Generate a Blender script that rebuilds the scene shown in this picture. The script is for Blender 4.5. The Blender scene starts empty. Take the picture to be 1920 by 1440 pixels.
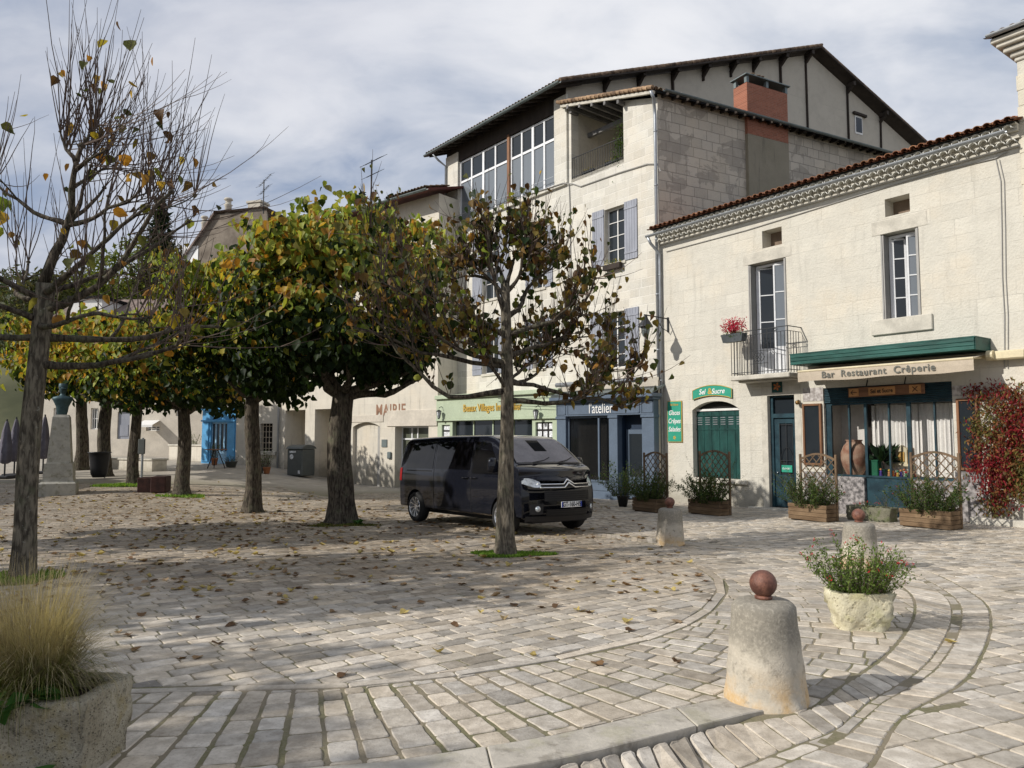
import bpy, bmesh, math, random
import numpy as np
from mathutils import Vector, Matrix
R = math.radians
scene = bpy.context.scene
COL = scene.collection
rnd = random.Random(7)

# ------------------------------------------------------------------ camera
FPX = 1386.0; CAMH = 1.6; PITCH = math.atan(98/1386)
def ray(px, py):
    u, v = px-960, 720-py
    cp, sp = math.cos(PITCH), math.sin(PITCH)
    return Vector((u, FPX*cp - v*sp, FPX*sp + v*cp))
def sstep(a, b, x):
    t = min(1, max(0, (x-a)/(b-a))); return t*t*(3-2*t)
def G(x, y):
    z = -0.023*min(y, 60)
    if y > 22: z += 0.05*(min(y, 75)-22)*sstep(-6, -15, x)*sstep(22, 27, y)
    return z
def ghit(px, py):
    d = ray(px, py); t = 0.0
    lo, hi = 0.5/d.y, 200/d.y
    for _ in range(60):
        m = (lo+hi)/2; p = Vector((0, 0, CAMH))+d*m
        if p.z > G(p.x, p.y): lo = m
        else: hi = m
    return Vector((0, 0, CAMH))+d*lo
cam = bpy.data.cameras.new("camera"); cam_o = bpy.data.objects.new("camera", cam); COL.objects.link(cam_o)
cam.sensor_width = 36; cam.lens = 36*FPX/1920; cam.clip_end = 2000; cam.clip_start = 0.05
cam_o.location = (0, 0, CAMH); cam_o.rotation_euler = (R(90)+PITCH, 0, 0)
scene.camera = cam_o
scene.view_settings.view_transform = 'Standard'; scene.view_settings.look = 'None'; scene.view_settings.exposure = 0

# ------------------------------------------------------------------ nodes / materials
class NT:
    def __init__(s, nt): s.nt = nt; s.nt.nodes.clear()
    def n(s, t, **k):
        nd = s.nt.nodes.new(t)
        for a, b in k.items():
            if a.startswith('i_'):
                key = a[2:]; key = int(key) if key.isdigit() else key.replace('_', ' ')
                nd.inputs[key].default_value = b
            else: setattr(nd, a, b)
        return nd
    def l(s, a, b): s.nt.links.new(a, b)
    def mix(s, f, a, b, mode='MIX'):
        m = s.nt.nodes.new('ShaderNodeMix'); m.data_type = 'RGBA'; m.blend_type = mode
        for sock, v in ((m.inputs[0], f), (m.inputs[6], a), (m.inputs[7], b)):
            if isinstance(v, bpy.types.NodeSocket): s.l(v, sock)
            elif isinstance(v, (int, float)): sock.default_value = v
            else: sock.default_value = (*v, 1) if len(v) == 3 else v
        return m.outputs[2]
    def math(s, op, a, b=0.0, clamp=False):
        m = s.nt.nodes.new('ShaderNodeMath'); m.operation = op; m.use_clamp = clamp
        for i, v in enumerate((a, b)):
            if isinstance(v, bpy.types.NodeSocket): s.l(v, m.inputs[i])
            else: m.inputs[i].default_value = v
        return m.outputs[0]
    def noise(s, vec, scale, detail=4, rough=.55, dist=0):
        n = s.nt.nodes.new('ShaderNodeTexNoise'); n.inputs['Scale'].default_value = scale
        n.inputs['Detail'].default_value = detail; n.inputs['Roughness'].default_value = rough; n.inputs['Distortion'].default_value = dist
        if vec is not None: s.l(vec, n.inputs['Vector'])
        return n.outputs[0]
    def ramp(s, f, a, b):
        m = s.nt.nodes.new('ShaderNodeMapRange'); m.inputs[1].default_value = a; m.inputs[2].default_value = b
        m.interpolation_type = 'SMOOTHSTEP'; s.l(f, m.inputs[0]); return m.outputs[0]
MATS = {}
def mul(c, k): return tuple(min(1, x*k) for x in c)
def base_mat(name):
    m = bpy.data.materials.new(name); m.use_nodes = True
    t = NT(m.node_tree); out = t.n('ShaderNodeOutputMaterial'); p = t.n('ShaderNodeBsdfPrincipled')
    t.l(p.outputs[0], out.inputs[0]); MATS[name] = m
    return m, t, p
def M(name, col, rough=.8, var=.18, vscale=2.5, bump=.15, bscale=30, metal=0, attr=False, spec=.35, col2=None, v2=.25, coat=0, stretch=None, world=False):
    """general procedural material: two-scale noise colour variation, roughness variation and fine bump"""
    if name in MATS: return MATS[name]
    m, t, p = base_mat(name)
    tc = t.n('ShaderNodeTexCoord'); vec = tc.outputs['Object']
    if world:
        g = t.n('ShaderNodeNewGeometry'); vec = g.outputs['Position']
    if stretch:
        mp = t.n('ShaderNodeMapping'); mp.inputs['Scale'].default_value = stretch; t.l(vec, mp.inputs[0]); vec = mp.outputs[0]
    n1 = t.noise(vec, vscale, 5); n2 = t.noise(vec, vscale*9, 4)
    f = t.ramp(n1, .32, .68)
    c = t.mix(f, mul(col, 1-var), col2 if col2 else mul(col, 1+var))
    f2 = t.ramp(n2, .3, .7)
    c = t.mix(f2, t.mix(v2, c, mul(col, .55)), c)
    if attr:
        a = t.n('ShaderNodeAttribute', attribute_name='tint'); c = t.mix(1.0, c, a.outputs['Color'], 'MULTIPLY')
    t.l(c, p.inputs['Base Color'])
    r = t.math('ADD', t.math('MULTIPLY', n2, .25), rough-.12); t.l(r, p.inputs['Roughness'])
    p.inputs['Metallic'].default_value = metal; p.inputs['Specular IOR Level'].default_value = spec
    p.inputs['Coat Weight'].default_value = coat; p.inputs['Coat Roughness'].default_value = .08
    if bump:
        b = t.n('ShaderNodeBump'); b.inputs['Strength'].default_value = bump; b.inputs['Distance'].default_value = .02
        t.l(t.noise(vec, bscale, 5, .65), b.inputs['Height']); t.l(b.outputs[0], p.inputs['Normal'])
    return m
def stone_mat(name, col, axis='x', bw=.8, bh=.36, joint=.6, jcol=None, var=.12, bump=.5, patch=0, stain=.0, pick=22, jsize=.012, warm=(.62, .52, .38), off=(0,0), damp=None):
    """coursed ashlar: brick pattern in the plane of the wall, per-block tints, pecked surface bump, stains"""
    m, t, p = base_mat(name)
    tc = t.n('ShaderNodeTexCoord'); vec = tc.outputs['Object']
    s = t.n('ShaderNodeSeparateXYZ'); t.l(vec, s.inputs[0]); c = t.n('ShaderNodeCombineXYZ')
    wob = t.noise(vec, 1.4, 3)
    ax = {'x': 0, 'y': 1}[axis]
    t.l(t.math('ADD', s.outputs[ax], off[0]), c.inputs[0])
    t.l(t.math('ADD', s.outputs[2], t.math('MULTIPLY', wob, .05)), c.inputs[1])
    br = t.n('ShaderNodeTexBrick'); t.l(c.outputs[0], br.inputs['Vector'])
    br.inputs['Scale'].default_value = 1; br.inputs['Brick Width'].default_value = bw; br.inputs['Row Height'].default_value = bh
    br.inputs['Mortar Size'].default_value = jsize; br.inputs['Mortar Smooth'].default_value = .6; br.inputs['Bias'].default_value = 0
    br.offset = .43; br.squash = .8; br.squash_frequency = 3
    br.inputs['Color1'].default_value = (*mul(col, 1-var*1.2), 1); br.inputs['Color2'].default_value = (*mul(col, 1+var), 1)
    br.inputs['Mortar'].default_value = (*(jcol or mul(col, .75)), 1)
    n0 = t.noise(vec, .5, 4); n1 = t.noise(vec, 3.2, 5); n2 = t.noise(vec, 16, 5, .7)
    cc = t.mix(t.math('MULTIPLY', t.ramp(n0, .4, .7), .38), br.outputs['Color'], warm)
    cc = t.mix(t.math('MULTIPLY', t.ramp(n1, .5, .75), .35), cc, mul(col, .72))
    cc = t.mix(t.math('MULTIPLY', t.ramp(n2, .35, .75), .35), cc, mul(col, 1.2))
    # plain-looking smeared areas that hide the joints
    plain = t.ramp(t.noise(vec, .9, 4), .42, .6)
    cc = t.mix(t.math('MULTIPLY', plain, 1-joint), cc, t.mix(t.math('MULTIPLY', t.ramp(n1, .35, .7), .5), col, mul(col, .82)))
    if stain:
        mp = t.n('ShaderNodeMapping'); mp.inputs['Scale'].default_value = (3, 3, .35); t.l(vec, mp.inputs[0])
        st = t.ramp(t.noise(mp.outputs[0], 1.6, 5, .6), .52, .78)
        cc = t.mix(t.math('MULTIPLY', st, stain), cc, (.10, .09, .07))
    if patch:
        pm = t.ramp(t.noise(vec, .75, 6, .6, .8), .50, .53)
        pm2 = t.math('MULTIPLY', pm, patch)
        cc = t.mix(pm2, cc, t.mix(t.ramp(n1, .3, .7), (.20, .175, .145), (.30, .27, .23)))
    if damp is not None:
        zd = t.math('ADD', s.outputs[2], t.math('MULTIPLY', n1, -1.1)); dm = t.math('SUBTRACT', 1.0, t.ramp(zd, damp-.75, damp+.15))
        cc = t.mix(t.math('MULTIPLY', dm, .55), cc, (.17, .155, .12))
    t.l(cc, p.inputs['Base Color']); p.inputs['Roughness'].default_value = .92; p.inputs['Specular IOR Level'].default_value = .2
    vo = t.n('ShaderNodeTexVoronoi'); vo.inputs['Scale'].default_value = pick; t.l(vec, vo.inputs['Vector'])
    h = t.math('ADD', t.math('MULTIPLY', vo.outputs[0], .5), t.math('MULTIPLY', t.noise(vec, 34, 5, .7), .8))
    h = t.math('ADD', h, t.math('MULTIPLY', br.outputs['Fac'], -1.1*joint))
    b = t.n('ShaderNodeBump'); b.inputs['Strength'].default_value = bump; b.inputs['Distance'].default_value = .03
    t.l(h, b.inputs['Height']); t.l(b.outputs[0], p.inputs['Normal'])
    return m
def leaf_mat(name, rough=.5, trans=.35):
    m, t, p = base_mat(name)
    a = t.n('ShaderNodeAttribute', attribute_name='tint')
    g = t.n('ShaderNodeNewGeometry'); n = t.noise(g.outputs['Position'], 22, 4)
    c = t.mix(t.math('MULTIPLY', t.ramp(n, .4, .75), .45), a.outputs['Color'], t.mix(1.0, a.outputs['Color'], (.45, .36, .25), 'MULTIPLY'))
    t.l(c, p.inputs['Base Color']); p.inputs['Roughness'].default_value = rough; p.inputs['Specular IOR Level'].default_value = .14
    tr = t.n('ShaderNodeBsdfTranslucent'); t.l(t.mix(1.0, c, (1.6, 1.5, .7), 'MULTIPLY'), tr.inputs[0])
    mx = t.n('ShaderNodeMixShader'); mx.inputs[0].default_value = trans
    t.l(p.outputs[0], mx.inputs[1]); t.l(tr.outputs[0], mx.inputs[2])
    out = [n for n in t.nt.nodes if n.type == 'OUTPUT_MATERIAL'][0]; t.l(mx.outputs[0], out.inputs[0])
    return m
def glass_mat(name, col=(.02, .025, .03), rough=.04, alpha=1.0, spec=.5):
    """window glass: dark, mirror-like at grazing angles; alpha<1 lets the room behind show"""
    m, t, p = base_mat(name)
    tc = t.n('ShaderNodeTexCoord')
    p.inputs['Base Color'].default_value = (*col, 1); p.inputs['Roughness'].default_value = rough
    p.inputs['Specular IOR Level'].default_value = spec
    b = t.n('ShaderNodeBump'); b.inputs['Strength'].default_value = .04; b.inputs['Distance'].default_value = .02
    t.l(t.noise(tc.outputs['Object'], 2.2, 2), b.inputs['Height']); t.l(b.outputs[0], p.inputs['Normal'])
    if alpha < 1:
        tr = t.n('ShaderNodeBsdfTransparent'); mx = t.n('ShaderNodeMixShader')
        fr = t.n('ShaderNodeFresnel'); fr.inputs[0].default_value = 1.5
        f = t.math('ADD', fr.outputs[0], alpha, True); t.l(f, mx.inputs[0])
        t.l(tr.outputs[0], mx.inputs[1]); t.l(p.outputs[0], mx.inputs[2])
        out = [n for n in t.nt.nodes if n.type == 'OUTPUT_MATERIAL'][0]; t.l(mx.outputs[0], out.inputs[0])
        p.inputs['Base Color'].default_value = (.01, .012, .014, 1)
    return m

# ------------------------------------------------------------------ objects
def tag(o, label=None, cat=None, group=None, kind=None):
    if label: o['label'] = label
    if cat: o['category'] = cat
    if group: o['group'] = group
    if kind: o['kind'] = kind
    return o
def empty(name, loc=(0, 0, 0), rz=0, label=None, cat=None, group=None):
    o = bpy.data.objects.new(name, None); COL.objects.link(o); o.empty_display_size = .3
    o.location = loc; o.rotation_euler = (0, 0, rz); tag(o, label, cat, group); return o
def copy_tree(o, parent=None):
    c = o.copy(); COL.objects.link(c); c.parent = parent
    for ch in list(o.children): copy_tree(ch, c)
    return c
def finish(name, me, mats, parent=None, smooth=False, loc=None):
    o = bpy.data.objects.new(name, me); COL.objects.link(o)
    for m in (mats if isinstance(mats, (list, tuple)) else [mats]): me.materials.append(m)
    if parent: o.parent = parent
    if loc is not None: o.location = loc
    if smooth: me.shade_smooth()
    return o
class MB:
    """mesh builder"""
    def __init__(s): s.v = []; s.f = []; s.c = []; s.mi = []; s.cur = (1, 1, 1); s.m = 0; s.ch = []
    def add(s, vs, fs):
        o = len(s.v); s.ch.append((o, len(s.f))); s.v += [tuple(v) for v in vs]; s.c += [s.cur]*len(vs)
        s.f += [tuple(i+o for i in f) for f in fs]; s.mi += [s.m]*len(fs)
    def box(s, x0, x1, y0, y1, z0, z1, mat=None, bev=0):
        if x0 > x1: x0, x1 = x1, x0
        if y0 > y1: y0, y1 = y1, y0
        if z0 > z1: z0, z1 = z1, z0
        if bev:
            b = min(bev, (x1-x0)*.45, (y1-y0)*.45, (z1-z0)*.45)
            vs = []; idx = {}
            for ix, (X, sx) in enumerate(((x0, 1), (x1, -1))):
                for iy, (Y, sy) in enumerate(((y0, 1), (y1, -1))):
                    for iz, (Z, sz) in enumerate(((z0, 1), (z1, -1))):
                        idx[ix, iy, iz, 0] = len(vs); vs.append((X, Y+sy*b, Z+sz*b))
                        idx[ix, iy, iz, 1] = len(vs); vs.append((X+sx*b, Y, Z+sz*b))
                        idx[ix, iy, iz, 2] = len(vs); vs.append((X+sx*b, Y+sy*b, Z))
            I = idx; fs = []
            for a in (0, 1):
                q = [I[a, 0, 0, 0], I[a, 1, 0, 0], I[a, 1, 1, 0], I[a, 0, 1, 0]]; fs.append(q if a else q[::-1])
                q = [I[0, a, 0, 1], I[1, a, 0, 1], I[1, a, 1, 1], I[0, a, 1, 1]]; fs.append(q[::-1] if a else q)
                q = [I[0, 0, a, 2], I[1, 0, a, 2], I[1, 1, a, 2], I[0, 1, a, 2]]; fs.append(q if a else q[::-1])
            for a in (0, 1):
                for b2 in (0, 1):
                    fs.append([I[a, b2, 0, 0], I[a, b2, 1, 0], I[a, b2, 1, 1], I[a, b2, 0, 1]])
                    fs.append([I[a, 0, b2, 0], I[a, 1, b2, 0], I[a, 1, b2, 2], I[a, 0, b2, 2]])
                    fs.append([I[0, a, b2, 1], I[1, a, b2, 1], I[1, a, b2, 2], I[0, a, b2, 2]])
                    for c in (0, 1): fs.append([I[a, b2, c, 0], I[a, b2, c, 1], I[a, b2, c, 2]])
        else:
            vs = [(x0, y0, z0), (x1, y0, z0), (x1, y1, z0), (x0, y1, z0), (x0, y0, z1), (x1, y0, z1), (x1, y1, z1), (x0, y1, z1)]
            fs = [(0, 3, 2, 1), (4, 5, 6, 7), (0, 1, 5, 4), (1, 2, 6, 5), (2, 3, 7, 6), (3, 0, 4, 7)]
        if mat is not None: vs = [mat @ Vector(v) for v in vs]
        s.add(vs, fs)
    def bar(s, a, b, w, h=None):
        """square bar between two points"""
        a, b = Vector(a), Vector(b); h = h or w; d = (b-a); L = d.length; d.normalize()
        up = Vector((0, 0, 1)) if abs(d.z) < .95 else Vector((0, 1, 0))
        x = d.cross(up).normalized(); z = x.cross(d)
        vs = []
        for p in (a, b):
            for i, j in ((-1, -1), (1, -1), (1, 1), (-1, 1)): vs.append(p+x*(i*w/2)+z*(j*h/2))
        s.add(vs, [(3, 2, 1, 0), (4, 5, 6, 7), (0, 1, 5, 4), (1, 2, 6, 5), (2, 3, 7, 6), (3, 0, 4, 7)])
    def tube(s, pts, rad, n=6, cap=True, jit=0, rg=rnd):
        pts = [Vector(p) for p in pts]; k = len(pts)
        if not isinstance(rad, (list, tuple)): rad = [rad]*k
        d0 = (pts[1]-pts[0]).normalized()
        ref = Vector((1, 0, 0)) if abs(d0.x) < .8 else Vector((0, 1, 0))
        x = (ref-d0*ref.dot(d0)).normalized(); vs = []
        for i, p in enumerate(pts):
            d = (pts[min(i+1, k-1)]-pts[max(i-1, 0)]).normalized()
            x = (x-d*x.dot(d)).normalized(); y = d.cross(x)
            for j in range(n):
                a = 2*math.pi*j/n; r = rad[i]*(1+(rg.uniform(-jit, jit) if jit else 0))
                vs.append(p+x*(math.cos(a)*r)+y*(math.sin(a)*r))
        fs = [(i*n+j, i*n+(j+1) % n, (i+1)*n+(j+1) % n, (i+1)*n+j) for i in range(k-1) for j in range(n)]
        if cap: fs.append(tuple(range(n-1, -1, -1))); fs.append(tuple((k-1)*n+j for j in range(n)))
        s.add(vs, fs)
    def lathe(s, prof, n=24, c=(0, 0, 0), sx=1, sy=1, rot=0, cap=True):
        vs = []
        for r, z in prof:
            for j in range(n):
                a = 2*math.pi*j/n+rot; vs.append((c[0]+r*sx*math.cos(a), c[1]+r*sy*math.sin(a), c[2]+z))
        k = len(prof)
        fs = [(i*n+j, i*n+(j+1) % n, (i+1)*n+(j+1) % n, (i+1)*n+j) for i in range(k-1) for j in range(n)]
        if cap: fs.append(tuple(range(n-1, -1, -1))); fs.append(tuple((k-1)*n+j for j in range(n)))
        s.add(vs, fs)
    def prism(s, poly, y0, y1):
        """polygon in x,z extruded along y"""
        k = len(poly); vs = [(x, y0, z) for x, z in poly]+[(x, y1, z) for x, z in poly]
        fs = [tuple(range(k)), tuple(range(2*k-1, k-1, -1))]+[(i, i+k, (i+1) % k+k, (i+1) % k) for i in range(k)]
        s.add(vs, fs)
    def each(s, name, mats, parent=None, smooth=False, tint=False):
        """every added piece becomes an object of its own"""
        out = []; ends = s.ch[1:]+[(len(s.v), len(s.f))]
        for (v0, f0), (v1, f1) in zip(s.ch, ends):
            b = MB(); b.v = s.v[v0:v1]; b.c = s.c[v0:v1]; b.f = [tuple(i-v0 for i in f) for f in s.f[f0:f1]]; b.mi = s.mi[f0:f1]
            out.append(b.build(name, mats, parent, smooth, tint))
        return out
    def quad(s, a, b, c, d): s.add([a, b, c, d], [(0, 1, 2, 3)])
    def build(s, name, mats, parent=None, smooth=False, tint=False, loc=None):
        me = bpy.data.meshes.new(name); me.from_pydata(s.v, [], s.f)
        if s.m or any(s.mi): me.polygons.foreach_set('material_index', s.mi)
        if tint:
            at = me.color_attributes.new('tint', 'FLOAT_COLOR', 'POINT')
            at.data.foreach_set('color', np.hstack([np.array(s.c, dtype=np.float32), np.ones((len(s.c), 1), np.float32)]).ravel())
        me.update()
        return finish(name, me, mats, parent, smooth, loc)
def np_mesh(name, V, F, mats, parent=None, C=None, smooth=False):
    """V (n,3), F (m,k) with constant k"""
    me = bpy.data.meshes.new(name); n, k = F.shape
    me.vertices.add(len(V)); me.vertices.foreach_set('co', V.astype(np.float32).ravel())
    me.loops.add(n*k); me.loops.foreach_set('vertex_index', F.astype(np.int32).ravel())
    me.polygons.add(n); me.polygons.foreach_set('loop_start', np.arange(0, n*k, k, dtype=np.int32))
    me.polygons.foreach_set('loop_total', np.full(n, k, dtype=np.int32)); me.update(calc_edges=True); me.validate()
    if C is not None:
        at = me.color_attributes.new('tint', 'FLOAT_COLOR', 'POINT')
        at.data.foreach_set('color', np.hstack([C, np.ones((len(C), 1))]).astype(np.float32).ravel())
    return finish(name, me, mats, parent, smooth)
def unit(a): return a/np.maximum(np.linalg.norm(a, axis=1, keepdims=True), 1e-9)
LEAF = np.array([(0, 0, 0), (-.42, .12, .05), (-.47, .45, .09), (-.2, .82, .05), (0, 1.05, -.06), (.2, .82, .05), (.47, .45, .09), (.42, .12, .05), (0, .45, -.04)])
LF = np.array([(0, 8, 2, 1), (8, 4, 3, 2), (0, 7, 6, 8), (8, 6, 5, 4)])
LEAF2 = np.array([(0, 0, 0), (-.18, .45, .04), (0, 1, -.05), (.18, .45, .04)]); LF2 = np.array([(0, 3, 2, 1)])
def leaves(name, P, D, N, S, C, mat, parent=None, shape=0, curl=0, rs=None):
    """leaf cards: P base, D axis, N normal, S size, C colour"""
    T, FF = (LEAF, LF) if shape == 0 else (LEAF2, LF2)
    D = unit(D); X = unit(np.cross(D, N)); Z = np.cross(X, D)
    n = len(P); k = len(T)
    t = np.repeat(T[None], n, 0)
    if curl and rs is not None:
        cu = rs.uniform(-curl, curl, (n, 1)); t[:, :, 2] += cu*(t[:, :, 1]**2)+rs.uniform(0, curl, (n, 1))*np.abs(t[:, :, 0])*1.2
        t[:, :, 0] *= rs.uniform(.75, 1.1, (n, 1))
    V = P[:, None, :]+S[:, None, None]*(t[:, :, 0:1]*X[:, None]+t[:, :, 1:2]*D[:, None]+t[:, :, 2:3]*Z[:, None])
    F = (FF[None]+(np.arange(n)*k)[:, None, None]).reshape(-1, 4)
    return np_mesh(name, V.reshape(-1, 3), F, mat, parent, np.repeat(C, k, 0))
def text(name, body, size, mat, parent, loc, rot=(R(90), 0, 0), ext=.006, shear=0, off=0, sx=1, align='CENTER', sp=1):
    c = bpy.data.curves.new(name, 'FONT'); c.body = body; c.size = size; c.extrude = ext; c.shear = shear; c.offset = off
    c.align_x = align; c.align_y = 'CENTER'; c.space_character = sp
    o = bpy.data.objects.new(name+'_tmp', c); COL.objects.link(o); bpy.context.view_layer.update()
    dg = bpy.context.evaluated_depsgraph_get(); me = bpy.data.meshes.new_from_object(o.evaluated_get(dg))
    bpy.data.objects.remove(o); bpy.data.curves.remove(c)
    me.name = name; me.materials.clear(); r = finish(name, me, mat, parent); r.location = loc; r.rotation_euler = rot; r.scale = (sx, 1, 1)
    return r
class Frame:
    """a wall frame: local x along the wall (to the right seen from the street), local y into the building"""
    def __init__(s, o, wx, wy):
        s.o = Vector((o[0], o[1])); l = math.hypot(wx, wy); s.w = Vector((wx/l, wy/l)); s.nrm = Vector((-s.w.y, s.w.x)); s.rz = math.atan2(s.w.y, s.w.x)
    def hit(s, px, py, yl=0.0):
        d = ray(px, py); q = s.o+s.nrm*yl
        t = (q.x*s.nrm.x+q.y*s.nrm.y)/(d.x*s.nrm.x+d.y*s.nrm.y)
        p = d*t; rel = Vector((p.x, p.y))-s.o
        return rel.dot(s.w), p.z+CAMH
    def rect(s, L, T, Rr, B, yl=0.0):
        """pixel rectangle -> local x0,x1,z0,z1, T/B taken at the middle"""
        m = (L+Rr)/2; x0 = s.hit(L, (T+B)/2, yl)[0]; x1 = s.hit(Rr, (T+B)/2, yl)[0]
        return x0, x1, s.hit(m, B, yl)[1], s.hit(m, T, yl)[1]
    def g(s, x, y=0):
        p = s.o+s.w*x+s.nrm*y; return G(p.x, p.y)
    def pt(s, x, y, z): p = s.o+s.w*x+s.nrm*y; return Vector((p.x, p.y, z))
def wallface(mb, x0, x1, z0, z1, holes, y=0.0, dep=.3):
    """wall in the plane y with real openings and reveals"""
    xs = sorted(set([x0, x1]+[h[0] for h in holes]+[h[1] for h in holes])); zs = sorted(set([z0, z1]+[h[2] for h in holes]+[h[3] for h in holes]))
    xs = [x for x in xs if x0-1e-6 <= x <= x1+1e-6]; zs = [z for z in zs if z0-1e-6 <= z <= z1+1e-6]
    for i in range(len(xs)-1):
        for j in range(len(zs)-1):
            cx, cz = (xs[i]+xs[i+1])/2, (zs[j]+zs[j+1])/2
            if any(h[0] < cx < h[1] and h[2] < cz < h[3] for h in holes): continue
            mb.quad((xs[i], y, zs[j]), (xs[i+1], y, zs[j]), (xs[i+1], y, zs[j+1]), (xs[i], y, zs[j+1]))
    for h in holes:
        a, b, c, d = h[:4]; e = y+(h[4] if len(h) > 4 else dep)
        mb.quad((a, y, c), (a, e, c), (b, e, c), (b, y, c)); mb.quad((a, y, d), (b, y, d), (b, e, d), (a, e, d))
        mb.quad((a, y, c), (a, y, d), (a, e, d), (a, e, c)); mb.quad((b, y, c), (b, e, c), (b, e, d), (b, y, d))
def window(parent, x0, x1, z0, z1, y, cols, rows, fm, gm, fw=.05, mw=.025, name='window', extra=None):
    mb = MB(); d = .05
    mb.box(x0, x0+fw, y-d/2, y+d/2, z0, z1); mb.box(x1-fw, x1, y-d/2, y+d/2, z0, z1)
    mb.box(x0+fw, x1-fw, y-d/2, y+d/2, z0, z0+fw); mb.box(x0+fw, x1-fw, y-d/2, y+d/2, z1-fw, z1)
    for i in range(1, cols):
        X = x0+(x1-x0)*i/cols; w = mw*1.7 if cols % 2 == 0 and i == cols//2 else mw
        mb.box(X-w/2, X+w/2, y-d/2.2, y+d/2.2, z0+fw, z1-fw)
    for j in range(1, rows):
        Z = z0+(z1-z0)*j/rows; mb.box(x0+fw, x1-fw, y-d/2.6, y+d/2.6, Z-mw/2, Z+mw/2)
    o = mb.build(name, fm, parent)
    g = MB(); g.quad((x0, y+.012, z0), (x1, y+.012, z0), (x1, y+.012, z1), (x0, y+.012, z1)); g.build('pane', gm, o)
    return o
# ------------------------------------------------------------------ world, sun
w = bpy.data.worlds.new("World"); scene.world = w; w.use_nodes = True
t = NT(w.node_tree); out = t.n('ShaderNodeOutputWorld'); bg = t.n('ShaderNodeBackground'); t.l(bg.outputs[0], out.inputs[0])
SUN = Vector((-.94, -.34, 0)).normalized()*math.cos(R(32))+Vector((0, 0, math.sin(R(32))))
sky = t.n('ShaderNodeTexSky'); sky.sky_type = 'NISHITA'; sky.sun_disc = False
sky.sun_elevation = R(32); sky.sun_rotation = math.atan2(SUN.x, SUN.y) % (2*math.pi); sky.air_density = 1.0; sky.dust_density = .6; sky.ozone_density = 1.4
tc = t.n('ShaderNodeTexCoord'); sp = t.n('ShaderNodeSeparateXYZ'); t.l(tc.outputs['Generated'], sp.inputs[0])
zz = t.math('ADD', t.math('MAXIMUM', sp.outputs[2], 0.0), .42)
cb = t.n('ShaderNodeCombineXYZ'); t.l(t.math('DIVIDE', sp.outputs[0], zz), cb.inputs[0]); t.l(t.math('DIVIDE', sp.outputs[1], zz), cb.inputs[1])
mp = t.n('ShaderNodeMapping'); mp.inputs['Rotation'].default_value = (0, 0, R(28)); mp.inputs['Scale'].default_value = (1.5, 2.3, 1); mp.inputs['Location'].default_value = (3.1, 1.7, 0); t.l(cb.outputs[0], mp.inputs[0])
n1 = t.noise(mp.outputs[0], .62, 8, .5, .35); n2 = t.noise(mp.outputs[0], 2.2, 7, .52, .4)
f = t.math('ADD', t.math('MULTIPLY', n1, .62), t.math('MULTIPLY', n2, .38))
cover = t.ramp(f, .36, .47)
bright = t.ramp(f, .43, .60)
cloud = t.mix(bright, (4.5, 5.2, 6.5), (9.4, 9.5, 9.9))
n3 = t.ramp(t.noise(mp.outputs[0], .35, 3), .4, .65); cloud = t.mix(t.math('MULTIPLY', n3, .45), cloud, (3.9, 4.3, 5.7))
blue = t.mix(.5, sky.outputs[0], (2.2, 3.3, 5.8))
skyc = t.mix(cover, blue, cloud); br3 = t.ramp(t.noise(mp.outputs[0], 5.5, 6, .55, .3), .42, .7); skyc = t.mix(t.math('MULTIPLY', br3, .28), skyc, (8.8, 9.0, 9.6))
lf = t.ramp(sp.outputs[0], -.2, -.75); skyc = t.mix(t.math('MULTIPLY', lf, .25), skyc, (8.2, 8.2, 8.4))
t.l(skyc, bg.inputs[0]); bg.inputs[1].default_value = .092
sl = bpy.data.lights.new("sun", 'SUN'); sl.energy = 4.3; sl.angle = R(.55); sl.color = (1, .95, .88)
so = bpy.data.objects.new("sun", sl); COL.objects.link(so); so.rotation_euler = SUN.to_track_quat('Z', 'Y').to_euler(); so.location = (-30, -10, 30)

# ------------------------------------------------------------------ shared materials
M('white_paint', (.74, .73, .70), .45, .05, 3, .05)
M('pvc_white', (.80, .81, .82), .35, .03, 3, .02)
M('grey_shutter', (.28, .295, .34), .6, .10, 3, .1, stretch=(1, 1, .3))
M('grey_paint', (.34, .33, .31), .6, .08, 3, .08)
M('zinc', (.36, .38, .40), .42, .12, 2, .05, metal=.6)
M('dark_zinc', (.16, .19, .19), .5, .12, 2, .05, metal=.4)
M('iron', (.025, .027, .030), .5, .2, 6, .1)
M('dark_wood', (.035, .026, .020), .8, .3, 3, .4, 40, stretch=(1, 1, .2))
M('terracotta_tile', (.30, .12, .065), .85, .35, 5, .3, 40, attr=True, col2=(.40, .20, .11))
M('old_tile', (.19, .13, .095), .9, .4, 4, .4, 40, attr=True, col2=(.30, .22, .15))
M('white_tile', (.66, .65, .60), .8, .15, 4, .2, 30)
M('cornice_stone', (.52, .49, .42), .85, .15, 3, .3, 30)
M('plaster', (.50, .46, .385), .9, .10, 1.2, .25, 60)
M('plaster_pale', (.58, .53, .45), .9, .10, 1.2, .25, 60)  # slightly paler version of the plaster
M('brick_red', (.38, .13, .075), .85, .25, 14, .35, 40, col2=(.46, .19, .11))
M('teal', (.006, .045, .040), .45, .25, 4, .12, 20, col2=(.012, .07, .06), stretch=(1, 1, .4))
M('teal_light', (.007, .062, .050), .5, .3, 3, .15, 20, col2=(.022, .11, .09), stretch=(.4, 1, 2))
M('teal_blue', (.008, .030, .044), .45, .2, 4, .08, 20, col2=(.018, .055, .072))
M('sign_green', (.03, .30, .20), .45, .06, 3, .03)
M('canvas', (.47, .40, .31), .85, .06, 5, .15, 120)
M('canvas_letter', (.14, .14, .12), .8, .05)
M('cream_metal', (.62, .54, .36), .5, .08)
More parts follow.
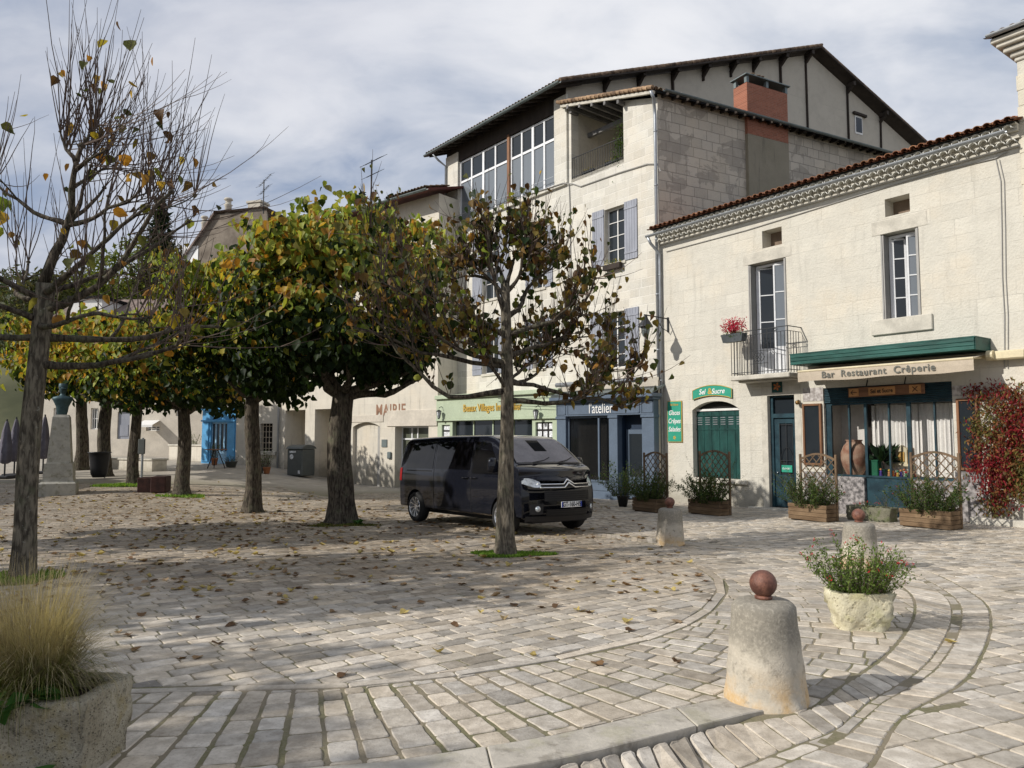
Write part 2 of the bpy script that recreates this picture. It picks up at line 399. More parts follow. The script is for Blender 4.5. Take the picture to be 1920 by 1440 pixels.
M('wood_frame', (.20, .095, .045), .55, .25, 4, .3, 30, stretch=(1, 1, .2))
M('wood_planter', (.17, .105, .055), .85, .3, 3, .5, 40, attr=True, col2=(.25, .17, .10), stretch=(.3, 1, 1.5))
M('lattice_wood', (.15, .10, .06), .85, .25, 5, .3, 40)
M('slate_blue', (.10, .135, .185), .5, .08, 2, .05)
M('navy', (.018, .035, .065), .5, .1, 2, .05)
M('sage', (.43, .50, .36), .55, .05, 2, .04)
M('gold', (.55, .36, .07), .5, .1, 2, .0)
M('black', (.008, .008, .009), .6, .1, 2, .05)
M('room_dark', (.020, .018, .016), .9, .2, 1, .0)
M('curtain', (.82, .80, .76), .85, .05, 3, .1)
M('interior_wall', (.72, .70, .65), .9, .05, 1, .05)
M('soil', (.045, .032, .022), .95, .4, 12, .8, 40)
M('rust', (.15, .060, .042), .5, .35, 12, .35, 70, col2=(.29, .13, .085), spec=.4, v2=.5)
M('bin_grey', (.095, .105, .10), .5, .08, 3, .05)
M('plastic_black', (.015, .015, .017), .45, .1, 3, .05)
M('blue_paint', (.10, .36, .66), .5, .10, 2, .05)
M('letter_white', (.8, .8, .78), .5, .03)
M('poster', (.7, .72, .74), .6, .35, 14, 0)
M('bronze', (.055, .095, .105), .5, .3, 6, .15, 30, metal=.5)
M('terracotta_pot', (.42, .17, .08), .85, .12, 5, .1)
M('urn_clay', (.34, .15, .095), .8, .2, 4, .3, 40, col2=(.46, .33, .24))
M('marble', (.10, .095, .095), .35, .35, 9, .05, 30, col2=(.42, .39, .38), spec=.5)
M('marble_light', (.36, .32, .30), .35, .3, 9, .05, 30, col2=(.60, .57, .55), spec=.5)
M('fabric_grey', (.15, .14, .17), .85, .15, 4, .2, 60)
M('asphalt', (.055, .055, .056), .9, .15, 8, .6, 160)
GL = glass_mat('window_glass'); GT = glass_mat('shop_glass', alpha=.05)
GR = glass_mat('sky_glass', (.16, .18, .20), .05, 1, .9)
LFM = leaf_mat('leaf'); LFD = leaf_mat('dry_leaf', .7, .12)
H1S = stone_mat('pecked_limestone', (.57, .545, .475), 'x', .95, .40, .17, (.47, .45, .395), .06, .5, stain=.20, pick=17, damp=-.25)
H2S = stone_mat('ashlar_limestone', (.57, .55, .49), 'x', .58, .31, .9, (.64, .62, .57), .13, .35, stain=.22, jsize=.02)
H2Y = stone_mat('patched_ashlar', (.50, .45, .375), 'x', .62, .36, .95, (.24, .22, .19), .12, .45, patch=.5, stain=.15, jsize=.02)  # side wall stone, with darker joints and grey-brown mortar patches
MAI = stone_mat('rendered_limestone', (.60, .56, .48), 'x', .9, .4, .12, (.54, .50, .43), .06, .25, stain=.35, damp=-.2)
# bark; the darker row-tree version has crown shade put into its colour
for bname, blo, bhi, bli in (('bark', (.028, .023, .018), (.125, .105, .08), .35), ('bark_light', (.052, .044, .034), (.19, .165, .125), .6)):
    m, t, p = base_mat(bname)
    tc = t.n('ShaderNodeTexCoord'); mp = t.n('ShaderNodeMapping'); mp.inputs['Scale'].default_value = (1, 1, .22); t.l(tc.outputs['Object'], mp.inputs[0])
    nf = t.noise(mp.outputs[0], 26, 6, .6, .5); nb = t.noise(tc.outputs['Object'], 5, 5); nl = t.noise(tc.outputs['Object'], 11, 6, .7)
    c = t.mix(t.ramp(nf, .35, .65), blo, bhi)
    c = t.mix(t.math('MULTIPLY', t.ramp(nb, .5, .72), .5), c, (.13, .135, .085))
    c = t.mix(t.math('MULTIPLY', t.ramp(nl, .62, .70), bli), c, (.32, .32, .27))
    t.l(c, p.inputs['Base Color']); p.inputs['Roughness'].default_value = .95; p.inputs['Specular IOR Level'].default_value = .15
    b = t.n('ShaderNodeBump'); b.inputs['Strength'].default_value = .9; b.inputs['Distance'].default_value = .025; t.l(nf, b.inputs['Height']); t.l(b.outputs[0], p.inputs['Normal'])
M('twig', (.105, .070, .055), .85, .3, 8, .2, 60, col2=(.17, .125, .10))
# paver
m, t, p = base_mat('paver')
g = t.n('ShaderNodeNewGeometry'); v = g.outputs['Position']; a = t.n('ShaderNodeAttribute', attribute_name='tint')
n1 = t.noise(v, 9, 6, .65); n2 = t.noise(v, 55, 5, .7); n3 = t.noise(v, 1.1, 4)
c = t.mix(t.ramp(n1, .3, .72), (.37, .33, .275), (.59, .54, .465))
c = t.mix(t.math('MULTIPLY', t.ramp(n2, .52, .68), .5), c, (.25, .22, .18))
c = t.mix(t.math('MULTIPLY', t.ramp(n3, .45, .7), .30), c, (.33, .29, .22))
c = t.mix(1.0, c, a.outputs['Color'], 'MULTIPLY')
sy = t.n('ShaderNodeSeparateXYZ'); t.l(v, sy.inputs[0])      # browner dirt tone under the trees, with their shade painted into the colour
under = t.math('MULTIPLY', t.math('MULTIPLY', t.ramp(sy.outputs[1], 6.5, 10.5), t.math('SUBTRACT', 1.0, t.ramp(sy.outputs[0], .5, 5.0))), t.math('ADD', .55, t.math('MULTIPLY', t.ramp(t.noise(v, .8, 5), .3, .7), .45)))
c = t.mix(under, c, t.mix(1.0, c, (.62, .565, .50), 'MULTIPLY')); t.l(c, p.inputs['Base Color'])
t.l(t.math('ADD', t.math('MULTIPLY', n2, .3), .55), p.inputs['Roughness']); p.inputs['Specular IOR Level'].default_value = .3
b = t.n('ShaderNodeBump'); b.inputs['Strength'].default_value = .6; b.inputs['Distance'].default_value = .012
t.l(t.math('ADD', n1, t.math('MULTIPLY', n2, .5)), b.inputs['Height']); t.l(b.outputs[0], p.inputs['Normal'])
# joint ground
m, t, p = base_mat('joint_ground')
g = t.n('ShaderNodeNewGeometry'); v = g.outputs['Position']
n1 = t.noise(v, 1.6, 5); n2 = t.noise(v, 40, 5, .7)
c = t.mix(t.ramp(n1, .40, .62), (.22, .185, .125), (.14, .135, .06))
c = t.mix(t.math('MULTIPLY', t.ramp(n2, .4, .7), .6), c, (.25, .21, .15))
sx = t.n('ShaderNodeSeparateXYZ'); t.l(v, sx.inputs[0]); far = t.ramp(sx.outputs[1], 28, 34)
c = t.mix(far, c, t.mix(t.ramp(n1, .3, .7), (.30, .27, .22), (.40, .36, .30)))
t.l(c, p.inputs['Base Color']); p.inputs['Roughness'].default_value = .95
b = t.n('ShaderNodeBump'); b.inputs['Strength'].default_value = .8; b.inputs['Distance'].default_value = .01; t.l(n2, b.inputs['Height']); t.l(b.outputs[0], p.inputs['Normal'])
# weathered stones (bollards / troughs)
def weathered(name, c1, c2, dark, ochre, zfade=None, bump=.6, sc=14, och=.55):
    m, t, p = base_mat(name)
    tc = t.n('ShaderNodeTexCoord'); v = tc.outputs['Object']; s = t.n('ShaderNodeSeparateXYZ'); t.l(v, s.inputs[0])
    n1 = t.noise(v, 4, 6, .6); n2 = t.noise(v, sc*3, 6, .7); n3 = t.noise(v, sc, 5, .65)
    c = t.mix(t.ramp(n1, .3, .7), c1, c2)
    c = t.mix(t.math('MULTIPLY', t.ramp(n3, .52, .70), .6), c, dark)
    if zfade:
        z = t.math('ADD', s.outputs[2], t.math('MULTIPLY', n1, .35)); up = t.ramp(z, zfade[0], zfade[1])
        c = t.mix(t.math('MULTIPLY', up, .85), c, mul(dark, 1.7))
        lo = t.math('SUBTRACT', 1.0, t.ramp(z, zfade[0]-.25, zfade[0]+.03)); c = t.mix(t.math('MULTIPLY', t.math('MULTIPLY', lo, t.ramp(n1, .38, .62)), och), c, ochre)
    else: c = t.mix(t.math('MULTIPLY', t.ramp(t.noise(v, 6, 5), .5, .66), och), c, ochre)
    c = t.mix(t.math('MULTIPLY', t.ramp(n2, .42, .75), .4), c, mul(c2, 1.15))
    t.l(c, p.inputs['Base Color']); p.inputs['Roughness'].default_value = .92; p.inputs['Specular IOR Level'].default_value = .2
    b = t.n('ShaderNodeBump'); b.inputs['Strength'].default_value = bump; b.inputs['Distance'].default_value = .015
    vo = t.n('ShaderNodeTexVoronoi'); vo.inputs['Scale'].default_value = sc*2.4; t.l(v, vo.inputs['Vector']); pit = t.ramp(vo.outputs[0], .10, .34)
    hh = t.math('ADD', t.math('ADD', n2, n3), t.math('MULTIPLY', pit, .5*bump)); t.l(hh, b.inputs['Height']); t.l(b.outputs[0], p.inputs['Normal'])
    if bump > .6: c = t.mix(t.math('MULTIPLY', t.math('SUBTRACT', 1.0, pit), .55), c, mul(dark, 1.2)); t.l(c, p.inputs['Base Color'])
    return m
BOL = weathered('bollard_stone', (.42, .38, .31), (.55, .50, .41), (.12, .11, .09), (.52, .33, .13), (.46, .62), .35, 14, .85)
TRO = weathered('trough_stone', (.30, .265, .19), (.50, .46, .36), (.045, .042, .032), (.34, .27, .11), None, 1.0, 26, .6)
TRY = weathered('yellow_trough_stone', (.55, .50, .34), (.70, .66, .50), (.28, .24, .15), (.42, .40, .16), None, .9, 8, .5)
MOS = weathered('mossy_stone', (.12, .12, .08), (.20, .19, .14), (.05, .05, .04), (.10, .13, .04), None, .8, 12, .6)
PED = weathered('pedestal_stone', (.33, .32, .28), (.45, .43, .37), (.09, .10, .09), (.30, .28, .18), None, .4, 6, .3)
KER = weathered('kerb_stone', (.36, .33, .28), (.50, .46, .39), (.16, .14, .11), (.34, .32, .20), None, .35, 7, .35)
# van paint
m, t, p = base_mat('van_paint')
p.inputs['Base Color'].default_value = (.008, .009, .013, 1); p.inputs['Specular IOR Level'].default_value = .12; p.inputs['Coat Weight'].default_value = .8; p.inputs['Coat Roughness'].default_value = .03; p.inputs['Coat IOR'].default_value = 1.42
tc = t.n('ShaderNodeTexCoord'); n = t.noise(tc.outputs['Object'], 3, 5); s = t.n('ShaderNodeSeparateXYZ'); t.l(tc.outputs['Object'], s.inputs[0])
d = t.math('MULTIPLY', t.math('SUBTRACT', 1.0, t.ramp(s.outputs[2], .2, .9)), t.math('MULTIPLY', t.ramp(n, .35, .7), .08))
t.l(t.mix(d, (.008, .009, .014), (.10, .09, .075)), p.inputs['Base Color']); t.l(t.math('ADD', t.math('MULTIPLY', d, 1.2), .12), p.inputs['Roughness'])
VP = m
glass_mat('van_glass', (.003, .003, .004), .03, 1, .35)
M('chrome', (.75, .76, .78), .15, .02, 2, 0, metal=1)
M('alloy', (.80, .81, .83), .28, .04, 2, 0, metal=.8)
M('rubber', (.018, .018, .018), .8, .15, 5, .15, 60)
M('plate_white', (.78, .79, .80), .4, .02); M('plate_blue', (.01, .04, .32), .4, .02)
M('lamp_clear', (.50, .54, .58), .1, .35, 20, .1, 30, metal=.5)
M('screen_shade', (.85, .78, .75), .5, .12, 3, .05)
# ------------------------------------------------------------------ paving
def g2(px, py): p = ghit(px, py); return (p.x, p.y)
def smooth_curve(pts, step=.12):
    P = [Vector(p) for p in pts]; out = []
    for i in range(len(P)-1):
        a, b, c, d = P[max(i-1, 0)], P[i], P[i+1], P[min(i+2, len(P)-1)]
        n = max(2, int((c-b).length/step))
        for k in range(n):
            u = k/n; out.append(.5*((2*b)+(c-a)*u+(2*a-5*b+4*c-d)*u*u+(3*b-a-3*c+d)*u**3))
    out.append(P[-1]); return out
def resample(c, n):
    L = [0]
    for i in range(1, len(c)): L.append(L[-1]+(c[i]-c[i-1]).length)
    out = []; j = 0
    for k in range(n+1):
        s = L[-1]*k/n
        while j < len(L)-2 and L[j+1] < s: j += 1
        u = (s-L[j])/max(1e-9, L[j+1]-L[j]); out.append(c[j].lerp(c[j+1], min(1, u)))
    return out
WD = Vector((-.592, .806))            # direction of the house fronts, away from the camera
S_px = [(267, 1293), (480, 1289), (640, 1285), (760, 1273), (877, 1260), (1043, 1233), (1200, 1199), (1287, 1167), (1332, 1137), (1353, 1108), (1351, 1092), (1328, 1071), (1287, 1054), (1245, 1044)]
S_pts = [Vector(g2(*p)) for p in S_px]
S_pts = [Vector((-7, 4.75)), Vector((-4.5, 4.85))]+S_pts; e = S_pts[-1]; S_pts += [e+Vector((-.8, .75)), e+Vector((-.8, .75))+WD*8, e+Vector((-.8, .75))+WD*22]
STRIP = smooth_curve(S_pts)
K_in = smooth_curve([Vector((-7, 3.35)), Vector((-4, 3.5)), Vector((-2.4, 3.62)), Vector(g2(560, 1443)), Vector(g2(740, 1427)), Vector(g2(997, 1388)), Vector(g2(1120, 1362)), Vector(g2(1353, 1310)), Vector(g2(1420, 1302))])
def offset(c, d):
    o = []
    for i, p in enumerate(c):
        t_ = (c[min(i+1, len(c)-1)]-c[max(i-1, 0)]).normalized(); o.append(p+Vector((t_.y, -t_.x))*d)
    return o
K_out = offset(K_in, .30)

def kpt(x):
    i = min(range(len(K_out)), key=lambda i: abs(K_out[i].x-x)); return K_out[i]+Vector((.005, -.02))
KX = [kpt(x) for x in (-2.2, -1.4, -.6, .1, .6, 1.0, 1.35)]
A0p = KX+[Vector(g2(*p)) for p in [(1500, 1336), (1578, 1287), (1674, 1217), (1716, 1150), (1703, 1108), (1640, 1073), (1540, 1052), (1412, 1037), (1224, 1014)]]
A3p = [k+Vector((.10+.055*i, -.74)) for i, k in enumerate(KX)]+[Vector(g2(*p)) for p in [(1690, 1345), (1803, 1279), (1845, 1217), (1857, 1167), (1845, 1129), (1787, 1092), (1737, 1071), (1640, 1048), (1540, 1036), (1412, 1021), (1224, 1001)]]
for A in (A0p, A3p): e = A[-1]; A += [e+Vector((-.9, .7)), e+Vector((-.9, .7))+WD*20]
A0 = resample(smooth_curve(A0p), 400); A3 = resample(smooth_curve(A3p), 400)
A1 = [a.lerp(b, .50) for a, b in zip(A0, A3)]; A2 = [a.lerp(b, .63) for a, b in zip(A0, A3)]
def yk(x):
    c = K_out
    for i in range(len(c)-1):
        if c[i].x <= x <= c[i+1].x: return c[i].y+(c[i+1].y-c[i].y)*(x-c[i].x)/max(1e-6, c[i+1].x-c[i].x)
    return c[0].y if x < c[0].x else -9
def RD(x, y, m=0.0):
    if x > 1.9: return 0
    k = yk(min(x, 1.7)); return -.085*(1-sstep(.8, 1.75, x))*sstep(0, .10, k+m-y)
polyP = [(p.x, p.y) for p in STRIP]+[(-60, 40), (-60, 4)]
polyB = [(p.x, p.y) for p in STRIP]+[(p.x, p.y) for p in reversed(A0) if p.x > 1.66 or p.y > 5]+[(p.x, p.y) for p in reversed(K_in)]
def pip(poly, x, y):
    c = False; j = len(poly)-1
    for i in range(len(poly)):
        xi, yi = poly[i]; xj, yj = poly[j]
        if (yi > y) != (yj > y) and x < (xj-xi)*(y-yi)/(yj-yi)+xi: c = not c
        j = i
    return c
def nearest_edge(poly, x, y):
    best = (1e9, 0)
    for i in range(len(poly)):
        ax, ay = poly[i-1]; bx, by = poly[i]; dx, dy = bx-ax, by-ay; l2 = dx*dx+dy*dy
        if l2 < 1e-12: continue
        u = max(0, min(1, ((x-ax)*dx+(y-ay)*dy)/l2)); d = (ax+dx*u-x)**2+(ay+dy*u-y)**2
        if d < best[0]: best = (d, i)
    return best
def clip_half(pg, a, n, m):
    out = []
    k = len(pg); dd = [(p[0]-a[0])*n[0]+(p[1]-a[1])*n[1]-m for p in pg]
    for i in range(k):
        p, q = pg[i-1], pg[i]; dp, dq = dd[i-1], dd[i]
        if (dp >= 0) != (dq >= 0):
            u = dp/(dp-dq); out.append((p[0]+(q[0]-p[0])*u, p[1]+(q[1]-p[1])*u))
        if dq >= 0: out.append(q)
    return out
def area(pg): return .5*sum(pg[i-1][0]*pg[i][1]-pg[i][0]*pg[i-1][1] for i in range(len(pg)))
def visible(x, y, m=.4): return y > 2.9 and abs(x) < y*.72+m
PV = MB(); prs = random.Random(11)
def stone(pg, hz=0.0, near=True, drop=.02, tint=None, ro=1.0, mb=None, rd=True, chamf=.022):
    """one paving stone: chamfered, slightly irregular outline, rounded arris"""
    mb = mb or PV
    ar = area(pg)
    if ar < 0: pg = pg[::-1]; ar = -ar
    if ar < .0022: return
    cx = sum(p[0] for p in pg)/len(pg); cy = sum(p[1] for p in pg)/len(pg)
    ring = []; k = len(pg)
    for i in range(k):
        a, b, c = Vector(pg[i-1]), Vector(pg[i]), Vector(pg[(i+1) % k])
        la, lc = (a-b).length, (c-b).length
        ch = min(chamf*prs.uniform(.5, 1.5), la*.3, lc*.3)
        if la < 1e-4 or lc < 1e-4: ring.append(b); continue
        ring.append(b+(a-b)/la*ch)
        if near: ring.append(b+((a-b)/la+(c-b)/lc)*ch*.28)
        ring.append(b+(c-b)/lc*ch)
        if near and lc > .12:
            for u in ((.5,) if lc < .3 else (.33, .67)):
                nn = Vector(((c-b).y, -(c-b).x)).normalized(); ring.append(b.lerp(c, u)+nn*prs.uniform(-.006, .004)*ro)
    if tint is None:
        v = prs.gauss(.97, .15); w_ = prs.uniform(-.015, .05); v = max(.55, min(1.2, v))
        if prs.random() < .05: v *= .78
        tint = (v*(1+w_), v, v*(1-w_*1.5))
    mb.cur = tint; tz = prs.uniform(-.003, .003)*ro; sl = (prs.uniform(-.01, .01)*ro, prs.uniform(-.01, .01)*ro)
    def Z(p): return G(p.x, p.y)+(RD(p.x, p.y) if rd else 0)+hz+tz+(p.x-cx)*sl[0]+(p.y-cy)*sl[1]
    cc = Vector((cx, cy)); n = len(ring); vs = []
    inset = .007
    for p in ring: vs.append((p.x, p.y, Z(p)-drop))
    if near:
        for p in ring: vs.append((p.x, p.y, Z(p)-.006))
    for p in ring:
        d = cc-p; L = d.length; q = p+d*(min(inset, L*.3)/max(L, 1e-6)); vs.append((q.x, q.y, Z(q)))
    m_ = 3 if near else 2
    fs = [(r*n+i, r*n+(i+1) % n, (r+1)*n+(i+1) % n, (r+1)*n+i) for r in range(m_-1) for i in range(n)]
    fs.append(tuple((m_-1)*n+i for i in range(n))); mb.add(vs, fs)
def lay(poly, inside, u, rh, l0, l1, box, gap=.013, margin=.05, avoid=()):
    """courses of stones along u clipped to poly"""
    u = Vector(u).normalized(); v = Vector((-u.y, u.x))
    cs = [Vector(p) for p in ((box[0], box[2]), (box[1], box[2]), (box[1], box[3]), (box[0], box[3]))]
    u0 = min(c.dot(u) for c in cs); u1 = max(c.dot(u) for c in cs); v0 = min(c.dot(v) for c in cs); v1 = max(c.dot(v) for c in cs)
    y = v0
    while y < v1:
        h = rh*prs.uniform(.88, 1.1); x = u0+prs.uniform(0, l1)
        while x < u1:
            L = prs.uniform(l0, l1); c = u*(x+L/2)+v*(y+h/2); x += L
            if not visible(c.x, c.y) or not (box[0] < c.x < box[1] and box[2] < c.y < box[3]): continue
            g = gap*prs.uniform(.5, 1.2)
            pg = [u*(x-L+g/2)+v*(y+g/2), u*(x-g/2)+v*(y+g/2), u*(x-g/2)+v*(y+h-g/2), u*(x-L+g/2)+v*(y+h-g/2)]
            j = .006
            pg = [(p.x+prs.uniform(-j, j), p.y+prs.uniform(-j, j)) for p in pg]
            ok = True
            for pl, want in poly:
                ins = [pip(pl, *p) == want for p in pg]
                d2, ei = nearest_edge(pl, c.x, c.y) if not all(ins) or True and c.y < 13 else (9, 0)
                if not any(ins) and not (pip(pl, c.x, c.y) == want): ok = False; break
                if d2 < .16:
                    a, b = pl[ei-1], pl[ei]; dx, dy = b[0]-a[0], b[1]-a[1]; l = math.hypot(dx, dy)
                    n = (-dy/l, dx/l)
                    # orient towards the wanted side
                    mx, my = (a[0]+b[0])/2, (a[1]+b[1])/2
                    if (pip(pl, mx+n[0]*.02, my+n[1]*.02) == want) is False: n = (-n[0], -n[1])
                    pg = clip_half(pg, a, n, margin)
                    if len(pg) < 3: ok = False; break
            if ok and inside(c.x, c.y): stone(pg, near=c.y < 11)
        y += h
# main plaza courses run square to the house fronts
lay([(polyP, True)], lambda x, y: y < 30, (.79, .61), .172, .18, .34, (-24, 4, 4.5, 30), margin=.07)
# fan-shaped courses of the outer band
pv = Vector((-2.4, 9.0)); da = .0400
a = R(-135)
while a < R(25):
    aw = da*prs.uniform(.9, 1.12); r = 3.4+prs.uniform(0, .3)
    while r < 8.6:
        L = prs.uniform(.17, .33); r += L
        am = a+aw/2; c = pv+Vector((math.cos(am), math.sin(am)))*(r-L/2)
        if not visible(c.x, c.y) or c.y > 9.6: continue
        g = .030*prs.uniform(.7, 1.2); ga = g/(r); gr = .013
        pg = [pv+Vector((math.cos(q), math.sin(q)))*rr for q, rr in ((a+ga/2, r-L+gr/2), (a+aw-ga/2, r-L+gr/2), (a+aw-ga/2, r-gr/2), (a+ga/2, r-gr/2))]
        pg = [(p.x+prs.uniform(-.005, .005), p.y+prs.uniform(-.005, .005)) for p in pg]
        if not (pip(polyB, c.x, c.y) or any(pip(polyB, *p) for p in pg)): continue
        d2, ei = nearest_edge(polyB, c.x, c.y)
        if d2 < .12:
            A_, B_ = polyB[ei-1], polyB[ei]; dx, dy = B_[0]-A_[0], B_[1]-A_[1]; l = math.hypot(dx, dy); n = (-dy/l, dx/l)
            mx, my = (A_[0]+B_[0])/2, (A_[1]+B_[1])/2
            if not pip(polyB, mx+n[0]*.02, my+n[1]*.02): n = (-n[0], -n[1])
            pg = clip_half(pg, A_, n, .02 if ei > len(STRIP) else .07)
            if len(pg) < 3: continue
        stone(pg)
    a += aw
lay([(polyB, True)], lambda x, y: y > 9.6, (.93, .36), .17, .18, .32, (-12, 7, 9.5, 30), margin=.05)
# ring bands
def band(c0, c1, step, hz=0, gap=.012, split=1):
    L = 0; i = 0; n = len(c0)
    while i < n-1:
        w_ = step*prs.uniform(.8, 1.25); j = i; l = 0
        while j < n-1 and l < w_: l += ((c0[j+1]-c0[j]).length+(c1[j+1]-c1[j]).length)/2; j += 1
        a, b, c, d = c0[i], c0[j], c1[j], c1[i]; m_ = (a+c)/2
        if visible(m_.x, m_.y):
            cen = (a+b+c+d)/4
            pg = [p+(cen-p).normalized()*gap*.75 for p in (a, b, c, d)]
            stone([(p.x, p.y) for p in pg], hz, near=m_.y < 11)
        i = j
fine0, fine1, fine2, fine3 = [resample(x, 2400) for x in (A0, A1, A2, A3)]
band(fine0, fine1, .125); band(fine1, fine2, .26, -.006); band(fine2, fine3, .14)
# flat border strip
S_in, S_outr = resample(offset(STRIP, -.045), 1600), resample(offset(STRIP, .055), 1600)
band(S_in, S_outr, .85, .002, .004)
# road paving beyond the rings
ASP = (Vector((2.29, 3.76)), Vector((.44, .19)).normalized())
def above_asphalt(x, y, m=0): d = Vector((x, y))-ASP[0]; return ASP[1].x*d.y-ASP[1].y*d.x > m
polyK = [(p.x, p.y) for p in K_in]+[(p.x, p.y) for p in reversed(K_out)]
polyOut = [(p.x, p.y) for p in A3]+[(-60, 60), (-60, 2.4)]
asp_poly = [tuple(ASP[0]-ASP[1]*14), tuple(ASP[0]+ASP[1]*30), (60, -20), (-20, -20)]
lay([(polyOut, False), (asp_poly, False)], lambda x, y: y > 4.85 or x < 1.4, (.93, .36), .17, .18, .34, (-6, 26, 2.9, 30), margin=.015)
lay([(polyOut, False), (asp_poly, False)], lambda x, y: y <= 4.85 and x >= 1.4, (.915, .40), .27, .17, .30, (1, 6, 2.9, 5.1), margin=.015)
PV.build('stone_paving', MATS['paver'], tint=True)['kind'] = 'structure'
# kerb slabs
KB = MB(); ks = resample(K_in, 900); ko = resample(K_out, 900); i = 0
while i < 899:
    j = i; l = 0; want = prs.uniform(.95, 1.35)
    while j < 899 and l < want: l += (ks[j+1]-ks[j]).length; j += 1
    pi = [ks[i+int((j-i)*q/6)] for q in range(7)]; po = [ko[i+int((j-i)*q/6)] for q in range(7)]
    if ks[j].x > .6 and ks[i].x < .95 and False: pass
    pg = [(p.x, p.y) for p in po]+[(p.x, p.y) for p in reversed(pi)]
    c = (pi[3]+po[3])/2
    if abs(c.x) < 5: 
        cen = Vector((sum(p[0] for p in pg)/14, sum(p[1] for p in pg)/14))
        pg = [tuple(cen+(Vector(p)-cen)*(1-.004/max(.1, (Vector(p)-cen).length))) for p in pg]
        stone(pg, .008, True, .16, (.98, .98, .98), .3, KB, rd=False, chamf=.004)
    i = j
KB.build('kerb', KER, tint=False)['kind'] = 'structure'
# base sheet to the horizon
xs = [-900, -400, -200, -120, -80, -60, -45]+[x*1.5-36 for x in range(0, 21)]+list(np.arange(-5, 3.01, .09))+[3.5+x*1.0 for x in range(0, 26)]+[32, 40, 60, 100, 200, 500, 900]
ys = [-60, -20, -5, 0, 1.5]+list(np.arange(2.5, 5.6, .09))+[6+.8*x for x in range(0, 40)]+[40, 44, 50, 56, 60, 65, 70, 75, 80, 90, 110, 150, 250, 500, 1200]
V = []; nx = len(xs)
for y in ys:
    for x in xs: V.append((x, y, G(x, y)-.007+RD(x, y, .12)))
F = [(j*nx+i, j*nx+i+1, (j+1)*nx+i+1, (j+1)*nx+i) for j in range(len(ys)-1) for i in range(nx-1)]
o = np_mesh('ground', np.array(V), np.array(F), MATS['joint_ground']); o['kind'] = 'structure'
mb = MB()
p0 = ASP[0]-ASP[1]*8; p1 = ASP[0]+ASP[1]*20; n_ = Vector((ASP[1].y, -ASP[1].x))
q = [p0, p1, p1+n_*8, p0+n_*8]
nseg = 40; vs = []
for k in range(nseg+1):
    a = p0.lerp(p1, k/nseg)
    for m_ in (0, 1, 3, 8): b = a+n_*m_; vs.append((b.x, b.y, G(b.x, b.y)+.004+RD(b.x, b.y)))
mb.add(vs, [(k*4+i, k*4+i+1, (k+1)*4+i+1, (k+1)*4+i) for k in range(nseg) for i in range(3)])
mb.build('road', MATS['asphalt'])['kind'] = 'structure'
# ------------------------------------------------------------------ roofs
def canal_roof(name, parent, p0, ux, up, nx, nrow, pitch=.20, rowl=.36, mat='terracotta_tile', seed=1, under=True, thick=.02):
    """rows of half-round clay tiles: p0 eave corner, ux along the eave, up = up-slope unit vector"""
    rg = random.Random(seed); p0 = Vector(p0); ux = Vector(ux).normalized(); up = Vector(up).normalized(); nz = ux.cross(up).normalized()
    if nz.z < 0: nz = -nz
    mb = MB(); N = 6
    for i in range(nx):
        for r in range(nrow):
            v = rg.gauss(1, .22); w_ = rg.uniform(-.08, .08)
            mb.cur = (max(.45, v), max(.4, v*(1-w_)), max(.35, v*(1-abs(w_)*1.2)))
            c = p0+ux*((i+.5)*pitch+rg.uniform(-.008, .008))+up*(r*rowl+rg.uniform(-.012, .012)); tw = rg.uniform(-.02, .02)
            L = rowl+.05; vs = []
            for (s_, rr, lift) in ((0, .088, .035), (L, .070, .012)):
                for rad in (rr, rr-.014):
                    for k in range(N+1):
                        a = math.pi*k/N; q = c+up*s_+ux*(math.cos(a)*rad+tw*s_)+nz*(math.sin(a)*rad*.85+lift); vs.append(q)
            n1 = N+1
            fs = [(k, k+1, 2*n1+k+1, 2*n1+k) for k in range(N)]+[(k+1, k, n1+k, n1+k+1) for k in range(N)]+[(n1+k+1, n1+k, 3*n1+k, 3*n1+k+1) for k in range(N)]
            mb.add(vs, fs)
    if under:
        for i in range(nx+1):
            mb.cur = (.7, .66, .62); c = p0+ux*(i*pitch); vs = []
            for s_ in (-.03, nrow*rowl):
                for k in range(N+1):
                    a = math.pi+math.pi*k/N; vs.append(c+up*s_+ux*(math.cos(a)*.075)+nz*(math.sin(a)*.05+.035))
            n1 = N+1; mb.add(vs, [(k, k+1, n1+k+1, n1+k) for k in range(N)]+[(k+1, k, n1+k, n1+k+1) for k in range(N)])
    return mb.build(name, MATS[mat], parent, tint=True)
def gutter(name, parent, pts, r=.07, mat='zinc', n=8):
    mb = MB(); pts = [Vector(p) for p in pts]
    d = (pts[-1]-pts[0]).normalized(); side = Vector((0, 0, 1)).cross(d).normalized(); vs = []
    for p in (pts[0], pts[-1]):
        for rr in (r, r-.008):
            for k in range(n+1):
                a = math.pi+math.pi*k/n; vs.append(p+side*math.cos(a)*rr+Vector((0, 0, math.sin(a)*rr)))
    m_ = n+1
    fs = [(k, k+1, 2*m_+k+1, 2*m_+k) for k in range(n)]+[(m_+k+1, m_+k, 3*m_+k, 3*m_+k+1) for k in range(n)]+[(k+1, k, m_+k, m_+k+1) for k in range(n)]+[(2*m_+k, 2*m_+k+1, 3*m_+k+1, 3*m_+k) for k in range(n)]
    fs += [(0, m_, 3*m_, 2*m_), (n, 2*m_+n, 3*m_+n, m_+n)]
    mb.add(vs, fs); mb.tube([pts[0]+side*r, pts[-1]+side*r], .013, 6); L = (pts[-1]-pts[0]).length
    return mb.build(name, MATS[mat], parent)
